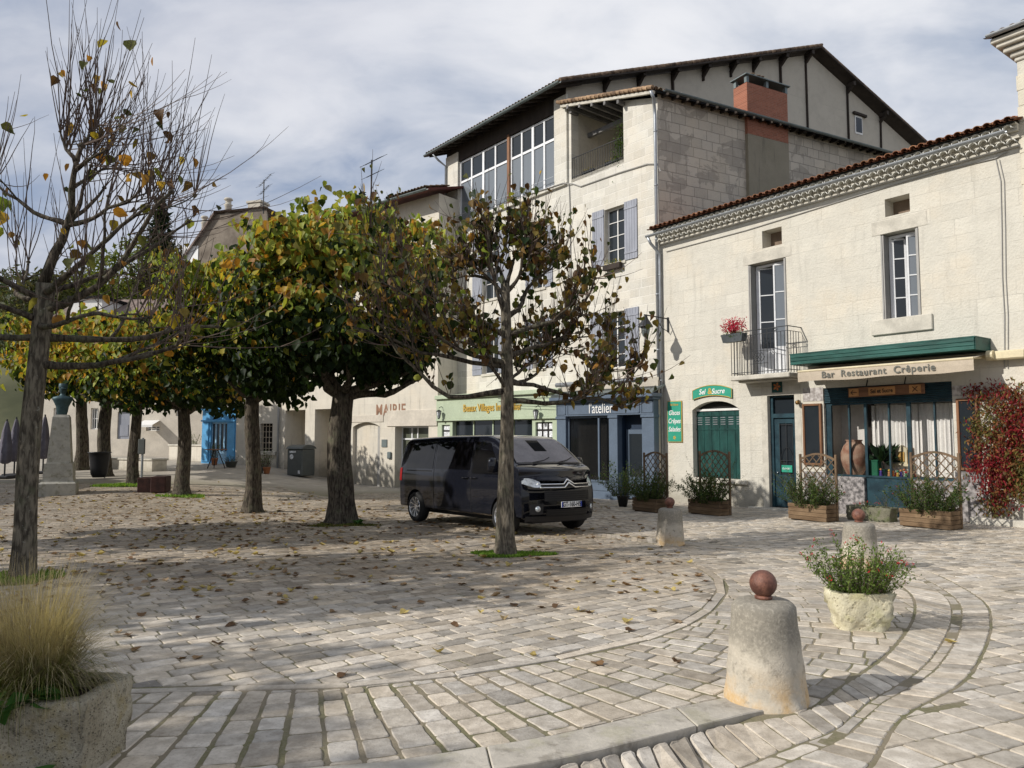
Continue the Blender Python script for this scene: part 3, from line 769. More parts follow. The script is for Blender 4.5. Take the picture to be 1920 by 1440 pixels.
def louvre_shutter(parent, x0, x1, z0, z1, y, mat='grey_shutter', bars=True):
    mb = MB(); n = max(3, int((x1-x0)/.11)); w_ = (x1-x0)/n
    for i in range(n): mb.box(x0+i*w_+.003, x0+(i+1)*w_-.003, y-.03, y, z0, z1, bev=.004)
    if bars:
        for z in (z0+.12*(z1-z0), z1-.12*(z1-z0)): mb.box(x0+.01, x1-.01, y-.048, y-.029, z-.035, z+.035)
    return mb.build('shutter', MATS[mat], parent)

# ------------------------------------------------------------------ restaurant
_d = ghit(1442, 954); H1 = Frame((_d.x, _d.y), .592, -.806)
xL = H1.hit(1240, 700)[0]; xR = H1.hit(1910, 160)[0]
zE = H1.hit(1240, 455)[1]; zE2 = H1.hit(1890, 262)[1]; zE = (zE+zE2)/2
h1 = empty('restaurant_building', (H1.o.x, H1.o.y, 0), H1.rz, 'cream limestone restaurant with green woodwork, balcony and red clay tiled eave', 'building')
r_v1 = H1.rect(1429, 429, 1466, 462); r_v2 = H1.rect(1659, 368, 1706, 402)
r_fd = H1.rect(1405, 489, 1476, 700); r_w2 = H1.rect(1653, 432, 1725, 596)
r_ar = H1.rect(1299, 752, 1387, 897); r_dr = H1.rect(1441, 741, 1492, 950); r_sh = H1.rect(1547, 721, 1790, 985)
z_ground = min(H1.g(xL), H1.g(xR))-.5
r_dr = (*r_dr[:2], H1.g(0)+.05, r_dr[3]); r_sh = (*r_sh[:2], z_ground, r_sh[3])
WT = zE-.02
holes = [(*r_v1, .45), (*r_v2, .45), (*r_fd, .42), (*r_w2, .42), (*r_ar, .32), (*r_dr, .30), (*r_sh, .22)]
mb = MB(); wallface(mb, xL, xR, z_ground, WT, holes)
# spandrels of the segmental arch
ax0, ax1, az0, az1 = r_ar; rise = .26
for k in range(12):
    def za(u): return az1-rise*(abs(2*u-1)**2.4)
    u0, u1 = k/12, (k+1)/12; X0, X1 = ax0+(ax1-ax0)*u0, ax0+(ax1-ax0)*u1
    mb.quad((X0, -.001, za(u0)), (X1, -.001, za(u1)), (X1, -.001, az1+.001), (X0, -.001, az1+.001)); mb.quad((X0, -.001, za(u0)), (X0, .32, za(u0)), (X1, .32, za(u1)), (X1, -.001, za(u1)))
DEP = 8.5
mb.quad((xL, 0, z_ground), (xL, 0, WT), (xL, DEP, WT), (xL, DEP, z_ground)); mb.quad((xR, 0, z_ground), (xR, DEP, z_ground), (xR, DEP, WT), (xR, 0, WT))
mb.quad((xL, DEP, z_ground), (xL, DEP, WT), (xR, DEP, WT), (xR, DEP, z_ground))
mb.build('wall', H1S, h1)
# smooth lintels, surrounds and sill blocks standing 8 mm proud
mb = MB()
def surround(r, wdt, top, proud=.008, sides=True):
    if sides:
        for (a, b) in ((r[0]-wdt, r[0]-.001), (r[1]+.001, r[1]+wdt)): mb.box(a, b, -proud, .02, r[2], r[3])
    mb.box(r[0]-wdt, r[1]+wdt, -proud, .02, r[3]+.001, r[3]+top, bev=.006)
surround(r_fd, .18, .34, sides=False); surround(r_w2, .22, .36, sides=False); surround(r_dr, .2, .28)
sr = H1.rect(1636, 594, 1750, 624); mb.box(sr[0], sr[1], -.07, .02, sr[2], sr[3]-.01, bev=.015)
sr = H1.rect(1380, 899, 1403, 911); mb.box(r_ar[0]-.1, sr[1], -.10, .05, r_ar[2]-.14, r_ar[2]-.005, bev=.015)
mb.box(r_dr[0]-.5, r_dr[1]+.3, -.35, .25, z_ground, H1.g(0)+.045, bev=.01)
k = H1.hit(1790, 975)[0]; mb.box(k+.45, xR+1, -.32, 0, z_ground, H1.g(k)+.17, bev=.02)
mb.each('stone_trim', MATS['cornice_stone'], h1)
# rooms behind the openings
mb = MB()
for r in (r_fd, r_w2, r_dr): mb.box(r[0]-.3, r[1]+.3, 1.9, 1.92, r[2]-.2, r[3]+.2)
mb.each('room_backing', MATS['room_dark'], h1)
mb = MB()
for r in (r_v1, r_v2): mb.box(r[0]-.02, r[1]+.02, .44, .46, r[2]-.02, r[3]+.02)
mb.each('vent_back', M('vent_brown', (.20, .15, .11), .9), h1)
# genoise cornice: courses of half tiles, each stepping out
mb = MB(); mb2 = MB(); L = xR-xL
for r_ in range(3):
    z = WT-.05+r_*.135; y1 = -.10*(r_+1)
    n = int(L/.215)
    for i in range(n):
        x = xL+.02+(i+.5*(r_ % 2)+.5)*.215
        if x > xR-.06: continue
        N = 6; vs = []
        for yy in (y1-.06, .02):
            for rad in (.098, .08):
                for q in range(N+1):
                    a = math.pi*q/N; vs.append((x+math.cos(a)*rad, yy, z+math.sin(a)*rad*.95))
        n1 = N+1
        mb.add(vs, [(q, q+1, 2*n1+q+1, 2*n1+q) for q in range(N)]+[(q+1, q, n1+q, n1+q+1) for q in range(N)]+[(n1+q+1, n1+q, 3*n1+q, 3*n1+q+1) for q in range(N)])
    mb2.box(xL, xR, y1-.02, .02, z+.088, z+.13)
    mb2.box(xL, xR, y1+.075, .02, z-.002, z+.09)
mb2.box(xL, xR, -.05, .02, WT-.15, WT-.052, bev=.01)
mb.build('cornice_tiles', MATS['white_tile'], h1); mb2.build('cornice', MATS['cornice_stone'], h1)
zT = WT-.05+3*.135
sl = math.radians(17)
canal_roof('roof_tiles', h1, (xL-.05, -.46, zT-.01), (1, 0, 0), (0, math.cos(sl), math.sin(sl)), int((L+.1)/.205), 5, .205, .38, seed=3)
mb = MB(); y2 = 5.0
mb.quad((xL, -.36, zT-.03), (xR, -.36, zT-.03), (xR, y2, zT+math.tan(sl)*(y2+.36)), (xL, y2, zT+math.tan(sl)*(y2+.36)))
mb.quad((xL, DEP, zT+.1), (xL, y2, zT+math.tan(sl)*(y2+.36)), (xR, y2, zT+math.tan(sl)*(y2+.36)), (xR, DEP, zT+.1))
mb.quad((xL, -.36, zT-.03), (xL, y2, zT+math.tan(sl)*(y2+.36)), (xL, DEP, zT+.1), (xL, DEP, WT-.3))
mb.quad((xL, -.46, zT-.03), (xL, 0, zT-.03), (xR, 0, zT-.03), (xR, -.46, zT-.03))
mb.build('roof', MATS['old_tile'], h1)
gutter('gutter', h1, [(xL-.12, -.52, WT+.14), (xR-.12, -.52, WT+.14)], .07)
# roof gable end seen against the taller house: nothing built there
# windows on the upper floor: folded shutters in the reveals, open casements
def open_window(r, rows, door=False):
    x0, x1, z0, z1 = r; W = x1-x0; mb = MB()
    mb.box(x0+.005, x0+.04, -.02, .24, z0+.02, z1-.03); mb.box(x0+.045, x0+.075, 0, .24, z0+.02, z1-.03)
    mb.box(x1-.045, x1-.005, -.03, .24, z0+.02, z1-.03); mb.box(x1-.085, x1-.05, .02, .24, z0+.02, z1-.03)
    mb.build('shutter', MATS['grey_paint'], h1)
    mb = MB(); f = .05
    mb.box(x0+.08, x0+.14, .26, .33, z0, z1-.03); mb.box(x1-.14, x1-.08, .26, .33, z0, z1-.03); mb.box(x0+.14, x1-.14, .26, .33, z1-.10, z1-.03)
    fr = mb.build('window_frame', MATS['pvc_white'], h1)
    cw = (W-.28)/2
    for side in (0, 1):
        e = empty('window', (0, 0, 0), 0); bpy.data.objects.remove(e)
        mb = MB(); g = MB(); ang = R(58 if side else 28)
        hx = x1-.14 if side else x0+.14; sg = -1 if side else 1
        def tr(u, dy=0): return (hx+sg*u*math.cos(ang), .30+u*math.sin(ang)*(1 if not side else -.15)+dy)
        if side: 
            def tr(u, dy=0): return (hx-u*.72, .30-u*.35+dy)
        zb = z0+.02; zt = z1-.12; pan = zb+.75 if door else zb+.05
        a0 = tr(0); a1 = tr(cw)
        for u in (0, cw-.05):
            p, q = tr(u), tr(u+.05); mb.add([(p[0], p[1]-.02, zb), (q[0], q[1]-.02, zb), (q[0], q[1]+.025, zb), (p[0], p[1]+.025, zb), (p[0], p[1]-.02, zt), (q[0], q[1]-.02, zt), (q[0], q[1]+.025, zt), (p[0], p[1]+.025, zt)], [(0, 3, 2, 1), (4, 5, 6, 7), (0, 1, 5, 4), (1, 2, 6, 5), (2, 3, 7, 6), (3, 0, 4, 7)])
        zz_ = [zb, *[pan+(zt-pan)*k_/rows for k_ in range(0 if door else 1, rows)], zt]
        for z in zz_:
            h_ = .028 if zb < z < zt else .05
            p, q = tr(.05), tr(cw-.05); mb.add([(p[0], p[1]-.015, z-h_/2), (q[0], q[1]-.015, z-h_/2), (q[0], q[1]+.02, z-h_/2), (p[0], p[1]+.02, z-h_/2), (p[0], p[1]-.015, z+h_/2), (q[0], q[1]-.015, z+h_/2), (q[0], q[1]+.02, z+h_/2), (p[0], p[1]+.02, z+h_/2)], [(0, 3, 2, 1), (4, 5, 6, 7), (0, 1, 5, 4), (1, 2, 6, 5), (2, 3, 7, 6), (3, 0, 4, 7)])
        if door:
            p, q = tr(.05), tr(cw-.05); mb.add([(p[0], p[1]-.008, zb), (q[0], q[1]-.008, zb), (q[0], q[1]+.01, zb), (p[0], p[1]+.01, zb), (p[0], p[1]-.008, pan), (q[0], q[1]-.008, pan), (q[0], q[1]+.01, pan), (p[0], p[1]+.01, pan)], [(0, 3, 2, 1), (4, 5, 6, 7), (0, 1, 5, 4), (1, 2, 6, 5), (2, 3, 7, 6), (3, 0, 4, 7)])
        o = mb.build('window', MATS['pvc_white'], h1)
        p, q = tr(.03), tr(cw-.03); g.quad((p[0], p[1]+.004, pan if door else zb+.02), (q[0], q[1]+.004, pan if door else zb+.02), (q[0], q[1]+.004, zt-.02), (p[0], p[1]+.004, zt-.02)); g.build('pane', GR if side else GL, o)
open_window(r_fd, 3, True); open_window(r_w2, 4)
# balcony
bs = H1.rect(1373, 699, 1480, 711, -.62); bx0, bx1 = bs[0], H1.hit(1480, 700, -.62)[0]; bz = H1.hit(1430, 702, -.62)[1]
mb = MB(); mb.box(bx0-.02, bx1+.04, -.70, .02, bz-.13, bz, bev=.02); mb.box(bx0+.1, bx1-.05, -.5, .02, bz-.19, bz-.132, bev=.03)
bal = mb.build('balcony', MATS['cornice_stone'], h1)
mb = MB(); zr = H1.hit(1430, 617, -.62)[1]; yb = -.64
def rail_side(ya, yb_, xa, xb):
    mb.bar((xa, ya, zr), (xb, yb_, zr), .035, .02); mb.bar((xa, ya, zr-.13), (xb, yb_, zr-.13), .014); mb.bar((xa, ya, bz+.09), (xb, yb_, bz+.09), .018)
rail_side(yb, yb, bx0, bx1); rail_side(yb, 0, bx0, bx0); rail_side(yb, 0, bx1, bx1)
n = 17; W = bx1-bx0
for i in range(n+1):
    x = bx0+W*i/n; mid = 6 <= i <= 11
    mb.bar((x, yb, bz+.02), (x, yb, zr-(.0 if i in (0, n) or i % 6 == 5 else .13)), .014)
for i in range(1, 5):
    for x in (bx0, bx1): mb.bar((x, yb+.64*i/5, bz+.02), (x, yb+.64*i/5, zr-.13), .013)
cx = (bx0+bx1)/2; cz = bz+.5
for s_ in (-.1, 0, .1):
    for a, b in (((-.1, 0), (0, .13)), ((0, .13), (.1, 0)), ((.1, 0), (0, -.13)), ((0, -.13), (-.1, 0))): mb.bar((cx+s_+a[0], yb-.012, cz+a[1]), (cx+s_+b[0], yb-.012, cz+b[1]), .012)
mb.bar((cx-.3, yb-.01, cz+.18), (cx+.3, yb-.01, cz+.18), .014); mb.bar((cx-.3, yb-.01, cz-.18), (cx+.3, yb-.01, cz-.18), .014)
for sx_ in (-1, 1):   # scrolls under the handrail
    for s2 in (-1, 1):
        pts = [(cx+W*.28+sx_*(.03+.055*(1-k/14))*math.cos(k*.55)+sx_*.02, yb, zr-.065+s2*.0+(.05*(1-k/16))*math.sin(k*.55)*s2) for k in range(14)]
        mb.tube(pts, .006, 4)
mb.build('railing', MATS['iron'], bal)
# shutter doors in the arched opening
mb = MB(); x0, x1, z0, z1 = r_ar; nn = 6; w_ = (x1-x0)/nn; zt = z1-.30
for i in range(nn): mb.box(x0+i*w_+.004, x0+(i+1)*w_-.004, .2, .235, z0, zt, bev=.006)
mb.box(x0, x1, .18, .21, zt-.16, zt-.13); mb.box(x0, x1, .185, .2, zt-.60, zt-.55)
sd = mb.build('shutter_door', MATS['teal'], h1)
mb = MB()
for i in range(nn):
    for s_ in range(4):
        z = zt-.20-s_*.07; mb.box(x0+i*w_+.06, x0+(i+1)*w_-.06, .188, .2, z-.02, z)
mb.build('louvre', MATS['zinc'], sd)
mb = MB(); mb.box(x0, x1, .16, .24, zt+.003, zt+.07); mb.build('lintel_board', MATS['white_paint'], h1)
mb = MB(); mb.box(x0, x1, .25, .27, zt+.07, z1); mb.build('transom', MATS['room_dark'], h1)
# front door
x0, x1, z0, z1 = r_dr; zt = z0+(z1-z0)*.80; mb = MB()
mb.box(x0, x0+.10, .12, .22, z0, z1); mb.box(x1-.06, x1, .12, .22, z0, z1); mb.box(x0+.1, x1-.06, .10, .22, zt, zt+.12); mb.box(x0+.1, x1-.06, .12, .22, z1-.06, z1)
mb.build('door_frame', MATS['teal_blue'], h1)
mb = MB(); a, b = x0+.10, x1-.06; mb.box(a, a+.18, .16, .21, z0+.02, zt, bev=.006); mb.box(b-.12, b, .16, .21, z0+.02, zt, bev=.006)
mb.box(a+.18, b-.12, .16, .21, z0+.02, z0+.95); mb.box(a+.18, b-.12, .16, .21, zt-.16, zt); mb.box(a+.25, b-.19, .14, .165, z0+.2, z0+.8, bev=.012)
dr = mb.build('door', MATS['teal_blue'], h1)
mb = MB(); mb.quad((a+.18, .19, z0+.95), (b-.12, .19, z0+.95), (b-.12, .19, zt-.16), (a+.18, .19, zt-.16)); mb.build('pane', GL, dr)
mb = MB(); gx0, gx1 = a+.18, b-.12
for fx in (0, .5, 1): mb.bar((gx0+(gx1-gx0)*fx, .15, z0+.95), (gx0+(gx1-gx0)*fx, .15, zt-.16), .014)
for s_ in (-1, 1):
    mb.tube([((gx0+gx1)/2+s_*(gx1-gx0)*.45*math.cos(q), .15, z0+1.35+.38*math.sin(q)) for q in [k_*math.pi/8-math.pi/2 for k_ in range(9)]], .008, 4)
for z in (z0+.97, z0+1.35, zt-.2): mb.bar((gx0, .15, z), (gx1, .15, z), .014)
mb.build('grille', MATS['iron'], dr)
mb = MB(); mb.box(gx0+.05, gx1-.03, .13, .14, z0+1.02, z0+1.22); nt = mb.build('notice', MATS['sign_green'], dr)
text('lettering', 'OUVERT', .07, MATS['letter_white'], dr, ((gx0+gx1)/2, .125, z0+1.12), ext=.001)
mb = MB(); mb.quad((x0+.1, .2, zt+.12), (x1-.06, .2, zt+.12), (x1-.06, .2, z1-.06), (x0+.1, .2, z1-.06)); mb.build('fanlight', GL, h1)
mb = MB(); mb.lathe([(.0, 0), (.022, .0), (.03, .02), (.022, .045), (0, .05)], 10); o = mb.build('door_knob', MATS['chrome'], dr, True, loc=(a+.09, .16, z0+1.0)); o.rotation_euler = (R(90), 0, 0)
# shopfront
x0, x1, z0, z1 = r_sh; W = x1-x0
zgt = H1.rect(1560, 752, 1780, 893, .12)[3]; zgb = H1.rect(1560, 752, 1780, 893, .12)[2]
mb = MB()
n = 9
for i in range(n):  # rolled shutter housing of narrow slats
    zz1 = z1-(z1-zgt)*i/n; zz0 = z1-(z1-zgt)*(i+1)/n; mb.box(x0, x1, .03+.012*(i % 2), .2, zz0+.004, zz1-.002, bev=.006)
mb.build('shutter_housing', MATS['teal_blue'], h1)
mb = MB(); px_m = [1547, 1558, 1594, 1625, 1669, 1706, 1755, 1790]; xm = [H1.hit(p, 830, .12)[0] for p in px_m]; xm[0] = x0; xm[-1] = x1
for i, x in enumerate(xm):
    w2 = (.06, .05, .02, .035, .02, .05, .02, .05)[i]; mb.box(max(x0, x-w2), min(x1, x+w2), .09, .16, zgb, zgt)
mb.box(x0, x1, .085, .165, zgt-.06, zgt-.002); mb.box(x0, x1, .07, .165, zgb-.05, zgb)
sf = mb.build('shop_window', MATS['teal_blue'], h1)
mb = MB(); mb.quad((x0, .125, zgb), (x1, .125, zgb), (x1, .125, zgt), (x0, .125, zgt)); mb.build('pane', GT, sf)
mb = MB(); mb.box(x0, xm[3]-.04, .0, .16, z0, zgb-.052); mb.box(xm[5]+.05, x1, .0, .16, z0, zgb-.052)
kx = H1.hit(1850, 940)[0]; mb.box(x1+.003, kx, -.03, 0, z0, H1.hit(1820, 884)[1]); kx0 = H1.hit(1500, 940)[0]; mb.box(max(r_dr[1]+.25, kx0), x0-.003, -.03, 0, z0, H1.hit(1520, 884)[1])
mb.each('marble_base', MATS['marble'], h1)
mb = MB(); mb.box(xm[3]-.035, xm[5]+.045, .10, .16, z0, zgb-.052); mb.box(xm[3]+.08, xm[5]-.08, .085, .10, H1.g(xm[3])+.15, zgb-.15, bev=.008); mb.build('lower_panel', MATS['teal_blue'], h1)
mb = MB(); ml = H1.rect(1506, 727, 1544, 752); mb.box(ml[0], x0-.003, -.012, 0, ml[2], ml[3]); mr = H1.rect(1793, 722, 1838, 742); mb.box(x1+.003, mr[1], -.012, 0, mr[2], mr[3])
mb.each('marble_capital', MATS['marble_light'], h1)
# menu cases left and right of the window
for r in (H1.rect(1508, 757, 1543, 872), H1.rect(1797, 747, 1838, 882)):
    mb = MB(); f = .06; y_ = -.06
    mb.box(r[0], r[0]+f, y_-.02, 0, r[2], r[3], bev=.008); mb.box(r[1]-f, r[1], y_-.02, 0, r[2], r[3], bev=.008); mb.box(r[0]+f, r[1]-f, y_-.02, 0, r[3]-f, r[3], bev=.008); mb.box(r[0]+f, r[1]-f, y_-.02, 0, r[2], r[2]+f, bev=.008); mb.box(r[0]+.02, r[1]-.02, -.015, -.005, r[2]+.02, r[3]-.02)
    o = mb.build('menu_case', MATS['wood_frame'], h1); mb = MB(); mb.quad((r[0]+f, y_+.01, r[2]+f), (r[1]-f, y_+.01, r[2]+f), (r[1]-f, y_+.01, r[3]-f), (r[0]+f, y_+.01, r[3]-f)); mb.build('pane', GL, o)
# shop interior
mb = MB(); mb.box(x0-.05, x1+.05, .95, .97, zgb-.3, zgt+.2); mb.box(x0-.06, x0-.04, .17, 1.3, zgb-.3, zgt+.2); mb.box(x1+.04, x1+.06, .17, 1.3, zgb-.3, zgt+.2)
mb.box(x0-.05, x1+.05, .17, 1.3, zgt+.03, zgt+.06); mb.box(x0-.05, x1+.05, .165, 1.3, zgb-.1, zgb-.06); mb.build('interior', MATS['interior_wall'], h1)
mb = MB(); mb.box(xm[2]+.1, xm[2]+.26, .88, .945, zgb, zgt); mb.build('interior_post', MATS['dark_wood'], h1)
def curtain(xa, xb, y, za, zb, seed):
    rg = random.Random(seed); mb = MB(); n = int((xb-xa)/.012); vs = []
    for i in range(n+1):
        x = xa+(xb-xa)*i/n; yy = y+.028*math.sin(i*.55+math.sin(i*.13)*1.5)+.01*math.sin(i*1.3)
        for z in (za, (za+zb)/2, zb): vs.append((x, yy, z))
    mb.add(vs, [(i*3+j, i*3+3+j, i*3+4+j, i*3+1+j) for i in range(n) for j in range(2)]); return mb
for a, b, s_ in ((xm[3]+.02, xm[5]-.02, 1), (xm[5]+.01, x1-.02, 2), (xm[2]+.34, xm[3]-.01, 5)):
    curtain(a, b, .62, zgb, zgt-.08, s_).build('curtain', MATS['curtain'], h1, True)
# cable and pipe fixings on the wall
mb = MB(); c = [H1.hit(*p) for p in ((1868, 300), (1877, 340), (1879, 430), (1880, 520), (1884, 590), (1884, 690))]
mb.tube([(x, -.02, z) for x, z in c], .011, 5); mb.tube([(x+.07, -.02, z-.02) for x, z in c], .009, 5)
c = [H1.hit(*p) for p in ((1250, 472), (1400, 432), (1600, 370), (1760, 322), (1868, 297), (1890, 285))]
mb.tube([(x, -.03, z) for x, z in c], .013, 5)
mb.build('cable', MATS['grey_paint'], h1)
# things fixed to the restaurant
def wall_thing(name, label, cat, F, x, z, y=0, group=None):
    p = F.pt(x, y, z); return empty(name, p, F.rz, label, cat, group)
# awning board and canvas
ab = H1.rect(1483, 0, 1828, 0, -.80); ax0 = H1.hit(1483, 675, -.80)[0]; ax1 = H1.hit(1828, 645, -.80)[0]
z_t = (H1.hit(1483, 666, -.8)[1]+H1.hit(1828, 632, -.8)[1])/2; z_b = (H1.hit(1483, 684, -.8)[1]+H1.hit(1828, 656, -.8)[1])/2
aw = wall_thing('awning', 'beige canvas awning under a green board canopy lettered Bar Restaurant Crêperie', 'awning', H1, (ax0+ax1)/2, z_b)
hw = (ax1-ax0)/2; zh = z_t-z_b
mb = MB()
for i in range(3): mb.box(-hw, hw, -.83-.004*i, -.80, zh*i/3+.003, zh*(i+1)/3-.003, bev=.006)
for s_ in (-1, 1): mb.box(s_*hw-.015, s_*hw+.015, -.80, -.01, 0, zh)
mb.box(-hw-.02, hw+.02, -.84, -.005, zh, zh+.03); mb.box(-hw, hw, -.79, -.01, .0, .02)
mb.build('canopy_board', MATS['teal_light'], aw)
mb = MB(); cx0 = H1.hit(1497, 695, -.95)[0]-(ax0+ax1)/2; cx1 = H1.hit(1826, 665, -.95)[0]-(ax0+ax1)/2
zc0 = H1.hit(1660, 684, -.98)[1]-z_b; zc1 = H1.hit(1660, 706, -.98)[1]-z_b
n = 30; vs = []
for i in range(n+1):
    x = cx0+(cx1-cx0)*i/n; d = .012*math.sin(i*1.1); xs_ = x+(.0)
    for (y, z) in ((-.15, -.06), (-.55, (-.06+zc0)/2+.01), (-.98, zc0), (-.99+d*.5, (zc0+zc1)/2), (-.985+d, zc1+.015*math.sin(i*.45))): vs.append((xs_, y, z))
mb.add(vs, [(i*5+j, i*5+5+j, i*5+6+j, i*5+1+j) for i in range(n) for j in range(4)])
cv = mb.build('canvas', MATS['canvas'], aw)
text('lettering', 'Bar  Restaurant  Crêperie', .235, MATS['canvas_letter'], aw, ((cx0+cx1)/2-.05, -1.01, (zc0+zc1)/2+.0), ext=.002, off=.004, sp=1.12)
mb = MB(); mb.tube([(cx0, -.97, zc0), (cx1, -.97, zc0)], .03, 8); mb.box(cx1-.05, cx1+.75, -.28, -.02, -.22, -.02, bev=.03); mb.tube([(cx1+.02, -.3, -.1), (cx1+.15, -.3, -.1)], .1, 12); mb.bar((cx1-.1, -.2, -.14), (cx1-.1, -.95, zc0), .04); mb.bar((cx0+.1, -.2, -.14), (cx0+.1, -.95, zc0), .04); mb.box(cx0, cx1-.05, -.14, -.02, -.16, -.04)
mb.build('awning_arm', MATS['cream_metal'], aw)
# signs
x, z = H1.hit(1336, 735); W = H1.hit(1373, 733)[0]-H1.hit(1300, 737)[0]
sg = wall_thing('shop_sign', 'small green arched sign lettered Sel & Sucre above the shuttered arch', 'sign', H1, x, z)
pts = []; hh = .21
for k in range(17): u = k/16; pts.append((-W/2+W*u, hh-.14*(2*u-1)**2))
for k in range(17): u = 1-k/16; pts.append((-W/2+W*u, -hh+.10-.11*(2*u-1)**2+.0))
mb = MB(); mb.prism(pts, -.05, -.01); mb.build('sign_board', MATS['sign_green'], sg)
mb = MB(); e = [(p[0], -.052, p[1]) for p in pts]+[(pts[0][0], -.052, pts[0][1])]; mb.tube(e, .012, 4); mb.build('sign_edge', MATS['gold'], sg)
text('lettering', 'Sel    Sucre', .23, MATS['letter_white'], sg, (0, -.055, .01), shear=.25, ext=.004, off=.003, sx=.95)
text('ampersand', '&', .26, MATS['gold'], sg, (-.06, -.055, .02), ext=.004, off=.006)
x0_, x1_, z0_, z1_ = H1.rect(1253, 752, 1280, 829)
vs_ = wall_thing('wall_sign', 'tall narrow green sign listing Glaces Crêpes Salades beside the drainpipe', 'sign', H1, (x0_+x1_)/2, (z0_+z1_)/2); w_, h_ = (x1_-x0_)/2, (z1_-z0_)/2
mb = MB(); mb.box(-w_+.02, w_-.02, -.05, -.01, -h_+.02, h_-.02); mb.build('sign_board', MATS['sign_green'], vs_)
mb = MB(); mb.box(-w_, w_, -.04, -.012, -h_, -h_+.02); mb.box(-w_, w_, -.04, -.012, h_-.02, h_); mb.box(-w_, -w_+.02, -.04, -.012, -h_+.02, h_-.02); mb.box(w_-.02, w_, -.04, -.012, -h_+.02, h_-.02); mb.build('sign_edge', MATS['gold'], vs_)
for tx, zz_, sz in (('Sel & Sucre', .82, .085), ('Glaces', .42, .20), ('Crêpes', .02, .20), ('Salades', -.38, .20)): text('lettering', tx, sz*1.12, MATS['letter_white' if sz > .1 else 'gold'], vs_, (0, -.055, zz_*h_), shear=.25, ext=.003, off=.002, sx=.8)
mb = MB()
for q in range(5): a = q*2*math.pi/5; mb.add([(0, -.055, -h_*.78), (.05*math.cos(a-.5), -.055, -h_*.78+.05*math.sin(a-.5)), (.07*math.cos(a), -.055, -h_*.78+.07*math.sin(a)), (.05*math.cos(a+.5), -.055, -h_*.78+.05*math.sin(a+.5))], [(0, 1, 2, 3)])
mb.build('emblem', MATS['gold'], vs_)
x0_, x1_, z0_, z1_ = H1.rect(1448, 714, 1467, 736)
tl = wall_thing('wall_plaque', 'small dark green square plaque with orange flower under the balcony', 'plaque', H1, (x0_+x1_)/2, (z0_+z1_)/2); w_ = (x1_-x0_)/2; h_ = (z1_-z0_)/2
mb = MB(); mb.box(-w_, w_, -.03, -.01, -h_, h_); mb.build('plaque_board', MATS['teal'], tl)
mb = MB()
for q in range(5): a = q*2*math.pi/5; mb.add([(0, -.033, 0), (.09*math.cos(a-.4), -.033, .09*math.sin(a-.4)), (.13*math.cos(a), -.033, .13*math.sin(a)), (.09*math.cos(a+.4), -.033, .09*math.sin(a+.4))], [(0, 1, 2, 3)])
mb.build('flower_motif', M('motif_orange', (.5, .16, .05)), tl)
x0_, x1_, z0_, z1_ = H1.rect(1590, 721, 1734, 744, -.10)
ws = wall_thing('direction_sign', 'weathered wooden plank sign with arrow lettered Sel et Sucre over the shop window', 'sign', H1, (x0_+x1_)/2, (z0_+z1_)/2, -.08); w_ = (x1_-x0_)/2
ws.rotation_euler = (0, R(-.6), H1.rz)
mb = MB(); mb.box(-w_, w_, -.03, 0, -.125, .125, bev=.008); mb.build('plank', M('plank_wood', (.20, .10, .055), .8, .3, 4, .4, 40, stretch=(.2, 1, 2)), ws)
mb = MB(); mb.box(-w_+.04, -w_+.30, -.045, -.03, -.10, .10); mb.box(-w_+.56, -w_+1.24, -.045, -.03, -.10, .10); mb.box(w_-.36, w_-.08, -.045, -.03, -.10, .10); mb.each('name_panel', M('plank_light', (.50, .25, .10), .7, .15, 5, .2), ws)
text('lettering', 'Sel et Sucre', .14, MATS['dark_wood'], ws, (-w_+.90, -.048, 0), ext=.003, off=.003, sx=.85)
mb = MB(); cx = -w_+.17
mb.bar((cx-.08, -.049, 0), (cx+.08, -.049, 0), .012); mb.bar((cx-.08, -.049, 0), (cx-.02, -.049, .055), .012); mb.bar((cx-.08, -.049, 0), (cx-.02, -.049, -.055), .012)
cx = w_-.22; mb.bar((cx-.06, -.049, -.06), (cx+.06, -.049, .06), .014); mb.bar((cx-.06, -.049, .06), (cx+.06, -.049, -.06), .014); mb.build('arrow_and_cutlery', MATS['dark_wood'], ws)
mb = MB(); mb.bar((-w_*.5, -.01, .12), (-w_*.5, .1, .35), .02); mb.bar((w_*.5, -.01, .12), (w_*.5, .1, .35), .02); mb.build('bracket', MATS['iron'], ws)
# small wall lamp by the door
x, z = H1.hit(1500, 755); wl = wall_thing('door_lamp', 'small round brass door lamp beside the dark green entrance', 'lamp', H1, x, z)
mb = MB(); mb.lathe([(0, -.06), (.05, -.05), (.07, 0), (.05, .05), (0, .06)], 12, (0, -.12, 0)); mb.tube([(0, 0, .05), (0, -.08, .07), (0, -.12, .05)], .012, 6); mb.build('lamp_body', M('brass', (.22, .13, .05), .4, metal=.7), wl, True)
# downpipes at the house corner
mb = MB(); x = xL+.06
gz = H1.g(xL)
mb.tube([(xL-.05, -.52, WT+.08), (xL-.02, -.42, WT-.12), (x+.02, -.10, WT-.45), (x+.02, -.09, WT-.7), (x+.02, -.09, gz)], .05, 10)
for z in (WT-1.2, WT-3, WT-4.8): mb.tube([(x+.02, -.09, z), (x+.02, -.09, z+.05)], .058, 10)
mb.build('drainpipe', MATS['zinc'], h1, True)
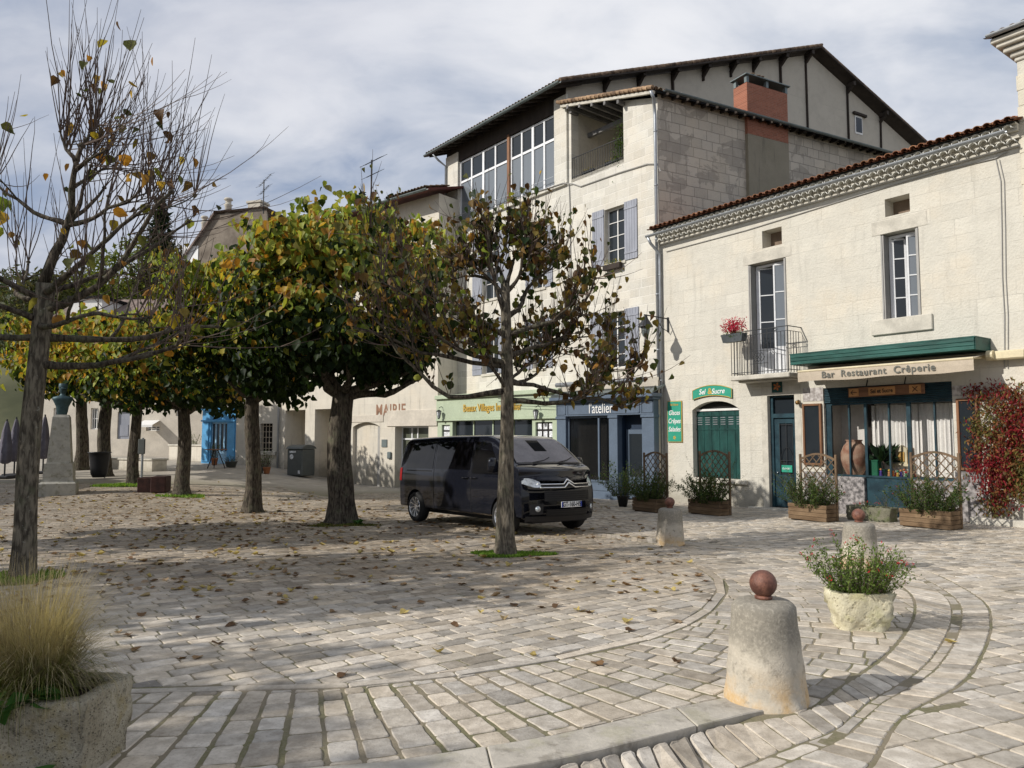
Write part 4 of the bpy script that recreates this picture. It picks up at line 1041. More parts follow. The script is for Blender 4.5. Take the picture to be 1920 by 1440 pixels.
# neighbour at the right edge
x0n = xR+.004
_, zn = H1.hit(1900, 60, -.4)
hn = empty('corner_house', H1.pt(x0n, 0, 0), H1.rz, 'taller pale stone house corner with moulded cornice at the right edge', 'building')
mb = MB(); mb.box(0, 7, -.05, 8, z_ground, zn-.3); mb.build('wall', H1S, hn)
mb = MB(); rg = random.Random(2); z = z_ground; k = 0
while z < zn-.9:
    h_ = .36; mb.box(-.03 if k % 2 else -.01, .75 if k % 2 else .5, -.062, -.05 if not k % 2 else .0, z, z+h_-.012, bev=.006); z += h_; k += 1
mb.build('quoin', stone_mat('quoin_stone', (.60, .56, .46), 'x', 3, 3, .1, var=.03, bump=.35), hn)
mb = MB()
for i, (o_, z_) in enumerate(((.04, -.55), (.10, -.45), (.20, -.33), (.30, -.2), (.38, -.1))): mb.box(-o_, 7, -.05-o_, 8, zn+z_, zn+z_+.12, bev=.02)
mb.build('cornice', MATS['cornice_stone'], hn)
gutter('gutter', hn, [(-.42, -.52, zn+.09), (7, -.52, zn+.09)], .07, 'zinc'); mb = MB(); mb.box(-.35, 7, -.4, 8, zn+.02, zn+.10); mb.build('roof', MATS['old_tile'], hn)
canal_roof('roof_tiles', hn, (-.42, -.45, zn+.06), (1, 0, 0), (0, .94, .34), 14, 4, .205, .38, 'old_tile', 5)
# ------------------------------------------------------------------ tall house
cx_, cy_ = H1.pt(xL, 0, 0).xy
H2 = Frame((cx_, cy_), .624, -.781)       # local x<0 runs away along the front
h2 = empty('tall_house', (cx_, cy_, 0), H2.rz, 'tall stone house with glazed top floor, loggia, timbered gable and brick chimney', 'building')
sd3 = Vector((.885, .466)); a_side = math.atan2(.466, .885)-H2.rz      # direction of the side wall in local coordinates
SX = Vector((math.cos(a_side), math.sin(a_side), 0))
xW = H2.hit(1062, 300)[0]; xE = H2.hit(838, 330)[0]; xLog0 = H2.hit(1071, 260)[0]; xLog1 = H2.hit(1169, 250)[0]
zWr = H2.hit(1240, 178)[1]           # eave at the corner
zWl = H2.hit(1068, 196)[1]           # roof edge where it meets the main wall
zLb = H2.hit(1120, 318)[1]; zg2 = H2.g(0)-.6
zCap = H2.hit(1120, 190)[1]
def zroof(x): return zWr+(zWl-zWr)*(x-0)/(xW-0)
# windows of the wing
w1 = H2.rect(1134, 388, 1171, 492); w2_ = H2.rect(1132, 585, 1172, 690)
mb = MB(); zmid = zLb
wins = [w1, w2_]
w3 = H2.rect(1000, 430, 1022, 540); w4 = H2.rect(1000, 600, 1022, 690); w5 = H2.rect(905, 440, 935, 560); w6 = H2.rect(905, 600, 935, 700); more = [w3, w4, w5, w6]
wallface(mb, xW, 0, zg2, zmid, [(*w1, .28), (*w2_, .28)])
mb.box(xW, xLog0-.001, 0, .4, zmid, zroof(xW)-.05)                    # pier left of the loggia
pts = [(xLog1, zmid), (0, zmid), (0, zroof(0)-.02), (xLog1, zroof(xLog1)-.02)]; mb.prism(pts, 0, .45)
mb.quad((xLog1, .02, zmid), (xLog1, 2.6, zmid), (xLog1, 2.6, zroof(xLog1)), (xLog1, .02, zroof(xLog1)))
mb.build('wall', H2S, h2)
# loggia inside
mb = MB(); D = 2.6
mb.quad((xW, D, zmid-.1), (xLog1+.6, D, zmid-.1), (xLog1+.6, D, zroof(xW)), (xW, D, zroof(xW))); mb.quad((xLog0, .4, zmid), (xLog0, D, zmid), (xLog0, D, zroof(xW)), (xLog0, .4, zroof(xW)))
mb.build('loggia_wall', MATS['plaster'], h2)
mb = MB(); mb.box(xLog0, xLog1+.01, 0, D, zmid-.12, zmid-.001); mb.build('loggia_floor', MATS['cornice_stone'], h2)
mb = MB(); 
for k_ in range(5): x = xLog0+.15+(xLog1-xLog0-.1)*k_/4; mb.box(x-.05, x+.05, -.35, D, zroof(x)-.22, zroof(x)-.08)
zb_ = zroof((xLog0+xLog1)/2)-.42; mb.box(xLog0, xLog1+.0, .9, 1.04, zb_-.25, zb_-.07); mb.box(xLog0, xLog0+.12, -.1, .3, zroof(xLog0)-.35, zroof(xLog0)-.12)
mb.each('loggia_beam', M('grey_timber', (.16, .155, .15), .8, .25, 3, .3, 40), h2)
mb = MB()
mb.bar((xLog0, .05, zmid+.86), (xLog1, .05, zmid+.86), .04, .02); mb.bar((xLog0, .05, zmid+.1), (xLog1, .05, zmid+.1), .02)
n = 22
for i in range(n+1): x = xLog0+(xLog1-xLog0)*i/n; mb.bar((x, .05, zmid+.02), (x, .05, zmid+.86), .014)
mb.build('railing', MATS['iron'], h2)
# wing roof: one slope falling towards the restaurant
L_side = None
# side wall plane: through the corner, along SX
def side_hit(px, py, off=0.0):
    """pixel -> (distance along side wall, height)"""
    o = Vector((cx_, cy_)); n = Vector((-sd3.y, sd3.x)); q = o-n*off; d = ray(px, py)
    t_ = (q.x*n.x+q.y*n.y)/(d.x*n.x+d.y*n.y); p = d*t_; return (Vector((p.x, p.y))-o).dot(sd3), p.z+CAMH
gab_o = H2.pt(xW, 0, 0)
def gable_hit(px, py, off=0.0):
    o = Vector((gab_o.x, gab_o.y)); n = Vector((-sd3.y, sd3.x)); d = ray(px, py); q = o-n*off
    t_ = (q.x*n.x+q.y*n.y)/(d.x*n.x+d.y*n.y); p = d*t_; return (Vector((p.x, p.y))-o).dot(sd3), p.z+CAMH
Lw = side_hit(1660, 288)[0]; zside = (side_hit(1260, 176)[1]+side_hit(1600, 272)[1])/2
rot_side = Matrix.Rotation(a_side, 4, 'Z')
side = lambda mb_: None
def sbuild(mb, name, mat, parent=h2, tint=False, smooth=False, org=(0, 0, 0)):
    o = mb.build(name, mat, parent, tint=tint, smooth=smooth); o.rotation_euler = (0, 0, a_side); o.location = org; return o
mb = MB(); zs = zside-.05
mb.quad((0, 0, zg2), (Lw, 0, zg2), (Lw, 0, zs), (0, 0, zs)); mb.quad((Lw, 0, zg2), (Lw, 3, zg2), (Lw, 3, zs), (Lw, 0, zs))
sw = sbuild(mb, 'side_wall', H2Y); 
# upper band of the side wall: plain plaster strip
# roof surface between side eave and gable wall
pa = Vector((0, 0, zside)); n_up = Vector((-SX.y, SX.x, 0))   # horizontal, away from the restaurant
wid = abs((Vector((xW, 0, 0))).dot(n_up)); rise = zWl-zWr
mb = MB(); ov = .45
up_ = (n_up*wid+Vector((0, 0, rise))).normalized(); Ls = math.hypot(wid, rise)
base = -up_*ov+Vector((0, 0, zside+.0))
a = base-SX*.35; b = base+SX*Lw; c_ = b+up_*(Ls+ov); d_ = a+up_*(Ls+ov)
# the front edge must follow the street front: shear the upper corner back along it
d_ = Vector((xW, -.30, 0)); d_.z = zWl+.0; a = Vector((.15, -.38, zside-.12))
mb.quad(a, b, c_, d_); th = Vector((0, 0, .06)); mb.quad(a-th, d_-th, c_-th, b-th); mb.quad(a, d_, d_-th, a-th); mb.quad(a-th, b-th, b, a)
mb.build('wing_roof', MATS['old_tile'], h2)
nfr = int((d_-a).length/.22); fr_dir = (d_-a).normalized()
# tiles along the front verge, with their rounded tops showing
mb = MB(); rg = random.Random(8)
for i in range(nfr+1):
    p = a+fr_dir*(i*.22); v = rg.gauss(1, .2); mb.cur = (v*1.25, v*1.15, v*1.0)
    mb.tube([p+Vector((0, -.05, .05)), p+fr_dir*.26+Vector((0, -.05, .085))], [.085, .07], 8)
    mb.tube([p+Vector((0, .16, .06)), p+fr_dir*.26+Vector((0, .16, .095))], [.085, .07], 8)
mb.build('verge_tiles', MATS['old_tile'], h2, tint=True)
mb = MB(); mb.bar(a+Vector((0, .03, -.09)), d_+Vector((0, .03, -.09)), .1, .10); mb.build('verge_board', MATS['cornice_stone'], h2)
ncol = int((Lw+.2)/.21)
canal_roof('roof_tiles', h2, a+Vector((0, 0, .02)), SX, up_, ncol, 3, .21, .38, 'old_tile', 6, True)
# eave rafters and gutter of the wing
mb = MB()
for i in range(int(Lw/.45)): p = SX*(i*.45+.2)+Vector((0, 0, zside-.14)); mb.bar(p-n_up*.42-Vector((0, 0, .08)), p+n_up*.3, .07, .09)
mb.each('rafter', MATS['dark_wood'], h2)
g0 = -n_up*.50+Vector((0, 0, zside-.18)); gutter('gutter', h2, [g0-SX*.1, g0+SX*(Lw+.1)], .07, 'dark_zinc')
# chimney
c0, _ = side_hit(1400, 300, .05); c1, _ = side_hit(1476, 300, .05); zct = side_hit(1440, 168, .05)[1]; zcb = side_hit(1440, 262, .05)[1]
mb = MB(); mb.box(c0, c1, -.14, .55, zcb, zct, bev=.01)
br = stone_mat('chimney_brick', (.31, .12, .075), 'x', .22, .065, 1, (.34, .24, .18), .18, .4, jsize=.008, warm=(.27, .12, .08))
ch = sbuild(mb, 'chimney', br)
mb = MB(); zc2 = zct
for (x, y) in ((c0+.05, -.09), (c1-.05, -.09), (c0+.05, .45), (c1-.05, .45), ((c0+c1)/2, -.09)): mb.box(x-.06, x+.06, y-.05, y+.07, zct, zct+.26)
mb.box(c0-.1, c1+.1, -.22, .62, zct+.26, zct+.31, bev=.01); o = mb.build('chimney_cap', MATS['dark_zinc'], ch)
mb = MB()
for i, (x, t1) in enumerate(((c0+.25, .3), (c0+.55, -.25), (c0+.75, .2))): mb.bar((x, -.2, zct+.36), (x+.35, .5, zct+.36+.08*t1), .16, .03)
mb.each('cap_tile', MATS['old_tile'], ch, tint=True)
mb = MB(); mb.box(c0, c1, -.138, 0.02, zg2, zcb-.002); o = sbuild(mb, 'chimney_breast', stone_mat('stained_render', (.28, .25, .19), 'x', 5, 5, .1, var=.05, bump=.3, stain=.75, warm=(.14, .13, .08)))
# main block front
zM0 = H2.hit(950, 385)[1]
z_eL = H2.hit(850, 292)[1]; z_eR = H2.hit(1045, 183)[1]; zME = (z_eL+z_eR)/2
gal = H2.rect(861, 330, 1040, 330); gx0, gx1 = H2.hit(861, 330)[0], H2.hit(1041, 280)[0]; gz0 = H2.hit(950, 384)[1]; gz1 = H2.hit(950, 258)[1]
mb = MB(); gy = .0
wallface(mb, xE, xW, zg2, zME, [(gx0, gx1, gz0, gz1, .25)]+[(*w_, .25) for w_ in more])
mb.quad((xE, 0, zg2), (xE, 0, zME), (xE, 9, zME), (xE, 9, zg2))
mb.build('main_wall', H2S, h2)
mb = MB(); xp = H2.hit(1042, 260)[0]; mb.box(xp, xW+.12, -.10, 0, gz0-.1, zME-.02, bev=.01); mb.box(xE, gx0-.02, -.07, 0, gz0, zME-.05); mb.box(xE-.02, xW, -.12, 0, gz0-.17, gz0-.02, bev=.01)
mb.build('pier', H2S, h2)
# glazed gallery, two groups
gm = H2.hit(953, 315)[0]
for (a, b, n) in ((gx0+.02, gm-.10, 4), (gm+.12, gx1-.02, 4)):
    zt = gz0+(gz1-gz0)*.66; mb = MB(); d1, d2 = .06, .16
    for i in range(n+1):
        x = a+(b-a)*i/n; w_ = .07 if i == 2 else .045; mb.box(x-w_, x+w_, d1, d2, gz0, gz1)
    for z in (gz0+.04, zt, gz1-.04): mb.box(a, b, d1+.012, d2-.012, z-.05, z+.05)
    o = mb.build('window', MATS['pvc_white'], h2)
    mb = MB(); mb.quad((a, .11, gz0), (b, .11, gz0), (b, .11, zt), (a, .11, zt)); mb.build('pane', GR, o)
    mb = MB(); mb.quad((a, .11, zt), (b, .11, zt), (b, .11, gz1), (a, .11, gz1)); mb.build('pane', GL, o)
mb = MB(); mb.box(gm-.07, gm+.09, -.02, .2, gz0, gz1+.1); mb.build('post', MATS['wood_frame'], h2)
mb = MB(); mb.bar((gx0, -.10, gz0+.35), (gx1, -.10, gz0+.35), .02); mb.build('guard_rail', MATS['zinc'], h2)
mb = MB(); mb.box(gx0-.2, gx1+.2, 1.5, 1.52, gz0-.2, gz1+.2)
for w_ in wins+more: mb.box(w_[0]-.2, w_[1]+.2, .9, .92, w_[2]-.2, w_[3]+.2)
mb.each('room_backing', MATS['room_dark'], h2)
mb = MB(); 
for (a, b) in ((gx0+.1, gx0+.7), (gx1-.6, gx1-.1)): mb = curtain(a, b, .5, gz0, gz1-.5, 3); mb.build('curtain', MATS['curtain'], h2, True)
for i, w_ in enumerate(wins+more):
    window(h2, *w_, .20, 2, 4, MATS['white_paint'], GL); sw_ = (w_[1]-w_[0])*.62
    louvre_shutter(h2, w_[0]-sw_-.02, w_[0]-.02, w_[2]-.03, w_[3]+.04, -.01); louvre_shutter(h2, w_[1]+.02, w_[1]+sw_+.02, w_[2]-.03, w_[3]+.04, -.01)
    mb = MB(); mb.box(w_[0]-.06, w_[1]+.06, -.05, .0, w_[2]-.12, w_[2]-.005, bev=.01); mb.build('sill', MATS['cornice_stone'], h2)
# cables along the front
mb = MB(); c = [H2.hit(*p) for p in ((1240, 322), (1234, 308), (1215, 308), (1160, 325), (1090, 350), (1075, 345), (1060, 345), (960, 378), (930, 392))]
mb.tube([(x, -.04 if x > xW else -.15, z) for x, z in c], .022, 5); c = [H2.hit(*p) for p in ((1068, 345), (1070, 400), (1071, 500), (1072, 640))]; mb.tube([(x, -.03, z) for x, z in c], .02, 5)
mb.build('cable', MATS['grey_paint'], h2)
mb = MB(); mb.tube([H2_ for H2_ in ((.13, -.5, zside-.2), (.12, -.35, zside-.4), (-.02, -.14, zside-.65), (-.02, -.12, zside-.9), (-.02, -.12, zg2+.6))], .055, 10)
for k_ in range(6): mb.tube([(-.02, -.12, zside-1.5-k_*1.9), (-.02, -.12, zside-1.44-k_*1.9)], .064, 10)
x = xE+.1; mb.tube([(x-.15, -.78, zME-.0), (x-.1, -.5, zME-.25), (x, -.14, zME-.5), (x, -.12, zg2+3)], .05, 8)
mb.build('drainpipe', MATS['zinc'], h2, True)
# main roof and gable
g_r = gable_hit(1520, 98); g_b = gable_hit(1716, 272); g_f = gable_hit(1046, 158)
GX = SX; go = Vector((xW, 0, 0)); og = Vector((xW, 0, 0))
def gp(u, z, off=0): return og+GX*u-n_up*off+Vector((0, 0, z))
mb = MB(); zl = zs-4
mb.add([gp(0, zl), gp(g_b[0]-.25, zl), gp(g_b[0]-.25, g_b[1]-.15), gp(g_r[0], g_r[1]-.12), gp(0, g_f[1]-.02)], [(0, 1, 2, 3, 4)])
mb.build('gable_wall', stone_mat('gable_plaster', (.46, .425, .36), 'x', 6, 6, .05, var=.03, bump=.3, warm=(.44, .41, .34)), h2)
mb = MB()
def gtop(u):
    return g_f[1]+(g_r[1]-g_f[1])*(u-g_f[0])/(g_r[0]-g_f[0]) if u < g_r[0] else g_r[1]+(g_b[1]-g_r[1])*(u-g_r[0])/(g_b[0]-g_r[0])
for px_, zpy, w_ in ((1134, 170, .2), (1198, 185, .22), (1262, 175, .22), (1320, 190, .18), (1372, 190, .16), (1466, 240, .2), (1514, 240, .13), (1590, 265, .14), (1650, 285, .12), (1415, 150, .14)):
    u = gable_hit(px_, 200, .06)[0]; zt = gtop(u)-.15; zb_ = gable_hit(px_, zpy, .06)[1]
    if px_ in (1320, 1372, 1134, 1198, 1415): zb_ = zt-.55
    a, b = gp(u, zb_, .03), gp(u+.04*math.sin(u*3), zt, .03); mb.bar(a, b, w_*.85, .07)
    q = gp(u, zt-.02, .0); mb.bar(q-n_up*.04, q-n_up*.5, .16, .20); mb.bar(gp(u, zt-.35, .04), gp(u, zt-.1, .36), .12, .12)
mb.each('timber_frame', MATS['dark_wood'], h2)
u = gable_hit(1611, 235)[0]; ws1 = gable_hit(1603, 252)[0]; ws2 = gable_hit(1617, 252)[0]; z1_ = gable_hit(1610, 218)[1]; z0_ = gable_hit(1610, 252)[1]
mb = MB(); mb.bar(gp(ws1-.15, z1_+.08, .06), gp(ws2+.25, z1_+.05, .06), .14, .12); mb.build('lintel', MATS['dark_wood'], h2)
mb = MB(); mb.quad(gp(ws1, z0_, .02), gp(ws2, z0_, .02), gp(ws2, z1_, .02), gp(ws1, z1_, .02)); o = mb.build('gable_window', MATS['white_paint'], h2)
mb = MB(); mb.quad(gp(ws1+.08, z0_+.1, .03), gp(ws2-.05, z0_+.1, .03), gp(ws2-.05, z1_-.1, .03), gp(ws1+.08, z1_-.1, .03)); mb.build('pane', GL, o)
# roof slabs with overhang past the gable
ovg = .55; back = H2.hit(838, 330)[0]-xW-.7          # roof runs along the front
al = Vector((1, 0, 0))
fu = g_f[0]-.0
def slab(p, q, ext, th=.07):
    """p,q: two points on the gable line; ext vector along the ridge"""
    up0 = Vector((0, 0, th)); o1 = -ext.normalized()*ovg
    A = [p+o1, q+o1, q+ext, p+ext]; mb.add([*[x for x in A], *[x+up0 for x in A]], [(0, 1, 2, 3), (7, 6, 5, 4), (0, 4, 5, 1), (1, 5, 6, 2), (2, 6, 7, 3), (3, 7, 4, 0)])
eave_f = gp(-.0, 0); eave_pt = Vector((xW, -.75, zME-.05))
pF = Vector((xW, -.75, g_f[1]-.28)); pR = gp(g_r[0], g_r[1]); pB = gp(g_b[0]+.1, g_b[1]-.06)
ext = Vector((xE-xW-.75, 0, 0)); mb = MB(); slab(pF, pR, ext); slab(pR+Vector((0, 0, .002)), pB, ext)
mb.build('roof', MATS['dark_wood'], h2)
nrm_ = (pR-pF).normalized(); eL = (xW-xE+.75+ovg)
e0 = pF+Vector((ovg, 0, .12)); 
canal_roof('roof_tiles', h2, e0+Vector((-eL, 0, 0)), (1, 0, 0), nrm_, int(eL/.21), 4, .21, .38, 'old_tile', 9)
mb = MB(); rg = random.Random(4)
for (p, q) in ((pF, pR), (pR, pB)):
    dd = (q-p); n = int(dd.length/.34); dd.normalize()
    for i in range(n+1):
        v = rg.gauss(.8, .2); mb.cur = (v, v*.95, v*.9); s_ = p+dd*(i*.34)+Vector((ovg-.1, 0, .14)); mb.tube([s_, s_+dd*.38+Vector((0, 0, .03))], [.09, .075], 8)
        s_ = s_+Vector((-.2, 0, 0)); mb.tube([s_, s_+dd*.38+Vector((0, 0, .03))], [.09, .075], 8)
mb.build('verge_tiles', MATS['old_tile'], h2, tint=True)
gutter('gutter', h2, [(xE-.7, -.85, pF.z+.04), (xW+ovg, -.85, pF.z+.04)], .085, 'dark_zinc')
mb = MB(); n = int((xW-xE)/.5)
for i in range(n+1):
    x = xE-.4+(xW-xE+.6)*i/n; p = Vector((x, -.75, pF.z-.06)); mb.bar(p, p+nrm_*1.3, .08, .1)
mb.quad((xE-.7, -.8, pF.z-.01), (xW+.5, -.8, pF.z-.01), (xW+.5, 0.05, pF.z+.30), (xE-.7, .05, pF.z+.30))
mb.box(xE, xW, -.02, .1, gz1, pF.z+.32)
mb.each('eave_timber', MATS['dark_wood'], h2)
# things on the house
fb = wall_thing('loggia_plant', 'bushy green plant hanging at the loggia corner of the tall house', 'plant', H2, xLog1-.25, H2.hit(1155, 280)[1], .15)
rs = np.random.RandomState(3); n = 900; P = rs.normal(0, 1, (n, 3))*np.array([.16, .12, .42])+np.array([.0, .0, .1]); P[:, 0] = np.minimum(P[:, 0], .22)
C = np.array([.05, .09, .02])*rs.uniform(.5, 1.7, (n, 1)); leaves('foliage', P, rs.normal(0, 1, (n, 3)), rs.normal(0, 1, (n, 3)), rs.uniform(.06, .11, n), C, LFM, fb, 1)
mb = MB(); mb.tube([(0, 0, .7), (.03, 0, .1), (.08, .05, -.5)], .015, 5); mb.build('stem', MATS['twig'], fb)
for i, px_ in enumerate((1098, 1142)):
    x, z = H2.hit(px_, 326 if i == 0 else 308, .0); bb = wall_thing('flower_box', ['dark planter box with yellow flowers on the left of the loggia ledge', 'dark planter box with yellow flowers on the right of the loggia ledge'][i], 'planter', H2, x, zmid+.02, .16, 'planter boxes on the loggia ledge')
    mb = MB(); mb.box(-.3, .3, -.08, .08, 0, .17, bev=.01); mb.build('box', MATS['plastic_black'], bb)
    n = 60; P = rs.uniform(-1, 1, (n, 3))*np.array([.28, .07, .05])+np.array([0, 0, .2]); C = np.where(rs.rand(n, 1) < .6, np.array([[.5, .42, .05]]), np.array([[.06, .10, .03]])); leaves('flowers', P, rs.normal(0, 1, (n, 3))+np.array([0, 0, 1]), rs.normal(0, 1, (n, 3)), rs.uniform(.04, .07, n), C, LFM, bb, 1)
x = (w1[0]+w1[1])/2; bb = wall_thing('window_box', 'dark window box with small yellow flowers between the blue-grey shutters', 'planter', H2, x, w1[2]-.28, -.12)
mb = MB(); mb.box(-.42, .42, -.1, .08, 0, .2, bev=.012); mb.build('box', MATS['dark_wood'], bb)
n = 120; P = rs.uniform(-1, 1, (n, 3))*np.array([.4, .08, .09])+np.array([0, 0, .26]); C = np.where(rs.rand(n, 1) < .4, np.array([[.5, .42, .05]]), np.array([[.07, .12, .03]])); leaves('flowers', P, rs.normal(0, 1, (n, 3))+np.array([0, 0, 1]), rs.normal(0, 1, (n, 3)), rs.uniform(.05, .08, n), C, LFM, bb, 1)
# bracket lantern on the restaurant corner
x, z = H1.hit(1253, 598); ln = wall_thing('bracket_lamp', 'dark iron street lamp on a bracket at the house corner', 'lamp', H1, x, z)
mb = MB(); mb.box(-.03, .03, -.04, 0, -.45, .05); mb.bar((0, -.03, 0), (0, -1.15, .03), .035); mb.tube([(0, -.04, -.42), (0, -.3, -.35), (0, -.6, -.02)], .014, 5)
mb.build('bracket', MATS['iron'], ln)
mb = MB(); mb.lathe([(.02, .02), (.06, 0), (.09, -.10), (.24, -.34), (.25, -.37), (.19, -.37)], 16, (0, -1.1, 0)); lp = mb.build('lamp_shade', MATS['iron'], ln)
mb = MB(); mb.lathe([(.02, -.72), (.10, -.66), (.14, -.5), (.15, -.372)], 12, (0, -1.1, 0)); mb.build('globe', MATS['dark_zinc'], lp, True)
# ------------------------------------------------------------------ atelier shopfront
s0, _ = H2.hit(1229, 860, -.45); AO = H2.pt(s0, -.45, 0); AT = Frame((AO.x, AO.y), .68, -.733)
at_ = empty('blue_shopfront', (AO.x, AO.y, 0), AT.rz, "slate blue wooden shopfront lettered l'atelier with dark recessed doorway", 'shopfront')
def ax(px): return AT.hit(px, 860)[0]
def az(py, px=1135): return AT.hit(px, py)[1]
aL = ax(1046); zg_ = AT.g(0)-.7; zc = az(744); zf1 = az(753); zf0 = az(779); D = 1.6
mb = MB()
for a, b in ((1046, 1063), (1144, 1160), (1206, 1229)): mb.box(ax(a), ax(b) if b < 1229 else 0, -.06, .22, zg_, zf0, bev=.008); mb.box(ax(a)+.05, (ax(b) if b < 1229 else 0)-.05, -.08, -.055, AT.g(ax(a))+.15, AT.g(ax(a))+.75, bev=.01); mb.box(ax(a)-.03, (ax(b) if b < 1229 else 0)+.03, -.10, .22, zf0-.10, zf0-.002, bev=.01)
mb.each('pilaster', MATS['slate_blue'], at_)
mb = MB(); mb.box(aL, 0, -.08, .22, zf0, zf1, bev=.006)
for a, b in ((aL+.02, ax(1064)), (ax(1067), ax(1203)), (ax(1206), -.02)): mb.box(a, a+.03, -.10, -.078, zf0+.06, zf1-.06); mb.box(b-.03, b, -.10, -.078, zf0+.06, zf1-.06); mb.box(a, b, -.10, -.078, zf1-.09, zf1-.06); mb.box(a, b, -.10, -.078, zf0+.06, zf0+.09)
mb.box(aL-.08, .08, -.22, .22, zf1+.001, zf1+.08, bev=.015); mb.box(aL-.14, .14, -.34, .22, zf1+.082, zc+.04, bev=.02)
mb.build('fascia', MATS['slate_blue'], at_)
text('lettering', "l'atelier", .52, MATS['letter_white'], at_, ((ax(1105)+ax(1156))/2, -.10, (zf0+zf1)/2), ext=.006, sx=.72)
mb = MB(); a, b = ax(1063), ax(1144); zb_ = AT.g(a)+.62
mb.box(a, b, 0, .15, zg_, zb_); mb.box(a+.1, (a+b)/2-.05, -.02, 0, zg_+.95, zb_-.12, bev=.008); mb.box((a+b)/2+.05, b-.1, -.02, 0, zg_+.95, zb_-.12, bev=.008); mb.box(a, b, -.03, .16, zb_, zb_+.06)
mb.build('stall_riser', MATS['slate_blue'], at_)
mb = MB(); c_ = ax(1121)
for x in (a+.04, c_, b-.04): mb.box(x-.035, x+.035, .05, .12, zb_+.06, zf0)
mb.box(a, b, .05, .12, zf0-.08, zf0-.001); o = mb.build('shop_window', MATS['slate_blue'], at_)
mb = MB(); mb.quad((a, .09, zb_), (b, .09, zb_), (b, .09, zf0), (a, .09, zf0)); mb.build('pane', glass_mat('atelier_glass', alpha=.35), o)
mb = MB(); a2, b2 = ax(1160), ax(1206); RD_ = .42; mb.quad((a2, .2, zg_), (a2, RD_, zg_), (a2, RD_, zf0), (a2, .2, zf0)); mb.quad((b2, .2, zg_), (b2, .2, zf0), (b2, RD_, zf0), (b2, RD_, zg_)); mb.quad((a2, RD_, zg_), (b2, RD_, zg_), (b2, RD_, zf0), (a2, RD_, zf0))
mb.build('recess', MATS['navy'], at_)
mb = MB(); mb.box(a2+.08, b2-.08, .34, .39, AT.g(a2)+.05, zf0-.5); dd = mb.build('door', MATS['slate_blue'], at_); mb = MB(); mb.quad((a2+.2, .335, AT.g(a2)+.8), (b2-.2, .335, AT.g(a2)+.8), (b2-.2, .335, zf0-.65), (a2+.2, .335, zf0-.65)); mb.build('pane', GL, dd)
mb = MB(); mb.box(aL, 0, .23, .26, zf0, zc+.6); mb.quad((0, .2, zg_), (0, 2.2, zg_), (0, 2.2, zc+.5), (0, .2, zc+.5)); mb.quad((aL, .2, zg_), (aL, .2, zc+.5), (aL, 4.5, zc+.5), (aL, 4.5, zg_)); mb.build('wall', MATS['plaster'], at_)
solid_ = MB(); solid_.box(a, b, .40, .42, zg_, zf0); solid_.build('room_backing', MATS['room_dark'], at_)
z2 = az(718); mb = MB(); mb.add([(aL-.1, -.28, zc+.10), (.12, -.28, zc+.10), (.12, 3.2, z2+.9), (aL-.1, 3.2, z2+.9), (aL-.1, -.28, zc+.045), (.12, -.28, zc+.045), (.12, 3.2, z2+.7), (aL-.1, 3.2, z2+.7)], [(0, 1, 2, 3), (4, 7, 6, 5), (0, 4, 5, 1), (1, 5, 6, 2), (3, 7, 4, 0)]); mb.build('roof', MATS['dark_zinc'], at_)
mb = MB(); mb.tube([(aL+.15, -.22, az(722, 1065)), (-.25, -.22, az(722, 1065))], .085, 10); mb.build('rolled_blind', MATS['zinc'], at_, True)
mb = MB()
for i, zq in enumerate((-.10, .03, .12)): mb.tube([(aL-3+k*.8, -.3-.02*i, zc+.1+zq-.12*math.sin(math.pi*k/14)) for k in range(int((3-aL)/.8)+1)], .012, 4)
mb.each('wire', MATS['iron'], at_)
# ------------------------------------------------------------------ green estate agency
p = AT.pt(aL, .25, 0); GS = Frame((p.x, p.y), .70, -.714)
gs = empty('green_shopfront', (p.x, p.y, 0), GS.rz, 'pale sage green estate agency front lettered Beaux Villages Immobilier in gold', 'shopfront')
def gx(px): return GS.hit(px, 850)[0]
def gz(py, px=930): return GS.hit(px, py)[1]
gL = gx(820); zg_ = GS.g(gL)-.6; z1 = gz(786); zt = gz(740)
mb = MB(); wallface(mb, gL, 0, zg_, zt, [(gx(848), gx(998), GS.g(gL)+.5, z1-.05, .25), (gx(1004), gx(1036), gz(850), gz(793), .12), (gx(828), gx(843), gz(850), gz(795), .12)])
mb.quad((gL, 0, zg_), (gL, 0, zt), (gL, 4, zt), (gL, 4, zg_)); mb.box(gL, 0, 0, 3.9, zt, zt+.1); mb.build('wall', MATS['sage'], gs)
mb = MB(); mb.box(gL, 0, -.10, -.003, z1-.03, z1+.05, bev=.01); mb.box(gL, 0, -.08, -.003, z1+.05, zt-.08, bev=.01); mb.box(gL, -.02, -.2, 0, zt-.08, zt+.1, bev=.02); mb.build('fascia', MATS['sage'], gs)
text('lettering', 'Beaux Villages Immobilier', .44, MATS['gold'], gs, ((gx(868)+gx(985))/2, -.10, (z1+zt)/2-.02), ext=.012, off=.006, sx=.78)
mb = MB(); a, b = gx(848), gx(998); zb_ = GS.g(gL)+.5
for q in (0, .25, .5, .75, 1): x = a+(b-a)*q; mb.box(x-.03, x+.03, .16, .22, zb_, z1-.05)
o = mb.build('shop_window', MATS['sage'], gs); mb = MB(); mb.quad((a, .2, zb_), (b, .2, zb_), (b, .2, z1), (a, .2, z1)); mb.build('pane', GL, o)
